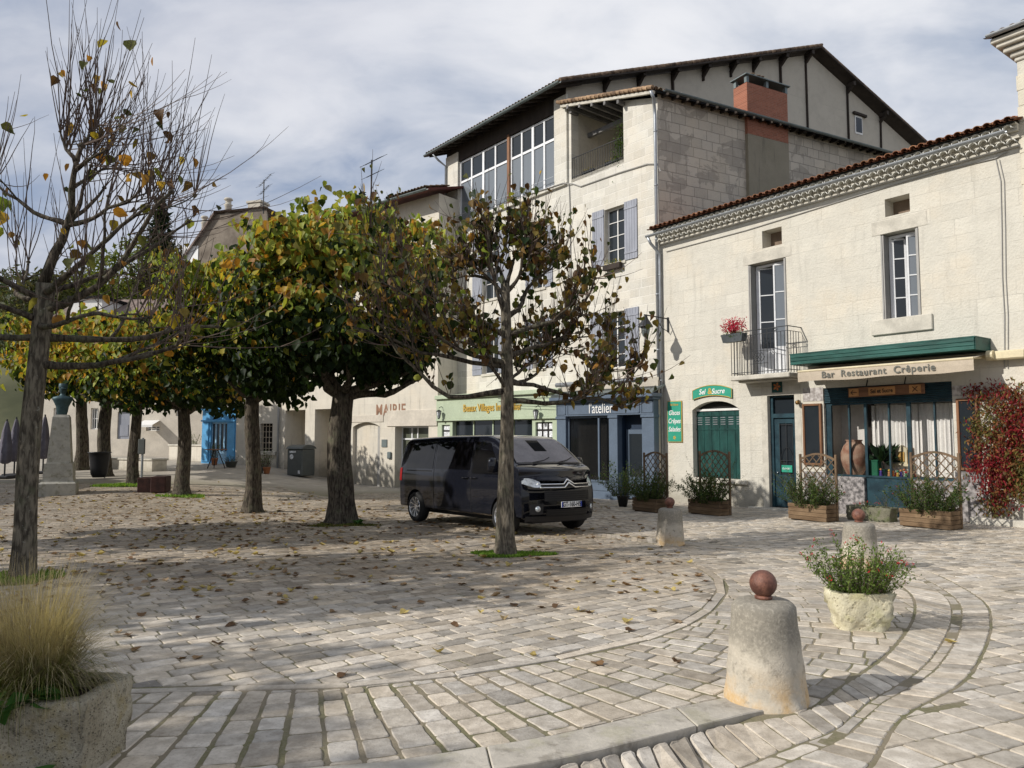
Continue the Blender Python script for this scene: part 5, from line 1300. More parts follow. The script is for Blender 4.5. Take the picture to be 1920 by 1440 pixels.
for (l, r_) in ((1004, 1036), (828, 843)):
    mb = MB(); x0_, x1_ = gx(l), gx(r_); z0_, z1_ = gz(850), gz(793); mb.box(x0_, x1_, .10, .12, z0_, z1_); o = mb.build('display_case', MATS['room_dark'], gs); mb = MB()
    nc = 3 if r_ == 1036 else 1
    for i in range(nc):
        for j in range(4): w_ = (x1_-x0_)/nc; h_ = (z1_-z0_)/4; mb.box(x0_+i*w_+.05, x0_+(i+1)*w_-.05, .09, .1, z0_+j*h_+.04, z0_+(j+1)*h_-.04)
    mb.each('notice', MATS['poster'], o)
def lantern(F, px, py, label, grp):
    x, z = F.hit(px, py); t_ = wall_thing('wall_lantern', label, 'lantern', F, x, z, 0, grp)
    mb = MB(); mb.tube([(0, 0, .25), (0, -.15, .32), (0, -.28, .25)], .015, 5); mb.lathe([(.02, .18), (.12, .12), (.13, .10)], 6, (0, -.28, 0)); mb.lathe([(.05, -.2), (.03, -.24)], 6, (0, -.28, 0))
    for k_ in range(6): a = k_*math.pi/3; mb.bar((.11*math.cos(a), -.28+.11*math.sin(a), .1), (.05*math.cos(a), -.28+.05*math.sin(a), -.2), .012)
    mb.build('lantern_frame', MATS['iron'], t_); mb = MB(); mb.lathe([(.045, -.2), (.10, .1)], 6, (0, -.28, 0)); mb.build('lantern_glass', MATS['poster'], t_)
lantern(GS, 832, 776, 'black wall lantern at the left end of the sage green fascia', 'lanterns on the green shopfront')
lantern(GS, 1014, 776, 'black wall lantern at the right end of the sage green fascia', 'lanterns on the green shopfront')
# ------------------------------------------------------------------ town hall
p = GS.pt(gL, .0, 0); MR = Frame((p.x, p.y), .78, -.63)
mr = empty('town_hall', (p.x, p.y, 0), MR.rz, 'cream rendered town hall lettered MAIRIE with arched recess and glazed door', 'building')
def mx(px): return MR.hit(px, 860)[0]
def mz(py, px): return MR.hit(px, py)[1]
mL = mx(521); zg_ = -2.6; zt = MR.hit(790, 372)[1]
dd = (mx(740), mx(803), MR.g(mx(770))-.1, mz(799, 770)); ar = (mx(661), mx(712), MR.g(mx(690))-.1, mz(792, 686))
o1 = (mx(533), mx(571), zg_, mz(769, 550)); o2 = (mx(589), mx(622), zg_, mz(767, 605)); zl_ = o2[3]
ups = []
for k_ in range(5):
    x = mx(800)-1.6-k_*3.6
    for zb2 in (zl_+1.6, zl_+5.0):
        if zb2+1.9 < zt-.3: ups.append((x-1.1, x, zb2, zb2+1.8))
mb = MB(); wallface(mb, mL, 0, zg_, zt, [(*dd, .5), (*ar, .18), (*o1, 1.6), (*o2, 1.6)]+[(*u_, .25) for u_ in ups])
for k in range(10):
    za = lambda u: ar[3]-.22*(abs(2*u-1)**2.2)
    u0, u1 = k/10, (k+1)/10; X0, X1 = ar[0]+(ar[1]-ar[0])*u0, ar[0]+(ar[1]-ar[0])*u1; mb.quad((X0, -.001, za(u0)), (X1, -.001, za(u1)), (X1, -.001, ar[3]), (X0, -.001, ar[3]))
mb.quad((0, 0, zg_), (0, 8, zg_), (0, 8, zt), (0, 0, zt)); mb.quad((mL, 0, zg_), (mL, 0, zt), (mL, 8, zt), (mL, 8, zg_))
mb.quad((ar[0], .18, ar[2]), (ar[1], .18, ar[2]), (ar[1], .18, ar[3]), (ar[0], .18, ar[3])); mb.quad((o1[0], 1.6, zg_), (o2[1], 1.6, zg_), (o2[1], 1.6, zl_+.1), (o1[0], 1.6, zl_+.1))
mb.build('wall', MAI, mr)
mb = MB(); mb.box(dd[0]-.55, 0, -.05, 0, dd[3], dd[3]+.75, bev=.01); mb.box(ar[0]-.3, ar[1]+.25, -.03, 0, ar[3]+.01, ar[3]+.35, bev=.01); mb.each('lintel', MATS['plaster_pale'], mr)
mb = MB(); f = .07; y_ = .45; c_ = (dd[0]+dd[1])/2
for x in (dd[0]+.04, c_-.02, dd[1]-.04, dd[0]+(dd[1]-dd[0])*.32): mb.box(x-f/2, x+f/2, y_-.03, y_+.03, dd[2], dd[3])
for z in (dd[2]+1.0, dd[3]-.6, dd[3]-.04): mb.box(dd[0], dd[1], y_-.028, y_+.028, z-f/2, z+f/2)
o = mb.build('door', MATS['pvc_white'], mr); mb = MB(); mb.quad((dd[0], y_+.01, dd[2]), (dd[1], y_+.01, dd[2]), (dd[1], y_+.01, dd[3]), (dd[0], y_+.01, dd[3])); mb.build('pane', glass_mat('door_glass', (.10, .11, .08), .1), o)
mb = MB(); mb.box(ar[1]-.28, ar[1]-.02, .10, .16, ar[2], ar[3]-.2); mb.build('side_door', MATS['grey_paint'], mr)
text('lettering', 'MAIRIE', .80, M('brown_letter', (.30, .17, .11), .8), mr, ((mx(711)+mx(752))/2, -.01, mz(770, 731)), ext=.004, off=.012, sx=.8, sp=1.1)
mb = MB(); x = mx(720); mb.box(x-.15, x+.22, -.04, 0, mz(838, 720), mz(824, 720)); mb.box(x+.3, x+.55, -.1, 0, mz(860, 724), mz(847, 724), bev=.03); mb.each('notice_plate', MATS['dark_zinc'], mr)
for u_ in ups: window(mr, *u_, .2, 2, 3, MATS['white_paint'], GL)
mb = MB(); mb.box(dd[0], dd[1], 1.2, 1.22, dd[2], dd[3]); mb.build('lobby', MATS['plaster'], mr)
mb = MB(); mb.tube([(mL+.12, -.1, zg_), (mL+.12, -.1, zl_+.3), (mL+.12, -.1, zt)], .06, 8); mb.build('drainpipe', MATS['zinc'], mr, True)
mb = MB(); ez = zt+.0
mb.add([(mL-.4, -.9, ez-.12), (.25, -.9, ez-.12), (.25, 4.5, ez+1.5), (mL-.4, 4.5, ez+1.5), (mL-.4, -.9, ez-.02), (.25, -.9, ez-.02), (.25, 4.5, ez+1.6), (mL-.4, 4.5, ez+1.6), (.25, 8.5, ez), (mL-.4, 8.5, ez)], [(0, 3, 2, 1), (4, 5, 6, 7), (0, 1, 5, 4), (1, 2, 6, 5), (3, 0, 4, 7), (7, 6, 8, 9)])
mb.build('roof', M('soffit_red', (.10, .03, .022), .8), mr)
canal_roof('roof_tiles', mr, (-2.6, -.95, ez+.02), (1, 0, 0), (0, .955, .285), 13, 4, .21, .38, 'old_tile', 12)
gutter('gutter', mr, [(-6, -.98, ez-.06), (.2, -.98, ez-.06)], .08, 'dark_zinc')
# ------------------------------------------------------------------ small shuttered house, blue shop
def frame2(l, r): a, b = ghit(*l), ghit(*r); return Frame((b.x, b.y), b.x-a.x, b.y-a.y), (Vector((a.x, a.y))-Vector((b.x, b.y))).length
_c = MR.pt(mL, 0, 0); _r = ray(441, 860); _l = _r*(42/_r.y); SH = Frame((_c.x, _c.y), _c.x-_l.x, _c.y-_l.y)
_x, _ = SH.hit(441, 860); sL = -_x
sh = empty('small_house', (SH.o.x, SH.o.y, 0), SH.rz, 'narrow cream house with barred window between the blue shop and the town hall', 'building')
def sr_(l, t_, r, b): return SH.rect(l, t_, r, b)
w_ = sr_(487, 794, 511, 846); zt = 5.8+SH.g(0)
mb = MB(); wallface(mb, -sL, 0, -2, zt, [(*w_, .35)]); mb.quad((-sL, 0, -2), (-sL, 0, zt), (-sL, 6, zt), (-sL, 6, -2)); mb.build('wall', MAI, sh)
mb = MB(); mb.box(w_[0]-.3, w_[1]+.3, -.15, .02, w_[2]-.22, w_[2]-.01, bev=.02); mb.build('sill', MATS['cornice_stone'], sh)
mb = MB(); mb.box(w_[0]-.1, w_[1]+.1, .36, .38, w_[2]-.1, w_[3]+.1); mb.build('room_backing', MATS['room_dark'], sh)
mb = MB(); 
for k_ in range(4): x = w_[0]+(w_[1]-w_[0])*(k_+.6)/4; mb.bar((x, .12, w_[2]), (x, .12, w_[3]), .03)
for k_ in range(5): z = w_[2]+(w_[3]-w_[2])*(k_+.5)/5; mb.bar((w_[0], .12, z), (w_[1], .12, z), .03)
mb.build('window_grille', MATS['canvas'], sh)
mb = MB(); mb.add([(-sL-.2, -.5, zt-.1), (.2, -.5, zt-.1), (.2, 4, zt+1.3), (-sL-.2, 4, zt+1.3), (-sL-.2, -.5, zt), (.2, -.5, zt), (.2, 4, zt+1.4), (-sL-.2, 4, zt+1.4)], [(0, 3, 2, 1), (4, 5, 6, 7), (0, 1, 5, 4), (1, 2, 6, 5), (3, 0, 4, 7)]); mb.build('roof', MATS['old_tile'], sh)
_c = SH.pt(-sL, 0, 0); BS = Frame((_c.x, _c.y), .93, -.36) 
def bx_(px): return BS.hit(px, 840)[0]
bL = -bx_(378); zb0 = BS.g(-bL/2)-.3; zf = BS.hit(410, 792)[1]; zt = BS.hit(410, 765)[1]
bs_ = empty('blue_shop', (BS.o.x, BS.o.y, 0), BS.rz, 'bright sky blue painted shopfront with glazed double door', 'shopfront')
mb = MB(); wallface(mb, -bL, 0, zb0, zt, [(bx_(394), bx_(425), zb0, zf, .2)]); mb.box(-bL, 0, -.12, 0, zf+.05, zf+.14); mb.box(-bL, 0, -.18, 0, zt-.14, zt, bev=.02)
for a, b in ((379, 391), (428, 440)): mb.box(bx_(a), bx_(b), -.06, 0, zb0+.4, zf, bev=.01)
mb.build('wall', MATS['blue_paint'], bs_)
mb = MB(); a, b = bx_(394), bx_(425); mb.box(a, b, .12, .17, zb0, zb0+1.0)
for q in (0, .25, .5, .75, 1): x = a+(b-a)*q; mb.box(x-.05, x+.05, .1, .17, zb0+1.0, zf)
mb.box(a, b, .1, .17, zf-.08, zf-.001); o = mb.build('door', M('pale_blue', (.30, .52, .72), .5), bs_); mb = MB(); mb.quad((a, .15, zb0+1), (b, .15, zb0+1), (b, .15, zf), (a, .15, zf)); mb.build('pane', GL, o)
text('lettering', 'L I L Y', .5, MATS['poster'], bs_, (-bL/2, -.03, (zf+zt)/2+.05), ext=.004) if False else None
mb = MB(); wallface(mb, -bL-.3, .02, zt, zt+4.5, []); mb.quad((.02, 0, zb0), (.02, 5, zb0), (.02, 5, zt+4.5), (.02, 0, zt+4.5)); mb.build('upper_wall', MAI, bs_)
mb = MB(); mb.box(-bL-.5, .3, -.5, 5, zt+4.5, zt+4.65); mb.build('roof', MATS['old_tile'], bs_)
# ------------------------------------------------------------------ far cream house behind a low wall
def solid(parent, name, mat, x0, x1, y0, y1, z0, z1, bev=0): mb = MB(); mb.box(x0, x1, y0, y1, z0, z1, bev=bev); return mb.build(name, mat, parent)
a = ghit(100, 858); FH = Frame((a.x, a.y+3), .995, -.10); 
fh = empty('cream_house', (FH.o.x, FH.o.y, 0), FH.rz, 'long cream two-storey house with small white awning behind the trees', 'building')
fw = FH.hit(385, 800)[0]; f0 = FH.hit(60, 800)[0]; zg0 = FH.g(fw/2)-1; zt = FH.hit(120, 622)[1]
fwin = [FH.rect(*r) for r in ((274, 798, 299, 808), (272, 690, 290, 722), (170, 765, 184, 805), (330, 740, 345, 780), (140, 690, 158, 722), (100, 765, 118, 805))]
fd = FH.rect(220, 772, 243, 823)
mb = MB(); wallface(mb, f0, fw, zg0, zt, [(*w_, .2) for w_ in fwin]+[(*fd, .2)]); mb.quad((fw, 0, zg0), (fw, 8, zg0), (fw, 8, zt), (fw, 0, zt)); mb.build('wall', MATS['plaster_pale'], fh)
for w_ in fwin: window(fh, *w_, .15, 3, 2, MATS['white_paint'], GL, .08, .05)
mb = MB(); mb.box(fd[0], fd[1], .1, .15, fd[2], fd[3]); mb.box(fd[0]+.15, fd[1]-.15, .07, .1, fd[2]+.2, fd[3]-.9); mb.build('door', MATS['grey_shutter'], fh)
mb = MB(); w_ = FH.rect(270, 788, 300, 797); mb.add([(w_[0], 0, w_[3]), (w_[1], 0, w_[3]), (w_[1], -.9, w_[2]), (w_[0], -.9, w_[2]), (w_[1], -.9, w_[2]-.15), (w_[0], -.9, w_[2]-.15)], [(0, 1, 2, 3), (3, 2, 4, 5)]); mb.build('awning', MATS['letter_white'], fh)
mb = MB(); mb.add([(f0-.5, -.7, zt-.1), (fw+.5, -.7, zt-.1), (fw+.5, 5, zt+3.2), (f0-.5, 5, zt+3.2), (fw+.5, 10, zt), (f0-.5, 10, zt)], [(0, 1, 2, 3), (3, 2, 4, 5)]); mb.add([(fw, 0, zt-.1), (fw, 8, zt), (fw, 5, zt+2.9)], [(0, 1, 2)])
mb.build('roof', M('far_roof', (.17, .125, .105), .9, .35, 1.2, .6, 6, stretch=(4, 1, 1), col2=(.25, .19, .16)), fh)
mb = MB(); q = FH.hit(130, 575)[0]; mb.box(q-1, q+1.4, 1.5, 4, zt, zt+2.6); mb.build('dormer', MATS['white_paint'], fh); mb = MB(); mb.box(q-1.2, q+1.6, 1.3, 4.2, zt+2.6, zt+2.8); mb.build('dormer_roof', MATS['old_tile'], fh)
# terrace walls
for i, (l, r, top, lab) in enumerate((((178, 843), (336, 850), 822, 'long low stained terrace wall in front of the cream house'), ((316, 861), (378, 865), 835, 'short pale stone wall block left of the blue shop'), ((172, 877), (285, 884), 862, 'low stone bench wall beyond the tree trunks'))):
    F_, Lq = frame2(l, r); zt_ = F_.hit(r[0], top+ (2 if i else 0))[1]; zb_ = F_.g(0)-.6
    t_ = empty('terrace_wall' if i < 2 else 'stone_bench', (F_.o.x, F_.o.y, 0), F_.rz, lab, 'wall' if i < 2 else 'bench')
    solid(t_, 'wall_body', MAI if i else stone_mat('stained_terrace', (.48, .42, .31), 'x', 5, 5, .1, bump=.3, stain=.8), -Lq, 0, 0, .8 if i else 1.2, zb_, zt_, .02); solid(t_, 'coping', MATS['cornice_stone'], -Lq-.05, .05, -.06, .86 if i else 1.3, zt_+.001, zt_+.10, .02)
# gabled house with chimneys on the slope, antennas
a = ray(420, 600)*(62/ray(420, 600).y); GH = Frame((a.x, 62), .96, -.28)
gh = empty('gabled_house', (GH.o.x, GH.o.y, 0), GH.rz, 'tall gabled house with round chimney pots rising behind the trees', 'building')
l, z_e = GH.hit(352, 478); ap, z_a = GH.hit(405, 398); r_, z_r = GH.hit(500, 400)
mb = MB(); mb.add([(l, 0, -1), (r_, 0, -1), (r_, 0, z_a-.2), (ap, 0, z_a-.2), (l, 0, z_e)], [(0, 1, 2, 3, 4)]); mb.quad((l, 0, -1), (l, 0, z_e), (l, 9, z_e), (l, 9, -1)); mb.build('wall', M('weathered_gable', (.20, .165, .13), .95, .3, .8, .4, 8, col2=(.27, .23, .185)), gh)
mb = MB(); mb.add([(l-.4, -.3, z_e-.35), (ap, -.3, z_a), (ap, 9, z_a), (l-.4, 9, z_e-.35), (r_, -.3, z_a), (r_, 9, z_a)], [(0, 3, 2, 1), (1, 2, 5, 4)]); mb.add([(l-.4, -.3, z_e-.6), (ap, -.3, z_a-.25), (ap, -.3, z_a), (l-.4, -.3, z_e-.35)], [(0, 1, 2, 3)]); mb.build('roof', MATS['far_roof'], gh)
for (px_, top, wd) in ((420, 368, .35), (375, 402, .3)):
    x, z = GH.hit(px_, top); mb = MB(); mb.lathe([(wd*.8, -3), (wd*.8, -.7), (wd*1.1, -.6), (wd*.7, -.5), (wd*.7, -.2), (wd*1.1, -.15), (wd*.9, 0)], 10, (x, .6, z)); mb.build('chimney', MATS['plaster'], gh, True)
mb = MB(); x, z = GH.hit(475, 368); mb.box(x-.7, x+.6, .2, 1.3, z-2.5, z-.5, bev=.05); mb.box(x-.8, x+.7, .1, 1.4, z-.5, z-.3, bev=.03); mb.build('chimney_stack', MATS['plaster'], gh)
mb = MB(); q = GH.rect(352, 462, 372, 490); mb.box(q[0]-.5, q[1], -.05, .0, q[2]-1, q[3]); mb.build('white_panel', MATS['letter_white'], gh)
def antenna(F, px, top, bot, label, tilt, yl=0):
    x, z = F.hit(px, top, yl); _, zb = F.hit(px, bot, yl); t_ = wall_thing('tv_antenna', label, 'antenna', F, x, zb, yl, 'rooftop antennas')
    mb = MB(); h = z-zb; mb.tube([(0, 0, 0), (0, 0, h)], .05, 6); mb.build('mast', MATS['iron'], t_)
    mb = MB(); d = Vector((math.cos(tilt), 0, math.sin(tilt)))
    for hh, L_ in ((h-.1, 1.5), (h-.9, 1.1)):
        mb.bar(Vector((0, 0, hh))-d*L_*.4, Vector((0, 0, hh))+d*L_*.6, .035)
        for k_ in range(6): p = Vector((0, 0, hh))+d*(L_*(k_/5-.4)); mb.bar(p-Vector((.12, .3, .2)), p+Vector((.12, .3, .2)), .02)
    mb.build('aerial', MATS['iron'], t_)
antenna(GH, 495, 338, 400, 'slanting television antenna left above the crown of the trees', .7)
antenna(MR, 697, 300, 450, 'tall thin television mast standing above the green tree crown', .1, 4)
# hillside
mb = MB(); n = 40; vs = []
rg = random.Random(6)
rows = ((78, 0), (95, .25), (120, .6), (150, .85), (190, 1.0), (260, .9))
for j, (Y, hq) in enumerate(rows):
    for i in range(n+1):
        X = -170+i*4.6; top = 38*(1-sstep(-60, 0, X*150/Y))+3*math.sin(X*.07)+2*math.sin(X*.19+1); vs.append((X, Y+rg.uniform(-2, 2), -1+top*hq*1.0+.5*math.sin(X*.4+Y)))
mb.add(vs, [(j*(n+1)+i, j*(n+1)+i+1, (j+1)*(n+1)+i+1, (j+1)*(n+1)+i) for j in range(len(rows)-1) for i in range(n)])
mb.build('hill', M('hill_ground', (.075, .085, .04), .95, .35, .08, .6, 2, col2=(.13, .13, .07)), smooth=True)['kind'] = 'structure'
# ------------------------------------------------------------------ van (local x forward, y left)
wf, wr = ghit(936, 1001), ghit(779, 978.5)
fwd = Vector((wf.x-wr.x, wf.y-wr.y)).normalized(); vang = math.atan2(fwd.y, fwd.x); lft = Vector((-fwd.y, fwd.x))
van_o = Vector((wf.x+.13, wf.y-.02))+lft*.90          # front axle, centre line
van = empty('parked_van', (van_o.x, van_o.y, G(van_o.x, van_o.y)+.005), vang, 'black passenger van with chrome chevron grille parked on the square behind a slim tree', 'van')
van.scale = (1.04, 1.04, 1.04)
_dx = (G(van_o.x+fwd.x, van_o.y+fwd.y)-G(van_o.x, van_o.y)); _dy = (G(van_o.x+lft.x, van_o.y+lft.y)-G(van_o.x, van_o.y)); van.rotation_euler = (math.atan(_dy), -math.atan(_dx), vang)
XF, XR, HW = .90, -4.10, .955; SC = 1.0
def top_z(x):
    P = [(XR-.0, 1.55), (XR+.05, 1.80), (XR+.25, 1.895), (-2.2, 1.93), (-.75, 1.915), (-.50, 1.87), (-.30, 1.79), (.30, 1.375), (.42, 1.32), (.60, 1.275), (.80, 1.17), (.87, 1.09), (XF, 1.0)]
    for i in range(len(P)-1):
        if P[i][0] <= x <= P[i+1][0]:
            u = (x-P[i][0])/(P[i+1][0]-P[i][0]); return P[i][1]+(P[i+1][1]-P[i][1])*u
    return P[-1][1]
def sec(x, t):
    """t 0..1 from sill (0) up the side and over to the centre line (1) -> y,z"""
    zt = top_z(x); zb = .26; hw = HW*(1-.03*max(0, (x-.1)/.8)**2)
    zbelt = min(1.17, zt-.06)
    if t < .42:
        u = t/.42; z = zb+(zbelt-zb)*u; y = hw*(1-.035*(1-u)**3-.010*math.sin(u*math.pi)*0); 
        if u > .55: y -= .012*((u-.55)/.45)**2
        return y, z
    H = zt-zbelt; tum = .17*H/.88 if H > 0 else 0
    if t < .72:
        u = (t-.42)/.30; z = zbelt+(H*.86)*u; y = hw-.012-tum*.80*u**1.15; return y, z
    u = (t-.72)/.28; ye = hw-.012-tum*.80
    r = min(.14, H*.14+.02)
    if u < .35:
        a = u/.35*math.pi/2; return ye-r*(1-math.cos(a))*.9-0*r, zbelt+H*.86+(H*.14-.012)*math.sin(a)
    v = (u-.35)/.65; y0 = ye-r*.9; return y0*(1-v), zt-.012+.012*math.sin(v*math.pi/2)
def deform(x, y, z):
    f = max(0, (x+.3)/1.2); a = abs(y)/HW
    xx = x-.36*a**2.3*f**2
    f2 = max(0, (-3.6-x)/.5); xx += .10*a**3*f2
    if x > .75: xx -= (.07*max(0, (.50-z)/.25)**1.5+.10*max(0, (z-.80)/.22)**1.6)*((x-.75)/.15)
    if x < -3.7: xx += .10*max(0, (z-1.0)/.9)**1.2*((-3.7-x)/.4)*.9
    return xx, y, z
stx = [XR, XR+.03, XR+.1, XR+.25, -3.6, -3.28, -2.9, -2.4, -1.9, -1.4, -1.0, -.75, -.6, -.5, -.4, -.3, -.15, 0, .15, .3, .42, .52, .62, .72, .80, .85, .88, XF]
tt = [0, .05, .12, .2, .28, .35, .42, .50, .58, .66, .72, .75, .785, .818, .87, .93, 1.0]
mb = MB(); vs = []; K = 2*len(tt)-1
for x in stx:
    row = [(-sec(x, t_)[0], sec(x, t_)[1]) for t_ in tt]+[(sec(x, t_)[0], sec(x, t_)[1]) for t_ in reversed(tt[:-1])]
    for y, z in row: vs.append(deform(x, y, z))
ns = len(stx); fs = [(i*K+j, i*K+j+1, (i+1)*K+j+1, (i+1)*K+j) for i in range(ns-1) for j in range(K-1)]
fs += [(i*K+K-1, i*K, (i+1)*K, (i+1)*K+K-1) for i in range(ns-1)]
# end caps as grids across
half = len(tt)-1
for i in (0, ns-1):
    for j in range(half):
        a, b, c, d = i*K+j, i*K+j+1, i*K+K-2-j, i*K+K-1-j
        f = (a, b, c, d) if b != c else (a, b, d)
        fs.append(f if i else f[::-1])
mb.add(vs, fs)
body = mb.build('body', VP, van, True)
bm = bmesh.new(); bm.from_mesh(body.data); bmesh.ops.recalc_face_normals(bm, faces=bm.faces); bm.to_mesh(body.data); bm.free()
sub = body.modifiers.new('s', 'SUBSURF'); sub.levels = 2; sub.render_levels = 2
cut = MB()
for x in (0, -3.275): cut.lathe([(.395, -.5), (.395, .5)], 40, (0, 0, 0))
cut_o = []
for x in (0, -3.275):
    for s_ in (-1, 1):
        c_ = MB(); c_.lathe([(.395, -.17), (.395, .17)], 40); o = c_.build('cutter', MATS['black']); o.parent = van; o.matrix_parent_inverse = Matrix(); o.rotation_euler = (R(90), 0, 0); o.location = (x, s_*.90, .335); cut_o.append(o)
        m_ = body.modifiers.new('b', 'BOOLEAN'); m_.object = o; m_.operation = 'DIFFERENCE'; m_.solver = 'EXACT'
bpy.context.view_layer.update(); dg = bpy.context.evaluated_depsgraph_get()
me = bpy.data.meshes.new_from_object(body.evaluated_get(dg)); body.modifiers.clear(); body.data = me; me.materials.clear(); me.materials.append(VP)
for o in cut_o: bpy.data.objects.remove(o)
me.shade_smooth()
try: me.set_sharp_from_angle(angle=R(38))
except Exception: pass
def patch(name, grid, mat, parent=van, off=.006, smooth=True, both=False):
    """grid[x_i][j] of (x, t) side-surface samples, pushed outwards"""
    out = None
    for s_ in ((-1, 1) if both else (-1,)):
        mb = MB(); vs = []
        for row in grid:
            for (x, t_) in row:
                y, z = sec(x, t_); X, Y, Z_ = deform(x, y, z); vs.append((X, s_*(Y+off), Z_+(off if t_ > .72 else 0)))
        r = len(grid); c = len(grid[0]); fs = [(i*c+j, i*c+j+1, (i+1)*c+j+1, (i+1)*c+j) for i in range(r-1) for j in range(c-1)]
        mb.add(vs, fs if s_ < 0 else [f[::-1] for f in fs]); o = mb.build(name, mat, parent, smooth); out = out or o
    return out
VG = MATS['van_glass']
def winpatch(x0, x1, x0t=None, x1t=None, t0=.435, t1=.70):
    x0t = x0 if x0t is None else x0t; x1t = x1 if x1t is None else x1t; g = []
    for i in range(9):
        u = i/8; g.append([((x0+(x1-x0)*u)*(1-v)+(x0t+(x1t-x0t)*u)*v, t0+(t1-t0)*v) for v in [k/7 for k in range(8)]])
    return g
# side glazing
patch('side_window', winpatch(-1.02, .02, -1.02, -.50, .40, .70), VG, both=True)
patch('side_window', winpatch(-2.45, -1.12), VG, both=True)
patch('side_window', winpatch(-3.75, -2.55, -3.70, -2.55), VG, both=True)
# windscreen with a sunshade behind it
def toppatch(name, x0, x1, y0, y1, mat, off=.008, nx=8, ny=16, parent=van, yt0=None, yt1=None):
    mb = MB(); vs = []
    for i in range(nx+1):
        u = i/nx; x = x0+(x1-x0)*u
        ya, yb_ = y0+((yt0 if yt0 is not None else y0)-y0)*u, y1+((yt1 if yt1 is not None else y1)-y1)*u
        for j in range(ny+1):
            y = ya+(yb_-ya)*j/ny; ymax = sec(x, .8)[0]; zt = top_z(x)
            # height on the section at |y|
            lo, hi = .72, 1.0
            for _ in range(24):
                m_ = (lo+hi)/2
                if sec(x, m_)[0] > abs(y): lo = m_
                else: hi = m_
            z = sec(x, lo)[1]; X, Y, Z_ = deform(x, y, z); vs.append((X+off*.6, Y, Z_+off))
    mb.add(vs, [(i*(ny+1)+j, (i+1)*(ny+1)+j, (i+1)*(ny+1)+j+1, i*(ny+1)+j+1) for i in range(nx) for j in range(ny)])
    return mb.build(name, mat, parent, True)
ws_ = toppatch('windscreen', -.44, .33, -.70, .70, MATS['screen_shade'], .006, 10, 20, yt0=-.80, yt1=.80)
toppatch('screen_glass', -.44, .33, -.72, .72, glass_mat('screen_clear', (.03, .03, .05), .03, alpha=.04), .012, 10, 20, ws_, -.82, .82)
toppatch('toll_badge', -.30, .02, -.16, .16, MATS['plastic_black'], .009, 3, 3, ws_)
toppatch('bonnet_edge', .33, .40, -.80, .80, MATS['plastic_black'], .010, 2, 16)
mb = MB()
for s_ in (-.5, .12): mb.tube([deform(.40, s_, 1.36), deform(.30, s_+.35, 1.40), deform(.22, s_+.55, 1.455)], .009, 4)
mb.each('wiper', MATS['plastic_black'], van)
# panel gaps
for x0_, x1_ in ((-1.07, -1.07), (-2.50, -2.50)): patch('door_gap', [[(x0_-.006, k/20*.70+.02) for k in range(21)], [(x0_+.006, k/20*.70+.02) for k in range(21)]], MATS['black'], off=.003, both=True)
patch('slide_rail', [[(-3.7, .405), (-3.7, .415)], [(-2.6, .405), (-2.6, .415)]], MATS['black'], off=.004, both=True)
patch('side_moulding', [[(-3.7, .02), (-3.7, .075)], [(-3.7, .02), (-3.7, .075)]], MATS['plastic_black'], off=.004)
for x in (-1.25, -.95): 
    for s_ in (-1, 1):
        y, z = sec(x, .36); mb = MB(); mb.tube([(x-.10, s_*(y+.0), z), (x-.08, s_*(y+.035), z), (x+.08, s_*(y+.035), z), (x+.10, s_*(y), z)], .014, 6); mb.build('door_handle', VP, van, True)
# mirrors
for s_ in (-1, 1):
    mb = MB(); y, z = sec(-.08, .43); mb.tube([(-.10, s_*(y-.02), z+.02), (-.08, s_*(y+.10), z+.05)], .035, 8); prof = [(.0, -.14), (.085, -.13), (.105, -.05), (.10, .08), (.07, .14), (0, .15)]
    mb.lathe(prof, 14, (-.08, s_*(y+.17), z+.12), .62, 1.15); mb.build('mirror', VP, van, True)
# front: nose surface sampler
def nose(y, z, off=.006): X, Y, Z_ = deform(XF, y, z); return (X+off, Y, Z_)
def npatch(name, pts_rows, mat, parent=van, off=.008, smooth=False):
    mb = MB(); vs = [nose(y, z, off) for row in pts_rows for (y, z) in row]; r = len(pts_rows); c = len(pts_rows[0])
    mb.add(vs, [(i*c+j, i*c+j+1, (i+1)*c+j+1, (i+1)*c+j) for i in range(r-1) for j in range(c-1)]); return mb.build(name, mat, parent, smooth)
def hstrip(name, y0, y1, z0f, z1f, mat, off, n=24, parent=van):
    return npatch(name, [[(y0+(y1-y0)*k/n, zf(y0+(y1-y0)*k/n)) for k in range(n+1)] for zf in (z0f, z1f)], mat, parent, off)
hstrip('grille', -.56, .56, lambda y: .64, lambda y: .83, MATS['black'], .004)
hstrip('bumper', -.86, .86, lambda y: .265, lambda y: .36, MATS['plastic_black'], .012, 30)
hstrip('air_intake', -.52, .52, lambda y: .37, lambda y: .49, MATS['black'], .008, 24)
for z in (.40, .44): hstrip('intake_bar', -.50, .50, lambda y, z=z: z, lambda y, z=z: z+.012, MATS['plastic_black'], .014)
for s_ in (-1, 1): npatch('fog_recess', [[(s_*(.58+.22*k/6), z) for k in range(7)][::s_] for z in (.40, .59)], MATS['plastic_black'], van, .006)
for z in (.66, .70, .74, .78): hstrip('grille_bar', -.54, .54, lambda y, z=z: z, lambda y, z=z: z+.012, MATS['plastic_black'], .012)
def chev(dz):
    def f(y):
        a = abs(y); return .79+dz+(.085*(1-a/.085) if a < .085 else 0)
    return f
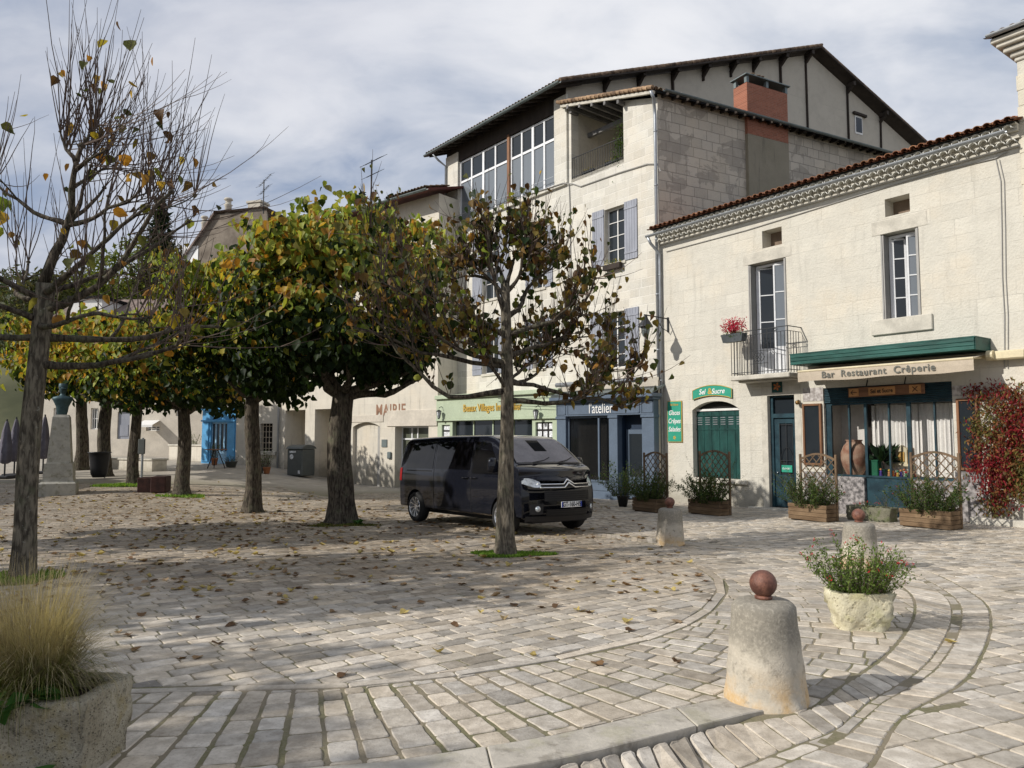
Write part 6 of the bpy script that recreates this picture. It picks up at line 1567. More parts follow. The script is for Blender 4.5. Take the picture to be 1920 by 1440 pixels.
def chrome_line(dz, yspan):
    mb = MB(); pts = [(-yspan, 0), (-.13, 0), (0, .085), (.13, 0), (yspan, 0)]; pts2 = []
    for (a, b) in zip(pts[:-1], pts[1:]):
        for k in range(8): pts2.append((a[0]+(b[0]-a[0])*k/8, a[1]+(b[1]-a[1])*k/8))
    pts2.append(pts[-1]); mb.tube([nose(y, .955+dz+z_, .012) for y, z_ in pts2], [.011+.011*(1-min(1, abs(y)/.14)) for y, _ in pts2], 6); return mb.build('chevron_bar', MATS['chrome'], van, True)
chrome_line(.0, .66); chrome_line(-.062, .62)
hstrip('grille_slot', -.60, .60, lambda y: .902, lambda y: .946, MATS['black'], .007)
# headlamps wrap round the corner
for s_ in (-1, 1):
    mb = MB(); vs = []; rows = 7
    for i in range(rows):
        u = i/(rows-1); y = .60+.30*u; zc_ = .95+.07*u
        hh = .045+.035*math.sin(math.pi*min(1, u*1.1))
        for z in (zc_-hh, zc_, zc_+hh): p = nose(y, z, .014); vs.append((p[0]-.28*max(0, u-.75)*1.0, s_*(abs(p[1])+.004), z))
    mb.add(vs, [(i*3+j, i*3+j+1, i*3+4+j, i*3+3+j) for i in range(rows-1) for j in range(2)]); hl = mb.build('headlight', MATS['lamp_clear'], van, True)
    mb = MB(); p = nose(.78, .98, .018); mb.lathe([(.0, .008), (.045, .0), (.05, -.01)], 16, (0, 0, 0)); o = mb.build('lens', MATS['chrome'], hl, True, loc=(p[0]-.02, s_*p[1], .98)); o.rotation_euler = (0, R(75), s_*R(35))
    mb = MB(); p = nose(.68, .50, .02); mb.lathe([(.0, .006), (.045, .0), (.055, -.01)], 16, (0, 0, 0)); o = mb.build('fog_lamp', MATS['lamp_clear'], van, True, loc=(p[0], s_*p[1], .50)); o.rotation_euler = (0, R(88), s_*R(20))
# number plate
mb = MB(); px_ = nose(.0, .575, .022)[0]; mb.box(px_, px_+.012, -.26, .26, .52, .63, bev=.004); pl = mb.build('number_plate', MATS['plate_white'], van)
mb = MB(); mb.box(px_+.0125, px_+.0145, -.255, -.215, .525, .625); mb.box(px_+.0125, px_+.0145, .215, .255, .525, .625); mb.each('plate_band', MATS['plate_blue'], pl)
text('lettering', 'GT-160-HS', .125, MATS['black'], pl, (px_+.015, 0, .575), rot=(R(90), 0, R(90)), ext=.001, sx=.78, off=.002)
# tail lamp, aerial
patch('tail_light', [[(XR+.02, .30+.02*k) for k in range(8)], [(XR+.14, .30+.02*k) for k in range(8)]], M('red_lamp', (.25, .01, .01), .2), off=.008, both=True)
mb = MB(); mb.tube([(-.9, 0, 1.93), (-1.05, 0, 2.0)], [.014, .006], 6); mb.build('aerial', MATS['plastic_black'], van)
# wheels
def wheel(x, s_):
    w = MB(); w.lathe([(.20, -.11), (.30, -.112), (.325, -.095), (.338, -.05), (.338, .05), (.325, .095), (.30, .112), (.228, .112), (.222, .03)], 40, cap=False)
    t_ = w.build('wheel', MATS['rubber'], van, True, loc=(x, s_*.855, .335)); t_.rotation_euler = (R(90)*s_, 0, 0) if s_ > 0 else (R(90), 0, 0)
    r_ = MB(); r_.lathe([(.232, .105), (.222, .118), (.212, .108), (.20, .03)], 40, cap=False); r_.lathe([(.0, .085), (.045, .085), (.055, .07), (.055, .03)], 16)
    for k in range(10):
        a = k*2*math.pi/10; a2 = a+.20
        pts = [(.04*math.cos(a), .04*math.sin(a)), (.215*math.cos(a2), .215*math.sin(a2))]
        for dlt in ((-.07, .07),):
            q = []
            for (rr, aa, wd) in ((.045, a, .012), (.13, a+.09, .011), (.215, a2, .017)):
                c, s2 = math.cos(aa), math.sin(aa); q.append(((rr*c-wd*s2, rr*s2+wd*c), (rr*c+wd*s2, rr*s2-wd*c)))
            vs = []
            for (p1, p2), zz_ in zip(q, (.082, .095, .108)): vs += [(*p1, zz_), (*p2, zz_), (*p2, zz_-.03), (*p1, zz_-.03)]
            r_.add(vs, [(i*4+j, i*4+(j+1) % 4, (i+1)*4+(j+1) % 4, (i+1)*4+j) for i in range(2) for j in range(4)])
    o = r_.build('rim', MATS['alloy'], t_); 
    d_ = MB(); d_.lathe([(.0, .02), (.20, .02)], 24, cap=False); d_.build('brake', MATS['black'], t_)
    if s_ > 0: t_.rotation_euler = (R(-90), 0, 0)
    return t_
for x in (0, -3.275):
    for s_ in (-1, 1): wheel(x, s_)
mb = MB()
for x in (0, -3.275): mb.box(x-.36, x+.36, -.72, .72, .30, .74)
mb.box(-3.9, .6, -.70, .70, .22, .35); mb.build('underbody', MATS['black'], van)
# ------------------------------------------------------------------ trees
def bend(p, d, L, n, rg, up=0.0, wob=.12):
    pts = [Vector(p)]; d = Vector(d).normalized()
    for i in range(n):
        d = (d+Vector((rg.gauss(0, wob), rg.gauss(0, wob), rg.gauss(0, wob)+up))).normalized(); pts.append(pts[-1]+d*(L/n))
    return pts
PAL = {
 'brown': [(.17, .11, .04), (.11, .12, .04), (.05, .065, .02), (.17, .13, .035), (.10, .055, .025)],
 'dark': [(.012, .026, .006), (.018, .034, .008), (.026, .045, .010), (.014, .028, .010)],  # deep greens darkened further, the crown's inner shade put into the colour
 'gold': [(.38, .30, .045), (.30, .30, .05), (.42, .25, .035), (.24, .27, .05), (.30, .17, .04), (.16, .15, .04)],
 'lime': [(.22, .28, .045), (.30, .32, .06), (.15, .21, .04)],
 'orange': [(.40, .20, .035), (.42, .28, .05), (.30, .26, .05), (.26, .13, .03)],
}
def pollard(name_label, base, H, r0, limbs, seed, shoots=10, shoot_len=(.6, 1.2), leaf_n=0, leaf=(.14, .22), colour=None, lean=(0, 0), reach_sub=.5, group='pleached trees on the square', crown_fill=None, shoot_leaf=.0, knob=True, rs_shoot=.006, kids=2, taper=.22, bark='bark'):
    """limbs: list of (height, azimuth deg, length, elevation deg, radius)"""
    rg = random.Random(seed); rs = np.random.RandomState(seed)
    root = empty('pollarded_tree', base, 0, name_label, 'tree', group)
    top = Vector((lean[0], lean[1], H)); mb = MB(); k = 14; pts = []; rad = []
    for i in range(k+1):
        u = i/k; pts.append(Vector((top.x*u+.03*math.sin(u*5+seed)*min(1, 4*u)*r0*6, top.y*u+.03*math.cos(u*4+seed)*r0*6*min(1, 4*u), -.12+(H+.12)*u)))
        fl = 1+.55*math.exp(-u*14)+.0; rad.append(r0*fl*(1-taper*u)*(1+rg.uniform(-.03, .03)))
    n = 18; x = Vector((1, 0, 0)); vs = []
    for i, p in enumerate(pts):
        for j in range(n):
            a = 2*math.pi*j/n; lob = 1+.07*math.sin(3*a+seed)+.05*math.sin(5*a+seed*2)+(.16*math.sin(4*a+seed)*math.exp(-i*.9))
            r = rad[i]*lob*(1+rg.uniform(-.018, .018)); vs.append(p+Vector((math.cos(a)*r, math.sin(a)*r, 0)))
    mb.add(vs, [(i*n+j, i*n+(j+1) % n, (i+1)*n+(j+1) % n, (i+1)*n+j) for i in range(k) for j in range(n)]+[tuple(k*n+j for j in range(n))])
    mb.build('trunk', MATS[bark], root, True)
    B = MB(); S = MB(); tips = []
    rt = rad[-1]
    leader = None
    for (h, az, L, el, r) in sorted(limbs, key=lambda q: -q[3] if q[3] > 80 else 0):
        u = min(1, h/H); p0 = pts[0].lerp(pts[-1], 0) if False else Vector((top.x*u, top.y*u, h)) if h <= H else Vector((top.x, top.y, h))
        if h > H+.05 and leader: p0 = min(leader, key=lambda q: abs(q.z-h)).copy()
        elif h > H: p0.z = H-.05
        az_ = R(az+rg.uniform(-6, 6)); e = R(el); d = Vector((math.cos(az_)*math.cos(e), math.sin(az_)*math.cos(e), math.sin(e)))
        n_ = 9; lp = bend(p0, d, L, n_, rg, .05 if el < 50 else 0, .17); rr = [r*(1-.62*i/n_)*(1+rg.uniform(-.08, .12)) for i in range(n_+1)]; rr[0] *= 1.25
        if el > 80 and leader is None: leader = lp
        B.tube(lp, rr, 8, jit=.10, rg=rg)
        ends = [(lp[-1], lp[-1]-lp[-2], rr[-1])]
        for q in range(kids):
            i = rg.randint(3, n_-1); dd = (lp[i]-lp[i-1]).normalized(); sd = dd.cross(Vector((0, 0, 1))).normalized()*(1 if rg.random() < .5 else -1)
            sp_ = bend(lp[i], dd+sd*rg.uniform(.5, 1.0)+Vector((0, 0, rg.uniform(.0, .6))), L*reach_sub*rg.uniform(.5, 1), 5, rg, .08, .15); s_r = [rr[i]*.7*(1-.5*j/5) for j in range(6)]
            B.tube(sp_, s_r, 6, jit=.1, rg=rg); ends.append((sp_[-1], sp_[-1]-sp_[-2], s_r[-1])); tips += [(q_, .6) for q_ in sp_[2:]]
        for (p, d_, r_) in ends:
            if knob:
                B.lathe([(.0, -r_*1.6), (r_*1.7, -r_*.8), (r_*2.0, 0), (r_*1.5, r_*1.0), (0, r_*1.6)], 7, tuple(p)); 
            tips.append((p, 2.2))
        tips += [(q_, .5) for q_ in lp[3:]]
    B.build('limbs', MATS['bark'], root, True)
    P = []; Dv = []; 
    wts = [t_[1] for t_ in tips]; tot = shoots*len(limbs)
    for _ in range(tot):
        p, _w = rg.choices(tips, wts)[0]; p = Vector(p); out = Vector((p.x-top.x, p.y-top.y, 0)); out = out.normalized() if out.length > .1 else Vector((0, 0, 0))
        d = Vector((rg.gauss(0, .24), rg.gauss(0, .24), rg.uniform(.7, 1.2)))+out*rg.uniform(-.1, .5)
        if rg.random() < .16: d = out+Vector((rg.gauss(0, .5), rg.gauss(0, .5), rg.uniform(-.3, .3)))
        L = rg.uniform(*shoot_len)*rg.choice((.6, 1, 1)); sp_ = bend(p, d, L, 6, rg, .10, .06)
        S.tube(sp_, [rs_shoot*1.25*(1-.72*j/6) for j in range(7)], 3, cap=False)
        if rg.random() < .30:
            i = rg.randint(1, 4); s2 = bend(sp_[i], (sp_[i+1]-sp_[i]).normalized()+Vector((rg.gauss(0, .5), rg.gauss(0, .5), .1)), L*.4, 4, rg, .08, .06); S.tube(s2, [rs_shoot*.7*(1-.6*j/4) for j in range(5)], 3, cap=False)
        for q in sp_[1:]: P.append(q); Dv.append((q-p).normalized())
    S.build('twigs', MATS['twig'], root)
    # leaves
    Pn = []
    if leaf_n:
        idx = rs.randint(0, len(P), leaf_n); A = np.array([tuple(P[i]) for i in idx])+rs.normal(0, .05, (leaf_n, 3)); Pn.append(A)
    if crown_fill:
        (cx, cy, cz), (rx, ry, rz), m_ = crown_fill
        q = rs.normal(0, 1, (m_*2, 3)); q /= np.linalg.norm(q, axis=1, keepdims=True); sq = np.abs(q)**.72*np.sign(q)
        rr = rs.uniform(.25, 1, (m_*2, 1))**.45
        # uneven outline from lumps
        lump = 1+.10*np.sin(q[:, :1]*7+seed)+.10*np.sin(q[:, 1:2]*9+2*seed)+.09*np.sin(q[:, 2:3]*8+q[:, :1]*5)
        A = sq*rr*lump*np.array([rx, ry, rz])+np.array([cx, cy, cz])
        nz_ = np.sin(A[:, 0]*3.1+seed)*np.sin(A[:, 1]*2.7)+np.sin(A[:, 2]*3.3+A[:, 0]*1.7); A = A[(nz_ > -.95)][:m_]
        A[:, 2] += rs.uniform(-.12, .12, len(A)); Pn.append(A)
    if Pn:
        A = np.vstack(Pn); n = len(A); D = rs.normal(0, .42, (n, 3)); D[:, 2] -= 1.0
        N = rs.normal(0, .55, (n, 3)); out = A-np.array([top.x, top.y, H+1.2]); N += unit(out)*1.0+np.array([-.25, -.35, 0.2])
        C = colour(A, rs)
        leaves('crown', A, D, N, rs.uniform(leaf[0]*.7, leaf[1]*1.12, n), C, LFM, root, 0, .55, rs)
    return root
def col_mix(spec):
    """spec(A, rs)-> weights per palette"""
    def f(A, rs):
        n = len(A); C = np.zeros((n, 3)); W = spec(A, rs); keys = list(W); M_ = np.stack([W[k] for k in keys], 1); M_ = np.maximum(M_, 0); M_ /= M_.sum(1, keepdims=True)
        cum = M_.cumsum(1); u = rs.rand(n, 1); ch = (u > cum).sum(1).clip(0, len(keys)-1)
        for i, k in enumerate(keys):
            m = ch == i; pal = np.array(PAL[k]); C[m] = pal[rs.randint(0, len(pal), m.sum())]
        return C*rs.uniform(.7, 1.3, (n, 1))
    return f
def clusters(A, s, seed): return .5+.5*np.sin(A[:, 0]*s+seed)*np.cos(A[:, 1]*s*1.1+seed*2)*np.sin(A[:, 2]*s*.9+seed*.7)
one = lambda A: np.ones(len(A))
# slim tree in front of the van
b1 = ghit(949, 1040)
limbs = [(2.45, 10, 1.9, 4, .045), (2.6, 165, 2.8, 5, .045), (2.7, 60, 1.3, 15, .035), (2.65, 255, 1.2, 12, .035), (2.75, 350, 2.0, 2, .04), (3.05, 200, 2.6, 10, .04), (3.15, 20, 1.9, 12, .045), (3.2, 120, 1.5, 12, .035), (3.5, 335, 1.8, 22, .04), (3.5, 160, 2.4, 20, .04), (3.0, 178, 2.5, 3, .04), (2.8, 40, 1.8, 0, .035), (3.8, 40, 1.6, 38, .045), (3.8, 235, 1.5, 35, .035), (4.1, 185, 1.3, 50, .035), (4.2, 0, 1.1, 55, .035), (4.3, 90, .9, 70, .035), (4.3, 280, .9, 78, .035)]
pollard('slim linden in front of the van with sparse brown and green leaves', b1, 4.35, .142, limbs, 5, 60, (.45, 1.15), 3100, (.075, .135), col_mix(lambda A, rs: {'brown': 2.2*one(A), 'dark': .5-.3*(A[:, 0] > .6), 'lime': .35*(A[:, 0] < .4), 'orange': .15*one(A)}), reach_sub=.45, bark='bark_light', taper=.5, rs_shoot=.0075)
# big left tree, nearly bare
b2 = ghit(42, 1088); b2.x -= .0
limbs = [(2.75, 352, 2.3, -6, .07), (3.1, 20, 2.4, -2, .07), (3.25, 320, 1.8, 2, .06), (3.45, 5, 2.4, 4, .075), (3.1, 180, 2.2, 8, .07), (3.3, 230, 2.0, 8, .06), (3.6, 120, 2.0, 12, .06), (3.65, 345, 1.9, 14, .065), (3.7, 30, 1.7, 10, .06), (3.6, 200, 2.0, 12, .06), (3.8, 60, 1.9, 84, .095), (4.5, 10, 1.1, 22, .05), (4.6, 185, 1.1, 26, .05), (4.9, 320, .8, 40, .045), (4.9, 90, .9, 45, .045), (5.3, 20, .5, 60, .045), (5.3, 170, .5, 55, .045)]
pollard('large nearly bare linden at the left edge with long upright shoots', b2, 3.8, .132, [(h_, a_, L_, e_, r_*.68) for h_, a_, L_, e_, r_ in limbs], 21, 24, (.9, 2.1), 130, (.10, .16), col_mix(lambda A, rs: {'brown': one(A), 'orange': .8*one(A), 'gold': .4*one(A)}), reach_sub=.55, rs_shoot=.007, lean=(.10, 0), taper=.15, bark='bark_light')
# dense central tree
def domed(n, H, L, r): return [(H+.12*i/n, 360*i/n+13*(i % 3), L*(.85+.3*((i*7) % 5)/5), 12+30*((i*3) % 4)/3, r) for i in range(n)]
def two_tone(hz, span, seed, gold=1.0, orange=.25):  # autumn tops over lower leaves that carry crown shade in their colour
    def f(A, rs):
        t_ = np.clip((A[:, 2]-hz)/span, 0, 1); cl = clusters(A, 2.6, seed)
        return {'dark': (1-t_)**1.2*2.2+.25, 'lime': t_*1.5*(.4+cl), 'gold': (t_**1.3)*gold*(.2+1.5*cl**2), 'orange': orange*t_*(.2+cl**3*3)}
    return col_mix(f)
b3 = ghit(638, 981)
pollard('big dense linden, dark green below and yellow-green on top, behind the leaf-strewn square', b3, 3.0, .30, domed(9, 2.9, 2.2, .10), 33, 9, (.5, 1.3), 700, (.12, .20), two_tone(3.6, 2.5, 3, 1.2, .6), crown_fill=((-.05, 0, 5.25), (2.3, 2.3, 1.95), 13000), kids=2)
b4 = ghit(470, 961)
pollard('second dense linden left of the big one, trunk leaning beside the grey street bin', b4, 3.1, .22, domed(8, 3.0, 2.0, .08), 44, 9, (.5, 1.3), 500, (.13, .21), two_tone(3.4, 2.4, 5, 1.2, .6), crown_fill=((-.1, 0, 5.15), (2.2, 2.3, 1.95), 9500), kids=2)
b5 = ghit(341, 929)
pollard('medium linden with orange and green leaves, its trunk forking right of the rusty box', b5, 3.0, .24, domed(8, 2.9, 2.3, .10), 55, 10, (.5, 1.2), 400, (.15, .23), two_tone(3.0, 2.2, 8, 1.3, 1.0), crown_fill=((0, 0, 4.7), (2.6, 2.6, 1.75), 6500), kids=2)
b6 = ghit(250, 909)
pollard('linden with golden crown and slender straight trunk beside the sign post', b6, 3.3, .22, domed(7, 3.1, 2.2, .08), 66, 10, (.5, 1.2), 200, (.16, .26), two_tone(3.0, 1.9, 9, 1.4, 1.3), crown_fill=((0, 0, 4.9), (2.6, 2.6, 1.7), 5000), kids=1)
b7 = ghit(195, 893)
pollard('linden with golden leaves and thick trunk behind the black bin bag', b7, 3.6, .30, domed(7, 3.5, 2.4, .12), 77, 10, (.5, 1.2), 200, (.2, .3), two_tone(3.2, 1.9, 2, 1.5, 1.5), crown_fill=((0, 0, 5.3), (3.1, 3.0, 1.8), 4600), kids=1)
b8 = ghit(150, 881)
pollard('farthest linden of the row with golden crown just right of the bust monument', b8, 3.9, .30, domed(7, 3.8, 2.4, .12), 88, 10, (.5, 1.2), 200, (.22, .34), two_tone(3.5, 1.9, 4, 1.5, 1.6), crown_fill=((0, 0, 5.8), (3.3, 3.2, 2.1), 4200), kids=1)
# trees standing left of the frame, throwing the shade over the square
for i, (x, y, lab) in enumerate(((-11.2, 6.4, 'linden standing left of the big bare one'), (-12.8, .9, 'linden standing left of the grass-filled trough'), (-12.3, 12.5, 'linden left of the bust monument'))):
    pollard(lab, (x, y, G(x, y)), 3.2, .24, domed(8, 3.0, 2.1, .09), 101+i, 14, (.5, 1.4), 500, (.2, .3), two_tone(3.5, 2.5, i, .8), crown_fill=((0, 0, 5.0), (2.4, 2.4, 2.0), 2600), group='trees left of the view')
# background trees on the slope
def bush_tree(name, label, base, trunk, c, rad, n, pal, seed, size, cone=False, grp=None):
    rs = np.random.RandomState(seed); root = empty(name, base, 0, label, 'tree', grp); rg = random.Random(seed); mb = MB()
    mb.tube([(0, 0, -1), (0, 0, trunk*.5), (.2, 0, c[2]+rad[2]*.5)], [trunk*.06+.15, trunk*.045+.1, .05], 8)
    for k in range(9): a = rg.uniform(0, 6.28); z = c[2]-rad[2]*.5+rad[2]*.11*k; mb.tube(bend((0, 0, z), (math.cos(a), math.sin(a), .6), rad[0]*.8, 4, rg, .05, .1), [.12, .09, .07, .05, .03], 5)
    mb.build('trunk', MATS['bark'], root)
    if cone:
        u = rs.rand(n)**.62; a = rs.rand(n)*6.283; tier = 1-.35*((u*11) % 1); r = rad[0]*(u)*tier*rs.uniform(.5, 1, n)**.5; A = np.stack([r*np.cos(a), r*np.sin(a), c[2]+rad[2]-u*rad[2]*2], 1)
    else:
        q = rs.normal(0, 1, (n, 3)); q /= np.linalg.norm(q, axis=1, keepdims=True); A = q*rs.uniform(.5, 1, (n, 1))**.4*np.array(rad)*(1+.22*np.sin(q[:, :1]*6+seed)*np.cos(q[:, 2:3]*7))+np.array(c)
    pal = np.array(pal); C = pal[rs.randint(0, len(pal), n)]*rs.uniform(.6, 1.35, (n, 1)); leaves('crown', A, rs.normal(0, 1, (n, 3)), rs.normal(0, 1, (n, 3)), rs.uniform(size*.7, size*1.3, n), C, LFM, root, 1)
def at(px, py, Y): d = ray(px, py); return Vector((0, 0, CAMH))+d*(Y/d.y)
p = at(303, 380, 100); bush_tree('conifer', 'tall dark conifer rising beside the gabled house', (p.x, 100, 8), 6, (0, 0, (p.z-8)/2+1), (6.2, 6.2, (p.z-8)/2), 5200, [(.012, .026, .012), (.02, .035, .015), (.035, .045, .02)], 1, 1.1, True)
p = at(678, 356, 80); bush_tree('conifer', 'dark conifer top just showing over the big dense crown', (p.x, 80, 0), 6, (0, 0, p.z/2), (5.5, 5.5, p.z/2+.2), 4200, [(.015, .03, .014), (.025, .04, .018)], 2, .9, True)
for i, (px_, py_, w_, pal, lab) in enumerate(((252, 455, 5, [(.10, .14, .03), (.14, .16, .035)], 'yellow-green rounded tree on the slope left of the conifer'), (345, 470, 4.5, [(.05, .05, .03), (.07, .055, .03)], 'brownish thin tree right of the conifer'), (190, 520, 6, [(.08, .11, .03), (.11, .12, .04)], 'pale green tree low on the slope'), (60, 500, 6, [(.05, .07, .03), (.08, .08, .04)], 'olive tree on the slope behind the left trunk'), (125, 500, 5, [(.06, .07, .035), (.09, .085, .05)], 'bare-looking olive tree on the slope over the dormer'))):
    p = at(px_, py_, 92); bush_tree('slope_tree', lab, (p.x, 92, p.z-w_*2-2), 4, (0, 0, w_+2), (w_, w_, w_*.95), 2200, pal, 20+i, .8)
rs = np.random.RandomState(9); n = 16000; X = rs.uniform(-150, 25, n); Y = rs.uniform(96, 190, n)
def hillz(X, Y):
    t_ = np.clip((X*150/Y+60)/60, 0, 1); s_ = t_*t_*(3-2*t_); top = 38*(1-s_)+3*np.sin(X*.07)+2*np.sin(X*.19+1); hq = np.interp(Y, [78, 95, 120, 150, 190, 260], [0, .25, .6, .85, 1.0, .9]); return -1+top*hq
Z = hillz(X, Y)+rs.uniform(0, 2.6, n)*(.5+.5*np.sin(X*.35)*np.cos(Y*.3)); A = np.stack([X, Y, Z], 1); pal = np.array([(.045, .06, .025), (.07, .085, .03), (.10, .11, .04), (.09, .07, .035)]); C = pal[rs.randint(0, 4, n)]*rs.uniform(.6, 1.3, (n, 1))
o = leaves('hillside_wood', A, rs.normal(0, 1, (n, 3)), rs.normal(0, 1, (n, 3)), rs.uniform(.9, 1.9, n), C, LFM, None, 1); tag(o, 'far-off mixed wood covering the hillside behind the roofs', 'wood', None, 'stuff')
# ------------------------------------------------------------------ bollards
def bollard(px, py, label, rb=.268, rt=.205, h=.635, seed=1, front=True):
    p = ghit(px, py); rg = random.Random(seed); root = empty('stone_bollard', p, rg.uniform(0, 6), label, 'bollard', 'stone bollards with rusty iron balls')
    n = 40; prof = [(rb*1.02, -.16), (rb*1.015, .02)]+[(rb+(rt-rb)*(k/10)**.9+.003*math.sin(k*2+seed), .02+(h-.06)*k/10) for k in range(11)]+[(rt-.012, h-.022), (rt-.035, h-.004), (rt-.08, h+.004), (.03, h+.006)]
    mb = MB(); vs = []
    for i, (r, z) in enumerate(prof):
        for j in range(n): a = 2*math.pi*j/n; q = r*(1+.012*math.sin(2*a+seed)+.008*math.sin(5*a+z*7)+rg.uniform(-.004, .004)); vs.append((q*math.cos(a), q*math.sin(a), z))
    k = len(prof); mb.add(vs, [(i*n+j, i*n+(j+1) % n, (i+1)*n+(j+1) % n, (i+1)*n+j) for i in range(k-1) for j in range(n)]+[tuple((k-1)*n+j for j in range(n))]); mb.build('stone_body', BOL, root, True)
    mb = MB(); R_ = .088; mb.lathe([(.035, 0), (.055, .006), (.058, .022), (.045, .03)], 24, (0, 0, h+.002)); mb.build('collar', MATS['rust'], root, True)
    mb = MB(); mb.lathe([(R_*math.sin(a), -R_*math.cos(a)) for a in [math.pi*k_/20 for k_ in range(1, 20)]]+[(.001, R_)], 32, (0, 0, h+.018+R_)); mb.build('ball', MATS['rust'], root, True)
    return root
bollard(1436, 1309, 'nearest stone bollard with rusty iron ball on the kerb in the foreground', seed=1)
bollard(1613, 1066, 'stone bollard with rusty iron ball half hidden behind the flowering trough', seed=5, rb=.26)
bollard(1257, 1021, 'farthest stone bollard with rusty ball, standing right of the van', seed=9, rb=.25)
# ------------------------------------------------------------------ rough stone troughs
def rough_box(name, mat, parent, sx, sy, h, taper=.05, amp=.012, seed=1, wall=.07, nseg=9, soil=True):
    rg = random.Random(seed); mb = MB(); per = []
    cr = .04
    def ring(z, ins, am):
        pts = []; X, Y = sx/2-ins-taper*(1-z/h), sy/2-ins-taper*.7*(1-z/h)
        corners = [(-1, -1), (1, -1), (1, 1), (-1, 1)]
        for c in range(4):
            a, b = corners[c], corners[(c+1) % 4]
            for k in range(nseg):
                u = k/nseg; x = (a[0]+(b[0]-a[0])*u)*X; y = (a[1]+(b[1]-a[1])*u)*Y
                if k == 0: x *= 1-cr/sx*1.4; y *= 1-cr/sy*1.4
                pts.append((x+math.sin(z*19+x*11+seed)*am*.7+rg.uniform(-am, am), y+math.cos(z*17+y*13+seed)*am*.7+rg.uniform(-am, am), z+rg.uniform(-am, am)*.7*(1 if 0 < z < h else .5)))
        return pts
    lv = [ring(h*k/8, 0, amp) for k in range(-1, 9)]; lv[0] = [(x, y, -.12) for x, y, z in lv[1]]
    lv.append(ring(h+.004, .012, amp*.5)); lv.append(ring(h, wall, amp*.5)); lv.append([(x, y, h-.10) for x, y, z in ring(h, wall+.01, amp*.3)])
    n = 4*nseg; vs = [p for r in lv for p in r]; k = len(lv)
    mb.add(vs, [(i*n+j, i*n+(j+1) % n, (i+1)*n+(j+1) % n, (i+1)*n+j) for i in range(k-1) for j in range(n)])
    o = mb.build(name, mat, parent, True)
    if soil: mb = MB(); mb.box(-sx/2+wall-.01, sx/2-wall+.01, -sy/2+wall-.01, sy/2-wall+.01, h-.12, h-.05); mb.build('soil', MATS['soil'], parent)
    return o
def herb(parent, n_stem, c, rad, h, pal, seed, lsize=(.02, .035), lpm=26, flowers=0, fcol=(.55, .02, .03), spread=.6, name='foliage', sr=.0022, shape=1, fsize=(.018, .03), wild=.15):
    """a bushy herb: thin stems with small leaves, optional flowers at the tips"""
    rg = random.Random(seed); rs = np.random.RandomState(seed); S = MB(); P = []; T = []; 
    for _ in range(n_stem):
        a = rg.uniform(0, 6.283); r = math.sqrt(rg.random()); b = Vector((c[0]+rad[0]*.55*r*math.cos(a), c[1]+rad[1]*.55*r*math.sin(a), c[2]))
        out = Vector((math.cos(a)*r*rad[0], math.sin(a)*r*rad[1], 0)); L = h*rg.uniform(.5, 1.05)*(1-.25*r); 
        d = Vector((0, 0, 1))+out/max(h, .1)*spread*1.6+Vector((rg.gauss(0, wild), rg.gauss(0, wild), 0)); pts = bend(b, d, L, 6, rg, .0, .10); S.tube(pts, [sr*1.4*(1-.6*i/6) for i in range(7)], 3, cap=False)
        for i in range(1, 7):
            for _ in range(max(1, int(L/6*lpm))): P.append(tuple(pts[i-1].lerp(pts[i], rg.random())+Vector((rg.gauss(0, .014), rg.gauss(0, .014), rg.gauss(0, .012)))))
        T.append(pts[-1])
    S.build('stem', MATS['twig'], parent)
    A = np.array(P); n = len(A); pl = np.array(pal); C = pl[rs.randint(0, len(pl), n)]*rs.uniform(.6, 1.4, (n, 1)); D = rs.normal(0, .7, (n, 3)); D[:, 2] += .5
    leaves(name, A, D, rs.normal(0, .7, (n, 3))+np.array([0, -.2, 1]), rs.uniform(*lsize, n), C, LFM, parent, shape)
    if flowers:
        F_ = []; ts = rg.choices(T, k=flowers)
        for t_ in ts:
            for _ in range(7): F_.append(tuple(t_+Vector((rg.gauss(0, .010), rg.gauss(0, .010), rg.gauss(.01, .010)))))
        A = np.array(F_); n = len(A); leaves('flowers', A, rs.normal(0, 1, (n, 3)), rs.normal(0, 1, (n, 3)), rs.uniform(*fsize, n), np.array([fcol])*rs.uniform(.7, 1.3, (n, 1)), LFM, parent, 1)
GRN = [(.10, .17, .035), (.14, .22, .05), (.08, .13, .03), (.17, .23, .06)]
DGN = [(.045, .085, .022), (.065, .11, .03), (.035, .065, .02), (.10, .13, .035)]
p = ghit(1563, 1186); tx, ty = .54, .40; ang = R(-4)
tr_ = empty('flower_trough', (p.x+tx/2*math.cos(ang)+.06, p.y+ty/2, G(p.x, p.y)), ang, 'rough yellowish stone trough with a bushy red-flowered herb between two bollards', 'planter')
rough_box('stone_body', TRY, tr_, tx, ty, .33, .06, .017, 3)
herb(tr_, 150, (0, 0, .25), (.34, .26), .66, GRN, 5, (.024, .042), 110, 30, (.50, .02, .035), 1.0)
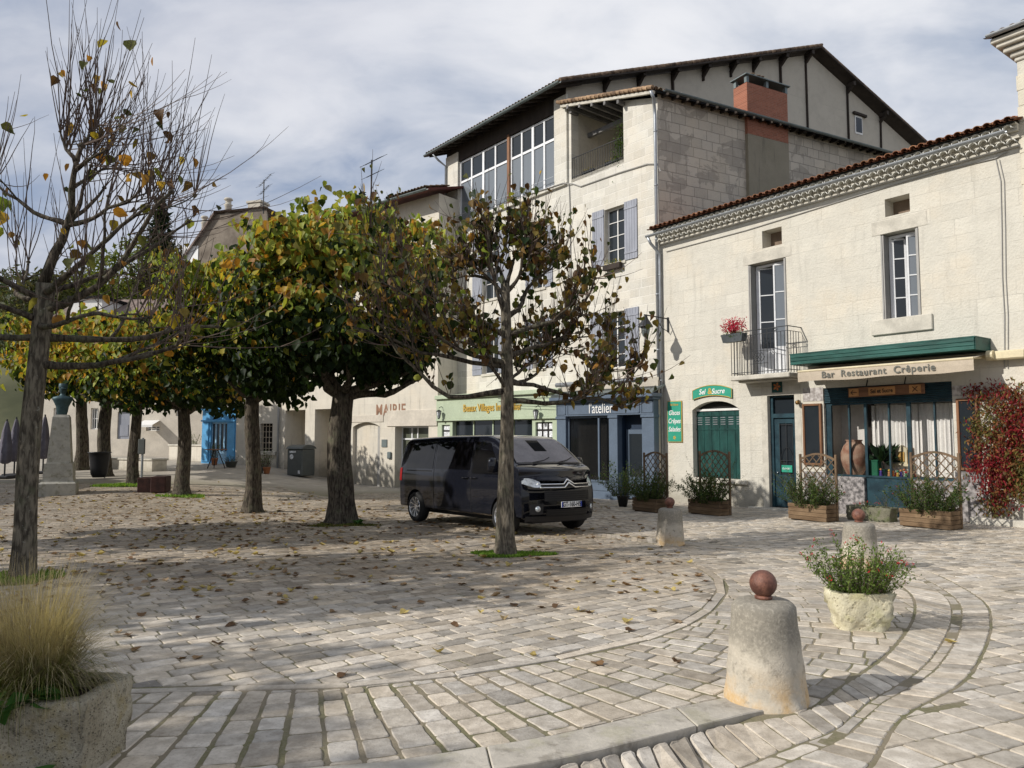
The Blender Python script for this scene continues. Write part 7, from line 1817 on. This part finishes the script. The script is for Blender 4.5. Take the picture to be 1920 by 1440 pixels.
# weeds at its foot and the left trough with feather grass
y0 = 3.60; tl = empty('grass_trough', (-2.98, 3.98, G(-2.98, 3.9)), R(-2), 'big pitted stone trough with tawny feather grass in the left foreground', 'planter')
rough_box('stone_body', TRO, tl, 1.80, .50, .385, .03, .009, 7, .09, 16)
def grass(parent, c, n, h, spread, seed, base_c=(.085, .115, .035), top_c=(.46, .39, .27), w=.0016, name='grass_blades', green_frac=.25):
    rs = np.random.RandomState(seed); K = 7
    a = rs.uniform(0, 6.283, n); r = np.sqrt(rs.rand(n))*.11; lean = np.abs(rs.normal(0, 1, n))*spread+.05; L = h*rs.uniform(.45, 1.12, n)
    gr = rs.rand(n) < green_frac; lean[gr] += .45; L[gr] *= .75
    b = np.stack([c[0]+r*np.cos(a)*1.7, c[1]+r*np.sin(a), np.full(n, c[2])], 1); da = a+rs.normal(0, .7, n)
    V = np.zeros((n, K, 2, 3)); C = np.zeros((n, K, 2, 3)); p_ = b.copy(); th = lean*.35
    for k in range(K):
        u = k/(K-1); wd = w*(1-.85*u)*np.where(gr, 1.5, 1)
        side = np.stack([-np.sin(da), np.cos(da), np.zeros(n)], 1)*wd[:, None]
        V[:, k, 0] = p_-side; V[:, k, 1] = p_+side
        cc = np.array(base_c)*(1-u**.6)+np.array(top_c)*u**.6; cc = np.repeat(cc[None], n, 0); cc[gr] = np.array(base_c)*(1-.6*u)+np.array([.22, .22, .06])*.6*u; C[:, k] = (cc*rs.uniform(.75, 1.25, (n, 1)))[:, None]
        step = (L/(K-1)); p_ = p_+np.stack([np.cos(da)*np.sin(th)*step, np.sin(da)*np.sin(th)*step, np.cos(th)*step], 1); th = th+lean*.30*(1+u)+rs.normal(0, .05, n)
    idx = (np.arange(n)*K*2)[:, None]+(np.arange(K-1)*2)[None]; F = np.stack([idx, idx+1, idx+3, idx+2], 2).reshape(-1, 4)
    return np_mesh(name, V.reshape(-1, 3), F, LFM, parent, C.reshape(-1, 3))
grass(tl, (.46, -.0, .30), 5200, .70, .50, 3)
grass(tl, (-.35, .02, .30), 1500, .65, .50, 8)
rs = np.random.RandomState(12)
def rosette(parent, c, n, size, seed, name='broad_leaves', tilt=.35):
    rs = np.random.RandomState(seed); a = rs.uniform(0, 6.283, n); D = np.stack([np.cos(a), np.sin(a), rs.uniform(-.5, tilt, n)], 1); A = np.array([c])+D*.02
    leaves(name, A, D, np.array([[0, 0, 1.0]])+rs.normal(0, .15, (n, 3)), rs.uniform(size*.7, size*1.2, n), np.array([.05, .13, .03])*rs.uniform(.7, 1.3, (n, 1)), LFM, parent, 0, .3, rs)
rosette(tl, (.62, -.20, .40), 7, .13, 4); rosette(tl, (.42, -.24, .38), 6, .13, 5); 
wd_ = empty('weed', (-2.30, 3.60, G(-2.3, 3.6)), 0, 'small broad-leaved weed growing at the foot of the grass-filled trough', 'weed'); rosette(wd_, (0, 0, .02), 7, .12, 6, tilt=.8)
# ------------------------------------------------------------------ wooden lattice planters along the restaurant
def planter(px, py, L, Wd, hb, hl, label, seed, dark=1.0):
    p = ghit(px, py); root = empty('lattice_planter', p, H1.rz+R(-3), label, 'planter', 'wooden trellis planters in front of the restaurant')
    mb = MB(); rg = random.Random(seed); nb = 4
    for k in range(nb):
        z0 = .03+hb*k/nb; z1 = .03+hb*(k+1)/nb-.006; v = rg.uniform(.8, 1.2)*dark; mb.cur = (v, v, v); o_ = .012*(k % 2)
        mb.box(-.01-o_, L+.01+o_, 0, .035, z0, z1, bev=.005); mb.box(-.01-o_, L+.01+o_, Wd-.035, Wd, z0, z1, bev=.005); mb.box(L-.035, L, .036, Wd-.036, z0+.002, z1-.002, bev=.005); mb.box(0, .035, .036, Wd-.036, z0+.002, z1-.002, bev=.005)
    for x in (.03, L-.1): mb.box(x, x+.07, .05, Wd-.05, 0, .03)
    mb.build('planter_box', MATS['wood_planter'], root, tint=True)
    mb = MB(); mb.box(.03, L-.03, .03, Wd-.03, .06, hb-.04); mb.build('soil', MATS['soil'], root)
    mb = MB(); y = Wd+.02
    for x in (.02, L-.02): mb.box(x-.025, x+.025, y-.02, y+.03, .02, hl, bev=.005)
    rise = .13; n = 14
    def zt(u): return hl-.10+rise*math.sin(math.pi*u)-.02
    for k in range(n):
        u0, u1 = k/n, (k+1)/n; mb.bar((.045+(L-.09)*u0, y, zt(u0)), (.045+(L-.09)*u1, y, zt(u1)), .03, .05)
    z0 = hb+.02; mb.bar((.045, y, z0), (L-.045, y, z0), .03, .04)
    step = .145; x0, x1 = .045, L-.045
    for s_, yy in ((1, y-.008), (-1, y+.008)):
        c = -3.0
        while c < 4.0:
            # line z = z0 + s*(x-c): clip to panel
            pts = []
            for k in range(81):
                x = x0+(x1-x0)*k/80; z = z0+s_*(x-x0-c)*1.12
                if z0 <= z <= zt((x-x0)/(x1-x0)): pts.append((x, z))
            if len(pts) > 3: mb.bar((pts[0][0], yy, pts[0][1]), (pts[-1][0], yy, pts[-1][1]), .010, .022)
            c += step*1.35
    mb.build('trellis', MATS['lattice_wood'], root)
    herb(root, 120, (L*.5, Wd*.4, hb-.06), (L*.70, Wd*1.0), 1.02, DGN, seed, (.045, .075), 70, 5, (.45, .03, .05), .9, wild=.28)
    herb(root, 30, (L*.5, Wd*.6, hb-.02), (L*.75, Wd*.9), 1.45, DGN+GRN[:1], seed+50, (.03, .05), 30, 0, spread=.9, name='tall_foliage', wild=.35)
    return root
planter(1186, 958, .92, .42, .36, 1.62, 'trellis planter farthest left, between the blue shopfront and the shuttered arch', 1, .8)
planter(1291, 963, 1.05, .42, .37, 1.66, 'trellis planter in front of the green shuttered arch', 2, .85)
planter(1479, 974, 1.0, .46, .38, 1.58, 'trellis planter in front of the left menu case beside the entrance door', 3)
planter(1688, 987, 1.06, .48, .38, 1.62, 'trellis planter farthest right, before the curtained shop window', 4, 1.15)
p = ghit(1584, 974); st = empty('geranium_trough', p, H1.rz, 'low mossy stone trough with red geraniums between two trellis planters', 'planter')
o = rough_box('stone_body', MOS, st, 1.10, .46, .34, .03, .012, 9, .06); [setattr(c_, 'location', (.55, .23, 0)) for c_ in st.children]
herb(st, 34, (.55, .2, .28), (.55, .2), .26, GRN+DGN[:2], 11, (.03, .05), 60, 7, (.65, .05, .03), .5, fsize=(.03, .045))
herb(st, 14, (.95, .3, .28), (.3, .2), .62, DGN, 12, (.03, .05), 40, 0, spread=.7, name='side_foliage')
p = ghit(1168, 950); tp = empty('potted_shrub', p, 0, 'dark leafy shrub in a pot at the doorway of the blue shopfront', 'plant')
mb = MB(); mb.lathe([(.12, 0), (.18, .3), (.2, .32)], 16); mb.build('pot', MATS['plastic_black'], tp, True)
herb(tp, 60, (0, 0, .3), (.55, .45), 1.35, DGN, 14, (.05, .09), 34, 0, spread=.9, wild=.2)
# plants trailing round the right planter / wall foot
# virginia creeper on the wall
x0_, z0_ = H1.hit(1866, 985); vc = wall_thing('wall_creeper', 'red and bronze virginia creeper climbing the wall by the right menu case', 'climber', H1, x0_, H1.g(x0_), -.05)
rg = random.Random(3); rs = np.random.RandomState(3); P = []; S = MB(); zref = H1.g(x0_)
def cl(px, py): x, z = H1.hit(px, py); return (x-x0_, z-zref)
S.tube([(.02, -.02, -.05), (-.03, -.05, .5), (.05, -.04, 1.0), (0, -.05, 1.6)], [.035, .03, .025, .02], 6)
blobs = [(1868, 745, 34, 30), (1895, 790, 36, 40), (1850, 800, 30, 40), (1878, 850, 44, 42), (1905, 870, 40, 45), (1850, 870, 34, 28), (1880, 920, 40, 28), (1872, 950, 24, 22), (1915, 830, 40, 60), (1835, 735, 22, 16), (1900, 740, 30, 26), (1930, 780, 40, 50), (1925, 900, 40, 40), (1890, 900, 36, 30)]
A = []
for (px_, py_, rx, ry) in blobs:
    c0 = cl(px_, py_); k = 7/1386*0; sc = 16.5/1386
    m_ = int(rx*ry*.30); q = rs.normal(0, .5, (m_, 2)).clip(-1.15, 1.15); A.append(np.stack([c0[0]+q[:, 0]*rx*sc*1.1, -.04-np.abs(rs.normal(0, .12, m_)), c0[1]+q[:, 1]*ry*sc*1.1], 1))
    S.tube(bend((0, -.04, 1.2), (c0[0], -.02, c0[1]-1.2), math.hypot(c0[0], c0[1]-1.2), 6, rg, 0, .12), .006, 4)
A = np.vstack(A); n = len(A); cs = clusters(A, 3.1, 2)+rs.normal(0, .25, n)
C = np.where((cs > .55)[:, None], np.array([[.20, .020, .026]]), np.array([[.17, .072, .03]])); C[(cs < .3)] = (.13, .12, .035); C[rs.rand(n) < .10] = (.28, .13, .05); C = C*rs.uniform(.6, 1.35, (n, 1))
leaves('leaves', A, rs.normal(0, .5, (n, 3))+np.array([0, -.2, -.6]), rs.normal(0, .5, (n, 3))+np.array([-.3, -1, .3]), rs.uniform(.07, .13, n), C, LFM, vc, 1); S.build('stem', MATS['twig'], vc)
# balcony flower box
fbx = wall_thing('balcony_flower_box', 'grey balcony box full of pink flowers at the left of the railing', 'planter', H1, bx0+.12, zr-.28, yb-.02)
mb = MB(); mb.add([(-.33, -.10, .0), (.33, -.10, .0), (.33, .10, .0), (-.33, .10, .0), (-.38, -.13, .24), (.38, -.13, .24), (.38, .13, .24), (-.38, .13, .24)], [(0, 3, 2, 1), (4, 5, 6, 7), (0, 1, 5, 4), (1, 2, 6, 5), (2, 3, 7, 6), (3, 0, 4, 7)]); mb.build('box', M('box_grey', (.07, .08, .085), .5), fbx)
n = 800; A = rs.normal(0, 1, (n, 3)).clip(-2, 2)*np.array([.19, .09, .13])+np.array([0, 0, .42]); C = np.array([[.42, .02, .06]])*rs.uniform(.6, 1.4, (n, 1)); C[rs.rand(n) < .25] = (.55, .10, .14); C[A[:, 2] < .30] = (.07, .13, .03)
leaves('flowers', A, rs.normal(0, 1, (n, 3))+np.array([0, 0, .5]), rs.normal(0, 1, (n, 3)), rs.uniform(.06, .10, n), C, LFM, fbx, 1)
# things in the shop window
zs_ = zgb+.0
def inwin(px, py, y): x, z = H1.hit(px, py, y); return x
ux = inwin(1603, 860, .5); ur = wall_thing('clay_urn', 'large two-tone terracotta urn standing in the shop window', 'urn', H1, ux, zs_-.05, .48)
mb = MB(); mb.lathe([(.17, 0), (.21, .05), (.30, .25), (.345, .45), (.34, .62), (.27, .80), (.20, .88), (.19, .93), (.22, .955), (.21, .97), (.17, .965), (.16, .9)], 28); mb.build('urn_body', MATS['urn_clay'], ur, True)
ux = inwin(1655, 850, .4); yc = wall_thing('spiky_plant', 'spiky dark green dracaena in a pot behind the window bars', 'plant', H1, ux, zs_-.05, .42)
mb = MB(); mb.lathe([(.1, 0), (.13, .2), (.14, .21)], 14); mb.build('pot', MATS['teal'], yc, True); n = 60; a = rs.uniform(0, 6.28, n); D = np.stack([np.cos(a), np.sin(a)*.6, rs.uniform(-.1, 1.6, n)], 1); V_ = leaves('spikes', np.tile([[0, 0, .42]], (n, 1)), D, rs.normal(0, 1, (n, 3)), rs.uniform(.4, .6, n), np.array([.02, .045, .02])*rs.uniform(.6, 1.5, (n, 1)), LFM, yc, 1)
mb = MB(); mb.tube([(0, 0, .15), (0, 0, .45)], .02, 6); mb.build('stem', MATS['twig'], yc)
ux = inwin(1640, 868, .3); gb = wall_thing('green_box', 'dark green box standing beside the urn in the window', 'box', H1, ux, zs_-.05, .3); mb = MB(); mb.box(-.13, .13, -.1, .1, 0, .42, bev=.02); mb.box(-.14, .14, -.11, .11, .40, .45, bev=.01); mb.build('box_body', M('box_green', (.01, .12, .06), .5), gb)
ux = inwin(1690, 850, .5); th = wall_thing('toy_house', 'pale toy theatre house with yellow side panel in the window display', 'toy', H1, ux, zs_-.05, .5)
mb = MB(); mb.box(-.28, .28, -.02, .12, .30, .36); mb.box(-.14, .14, .0, .1, .36, .72); mb.prism([(-.17, .72), (.17, .72), (0, .84)], 0, .1); mb.box(-.28, -.24, 0, .1, 0, .3); mb.box(.24, .28, 0, .1, 0, .3); mb.build('house_body', M('toy_cream', (.65, .58, .40), .6), th)
mb = MB(); mb.box(.16, .26, -.01, .05, .36, .80); mb.box(-.08, .08, -.02, -.001, .42, .66); mb.each('panel', M('toy_yellow', (.6, .36, .10), .6), th)
cols = [(.55, .16, .05), (.45, .05, .04), (.6, .42, .08), (.08, .05, .28), (.7, .68, .62), (.05, .22, .10), (.5, .24, .10)]
for i in range(16):
    ux = inwin(1636+i*5.2+(i % 3), 882, .28+.09*(i % 3)); h_ = .16+.07*((i*5) % 4)/3; c_ = cols[i % 7]
    tg = wall_thing('toy_figure', ['small carved orange figure', 'small carved red figure', 'small carved yellow figure', 'small carved violet figure', 'small carved white figure', 'small carved green figure', 'small carved tan figure'][i % 7]+' in the window display', 'toy', H1, ux, zs_-.045, .28+.09*(i % 3), 'toy figures in the shop window')
    mb = MB(); mb.lathe([(.035, 0), (.045, h_*.2), (.028, h_*.55), (.038, h_*.68), (.014, h_*.75)], 10); mb.build('body', M('toy_%d' % (i % 7), c_, .5, .3, 20), tg, True); mb = MB(); mb.lathe([(.01, 0), (.03, .02), (.03, .045), (.0, .065)], 10, (0, 0, h_*.74)); mb.build('head', M('toy_%d' % ((i+3) % 7), cols[(i+3) % 7], .5, .3, 20), tg, True)
# ------------------------------------------------------------------ street bin, bag bin, rusty box, post
p = ghit(549, 890); gbn = empty('street_bin', ghit(564, 893), MR.rz+R(8), 'tall grey-green street bin with rounded lid against the town hall pier', 'bin'); W_ = .55; Hb = 1.62
mb = MB(); mb.box(-W_, W_, -.45, .45, .04, Hb*.86, bev=.05); mb.build('bin_body', MATS['bin_grey'], gbn)
mb = MB(); pr = [(-.50+ .0, Hb*.865)]+[(-.5+1.0*k/12, Hb*.87+.20*math.sin(math.pi*(k/12))**.6) for k in range(13)]+[(.5, Hb*.865)]
vs = [(-W_-.02, y, z) for y, z in pr]+[(W_+.02, y, z) for y, z in pr]; k = len(pr); mb.add(vs, [tuple(range(k)), tuple(range(2*k-1, k-1, -1))]+[(i, i+k, (i+1) % k+k, (i+1) % k) for i in range(k)]); mb.build('bin_lid', MATS['bin_grey'], gbn)
mb = MB(); mb.lathe([(.0, 0), (.13, 0), (.13, .01), (0, .012)], 20); o = mb.build('round_sticker', MATS['poster'], gbn, loc=(-.2, -.455, Hb*.62)); o.rotation_euler = (R(90), 0, 0)
mb = MB(); mb.box(-.35, .1, -.462, -.452, Hb*.74, Hb*.80); mb.box(W_*.5, W_*.75, -.462, -.452, .15, .32); mb.each('sticker', MATS['poster'], gbn)
bg_ = empty('bag_bin', ghit(196, 896)+Vector((0, -.45, 0)), 0, 'black bin bag hanging on its ring against the thick linden trunk', 'bin')
mb = MB(); mb.lathe([(.25, .05), (.33, .2), (.36, .5), (.40, .9), (.44, 1.12), (.47, 1.14), (.43, 1.10)], 18, cap=True); o = mb.build('bag', MATS['plastic_black'], bg_, True)
mb = MB(); mb.tube([(.45*math.cos(a), .45*math.sin(a), 1.12) for a in [k*math.pi/10 for k in range(21)]], .02, 5); mb.tube([(0, .45, 0), (0, .45, 1.2)], .03, 6); mb.each('ring', MATS['iron'], bg_)
p = ghit(289, 922); rb = empty('rusty_box', p, R(12), 'low dark rust-coloured metal box between two linden trunks', 'box'); s_ = p.y/1386
mb = MB(); mb.box(-25*s_, -1*s_, -.35, .45, 0, 27*s_, bev=.02); mb.box(-1*s_+.01, 25*s_, -.5, .35, 0, 29*s_, bev=.02); mb.each('box_section', M('dark_rust', (.045, .018, .014), .8, .4, 6, .2), rb)
p = ghit(265, 912); sp_ = empty('sign_post', p, 0, 'slim grey post with small box near the golden linden', 'post'); s_ = p.y/1386
mb = MB(); mb.tube([(0, 0, 0), (0, 0, 90*s_)], .045, 8); mb.build('pole', MATS['zinc'], sp_); mb = MB(); mb.box(-.13, .13, -.12, -.04, 60*s_, 88*s_, bev=.02); mb.build('control_box', MATS['bin_grey'], sp_)
# ------------------------------------------------------------------ monument with bust
p = ghit(110, 926); bm_ = empty('bust_monument', p, R(25), 'stone pedestal monument carrying a dark bronze bust wearing a cap', 'monument'); s_ = p.y/1386
def Z(px): return px*s_
mb = MB()
def frus(w0, w1, z0, z1): a = w0*s_/2; b = w1*s_/2; mb.add([(-a, -a, z0), (a, -a, z0), (a, a, z0), (-a, a, z0), (-b, -b, z1), (b, -b, z1), (b, b, z1), (-b, b, z1)], [(0, 3, 2, 1), (4, 5, 6, 7), (0, 1, 5, 4), (1, 2, 6, 5), (2, 3, 7, 6), (3, 0, 4, 7)])
k_ = .80
for (w0, w1, z0, z1) in ((74, 74, -6, 20), (74, 64, 20.05, 24), (62, 58, 24.05, 33), (60, 56, 33.05, 57), (50, 48, 57.05, 60), (48, 34, 60.05, 142), (34, 28, 142.05, 147)): frus(w0*k_, w1*k_, Z(z0), Z(z1))
mb.build('pedestal', PED, bm_)
zb = Z(147.2); mb = MB(); q = s_*17
prof = [(.45, 0), (.55, .35), (.62, .9), (.80, 1.5), (.95, 1.75), (.80, 1.95), (.36, 2.1), (.26, 2.25), (.28, 2.4), (.36, 2.55), (.40, 2.85), (.36, 3.1), (.20, 3.25), (.02, 3.3)]
n = 24; vs = []
for i, (r, z) in enumerate(prof):
    for j in range(n):
        a = 2*math.pi*j/n; sx_, sy_ = (1.12, .62) if z < 2.05 else (.95, 1.12); fx = 0; fy = 0
        if z > 2.3 and abs(a-1.5*math.pi) < .35 and 2.6 < z < 2.9: fy = -.10
        if z < 1.2: vs.append((r*q*sx_*math.cos(a)*.9, r*q*sy_*math.sin(a), zb+z*q))
        else: vs.append((r*q*sx_*math.cos(a), r*q*sy_*math.sin(a)+fy*q, zb+z*q))
mb.add(vs, [(i*n+j, i*n+(j+1) % n, (i+1)*n+(j+1) % n, (i+1)*n+j) for i in range(len(prof)-1) for j in range(n)]); mb.build('bust', MATS['bronze'], bm_, True)
mb = MB(); mb.lathe([(.44, 2.92), (.45, 3.0), (.42, 3.38), (.40, 3.42), (0, 3.43)], 20, (0, 0, 0)); mb.v = [(x*q, y*q, zb+z*q) for x, y, z in mb.v]; mb.add([(-.4*q, -.35*q, zb+2.93*q), (.4*q, -.35*q, zb+2.93*q), (.3*q, -.75*q, zb+2.85*q), (-.3*q, -.75*q, zb+2.85*q)], [(0, 1, 2, 3)]); mb.build('cap', MATS['bronze'], bm_, True)
# ------------------------------------------------------------------ furled parasols and cafe clutter at the left
for i, (px, py, lab) in enumerate(((8, 897, 'leftmost furled grey-violet parasol at the left edge'), (26, 893, 'furled parasol just left of the big bare trunk'), (80, 888, 'furled dark parasol between the big bare trunk and the monument'))):
    p = ghit(px, py); u = empty('furled_parasol', p, 0, lab, 'parasol', 'furled cafe parasols'); H_ = 108*p.y/1386; mb = MB(); rg = random.Random(i); n = 20; prof = [(.10, .25), (.22, .28), (.25, .45), (.22, .6), (.16, .8), (.07, .96), (.02, 1)]; vs = []
    for r, z in prof:
        for j in range(n): a = 2*math.pi*j/n; rr = r*.95*(1+.22*math.cos(a*8)); vs.append((rr*math.cos(a), rr*math.sin(a), z*H_))
    mb.add(vs, [(a_*n+j, a_*n+(j+1) % n, (a_+1)*n+(j+1) % n, (a_+1)*n+j) for a_ in range(len(prof)-1) for j in range(n)]); mb.build('folded_canopy', MATS['fabric_grey'], u, True)
    mb = MB(); mb.tube([(0, 0, 0), (0, 0, H_*1.02)], .035, 8); mb.build('pole', MATS['iron'], u); mb = MB(); mb.box(-.35, .35, -.35, .35, 0, .12, bev=.03); mb.build('base', MATS['plastic_black'], u)
# ------------------------------------------------------------------ pots by the far shops
def pot_plant(px, py, w_px, h_px, mat, label, seed, ph, cat='plant'):
    p = ghit(px, py); s_ = p.y/1386; r = w_px*s_/2; root = empty('potted_plant', p, 0, label, cat, 'potted plants along the far shops'); mb = MB(); mb.lathe([(r*.7, 0), (r, h_px*s_*.9), (r*1.08, h_px*s_*.92), (r*1.08, h_px*s_), (r*.9, h_px*s_)], 18); mb.build('pot', mat, root, True)
    herb(root, 26, (0, 0, h_px*s_*.9), (r*1.5, r*1.5), ph, DGN+GRN[:1], seed, (.05, .09), 26, 0, spread=.7, sr=.006)
pot_plant(402, 872, 12, 13, MATS['terracotta_pot'], 'terracotta pot with silvery shrub in front of the blue shop door', 1, 1.2)
pot_plant(433, 876, 22, 11, MATS['bin_grey'], 'wide dark pot with low plant right of the blue shop', 2, .5)
pot_plant(363, 862, 18, 14, M('pale_pot', (.5, .42, .28), .8), 'round pale pot with clipped tree left of the blue shop', 3, 1.6)
pot_plant(500, 888, 14, 12, MATS['terracotta_pot'], 'terracotta pot with leafy shrub under the barred window', 4, 1.1)
pot_plant(489, 887, 10, 11, MATS['bin_grey'], 'small dark pot beside the terracotta one under the barred window', 5, .7)
p = ghit(404, 878); ct = empty('bistro_table', p, 0, 'light red metal bistro table and rails before the blue shop', 'table'); mb = MB(); mb.lathe([(.0, .95), (.55, .95), (.55, .99), (0, 1.0)], 20); mb.build('tabletop', MATS['wood_frame'], ct); 
for a in range(3): mb = MB(); mb.bar((.1*math.cos(a*2.1), .1*math.sin(a*2.1), .95), (.5*math.cos(a*2.1), .5*math.sin(a*2.1), 0), .04); mb.build('leg', MATS['iron'], ct)
# ------------------------------------------------------------------ grass at the tree feet
def tuft(px, py, rx, ry, n, h, label, seed, col=((.15, .28, .04), (.20, .33, .06))):
    p = ghit(px, py); root_z = 0; rs = np.random.RandomState(seed); a = rs.uniform(0, 6.283, n); r = rs.rand(n)**.5*(1+.25*np.sin(a*3+seed)); A = np.stack([r*rx*np.cos(a), r*ry*np.sin(a), np.full(n, -.01)], 1)
    A[:, 2] += np.array([G(p.x+x, p.y+y) for x, y in A[:, :2]])-p.z; D = rs.normal(0, .45, (n, 3)); D[:, 2] = 1; C = np.where(rs.rand(n, 1) < .5, np.array([col[0]]), np.array([col[1]]))*rs.uniform(.6, 1.3, (n, 1))
    o = leaves('grass_patch', A, D, rs.normal(0, 1, (n, 3)), rs.uniform(h*.5, h*1.2, n), C, LFM, None, 1); o.location = p; tag(o, label, 'grass', None, 'stuff')
tuft(955, 1040, .62, .30, 5200, .055, 'bright green grass growing round the foot of the slim linden', 1)
tuft(640, 985, .75, .38, 2200, .05, 'sparse yellowish grass round the foot of the big linden', 2, ((.16, .17, .05), (.12, .14, .04)))
tuft(250, 911, 1.3, .6, 2600, .12, 'green grass tuft round the slender golden linden', 3)
tuft(345, 931, .8, .4, 900, .10, 'small grass tuft at the foot of the forked linden', 4)
tuft(30, 1088, .5, .35, 1800, .11, 'rough grass at the foot of the large bare linden', 5)
p = ghit(672, 986); wd2 = empty('ivy_weed', p, 0, 'small dark leafy weed at the right foot of the big linden', 'weed'); rosette(wd2, (0, 0, .04), 14, .12, 9, tilt=1.0)
# ------------------------------------------------------------------ fallen leaves
rg = random.Random(77); protos = []
LCOL = [(.27, .18, .10), (.20, .12, .06), (.33, .25, .13), (.15, .09, .05), (.30, .22, .14), (.40, .32, .12)]
for k in range(12):
    rs = np.random.RandomState(200+k); c = np.array([LCOL[k % 6]])
    T = LEAF.copy(); T[:, 1] -= .5; cu = rs.uniform(.3, .9); ph = rs.uniform(0, 6); T[:, 2] = (np.abs(T[:, 0])**1.4)*cu*1.1+(T[:, 1]**2)*rs.uniform(-.1, .7)+.05*np.sin(T[:, 0]*9+ph); T[:, 0] *= rs.uniform(.6, 1); T[:, :2] += rs.normal(0, .04, (9, 2)); T[:, 2] -= T[:, 2].min()
    me = bpy.data.meshes.new('fallen_leaf'); st_ = [tuple(v) for v in T]+[(0, -.5, .03), (.02, -.9, .10), (.04, -.9, .10), (.03, -.5, .03)]
    me.from_pydata(st_, [], [tuple(f) for f in LF]+[(9, 10, 11, 12)]); at_c = me.color_attributes.new('tint', 'FLOAT_COLOR', 'POINT'); cc = np.repeat(np.hstack([c*rs.uniform(.85, 1.15), [[1]]]), 13, 0); at_c.data.foreach_set('color', cc.astype(np.float32).ravel()); me.materials.append(LFD); protos.append(me)
def leafspots(n):
    out = []
    while len(out) < n:
        u = rg.random()
        if u < .62: c = rg.choice((b3, b4, b1, b2, b5)); x = c.x+rg.gauss(-.8, 3.0); y = c.y+rg.gauss(-1.5, 2.6)
        else: x = rg.uniform(-16, 3); y = rg.uniform(6.5, 26)
        if y < 5.2 or abs(x) > y*.72+.3 or x > .4+y*.22 or (y < 7.5 and rg.random() < .75): continue
        out.append((x, y))
    return out
spots = leafspots(1700)
extra = [ghit(*q) for q in ((372, 1160), (643, 1268), (1272, 1167), (1783, 1206), (1297, 1432), (475, 1220), (340, 1236), (1285, 1080), (222, 1186), (1330, 985), (400, 1095))]
spots = [(q.x, q.y) for q in extra]+sorted(spots, key=lambda q: q[1])
for i, (x, y) in enumerate(spots[:290]):
    o = bpy.data.objects.new('fallen_leaf', protos[rg.randrange(12)]); COL.objects.link(o); s_ = rg.uniform(.07, .125); o.scale = (s_, s_, s_*rg.uniform(.6, 1.1)); o.location = (x, y, G(x, y)+RD(x, y)+.004); o.rotation_euler = (rg.gauss(0, .15), rg.gauss(0, .15), rg.uniform(0, 6.28))
    tag(o, 'curled dry fallen leaf lying on the paving stones', 'leaf', 'dry leaves fallen on the square')
rest = spots[290:]; V = []; F = []; C = []
rs = np.random.RandomState(5); tmp = [np.array([tuple(v.co) for v in m_.vertices]) for m_ in protos]
for (x, y) in rest:
    k = rg.randrange(12); a = rg.uniform(0, 6.28); s_ = rg.uniform(.08, .14); T = tmp[k][:9]*s_; c_, sn = math.cos(a), math.sin(a); o_ = len(V)
    for v in T: V.append((x+v[0]*c_-v[1]*sn, y+v[0]*sn+v[1]*c_, G(x, y)+.004+v[2]))
    F += [tuple(i+o_ for i in f) for f in LF]; cc = np.array(LCOL[k % 6])*rs.uniform(.8, 1.2); C += [tuple(cc)]*9
o = np_mesh('leaf_litter', np.array(V), np.array(F), LFD, None, np.array(C)); tag(o, 'scattered dry leaf litter on the farther part of the square', 'leaves', None, 'stuff')

# ------------------------------------------------------------------ unseen houses on the left, added to darken the van's reflections
for i, (x, y, L_, H_, lab) in enumerate(((-27, -3, 15, 9.0, 'unseen pale stone house added on the left of the square, nearer one'), (-29, 13.5, 13, 8.0, 'unseen pale stone house added on the left of the square, farther one'))):
    hs = empty('unseen_house', (x, y, 0), R(90), lab, 'building', 'unseen houses added on the left of the square'); ws_l = []
    for k in range(4):
        for z in (1.2, 4.6): ws_l.append((1.2+k*(L_-2)/4, 2.3+k*(L_-2)/4, z, z+1.9))
    mb = MB(); wallface(mb, 0, L_, -2, H_, [(*w_, .25) for w_ in ws_l]); mb.box(0, L_, .3, 8, -2, H_-.01)
    mb.build('wall', MAI, hs)
    for w_ in ws_l: window(hs, *w_, .15, 2, 3, MATS['white_paint'], GL)
    mb = MB(); mb.add([(-.3, -.6, H_-.1), (L_+.3, -.6, H_-.1), (L_+.3, 4, H_+1.9), (-.3, 4, H_+1.9), (L_+.3, 8.4, H_), (-.3, 8.4, H_)], [(0, 1, 2, 3), (3, 2, 4, 5)]); mb.build('roof', MATS['old_tile'], hs)
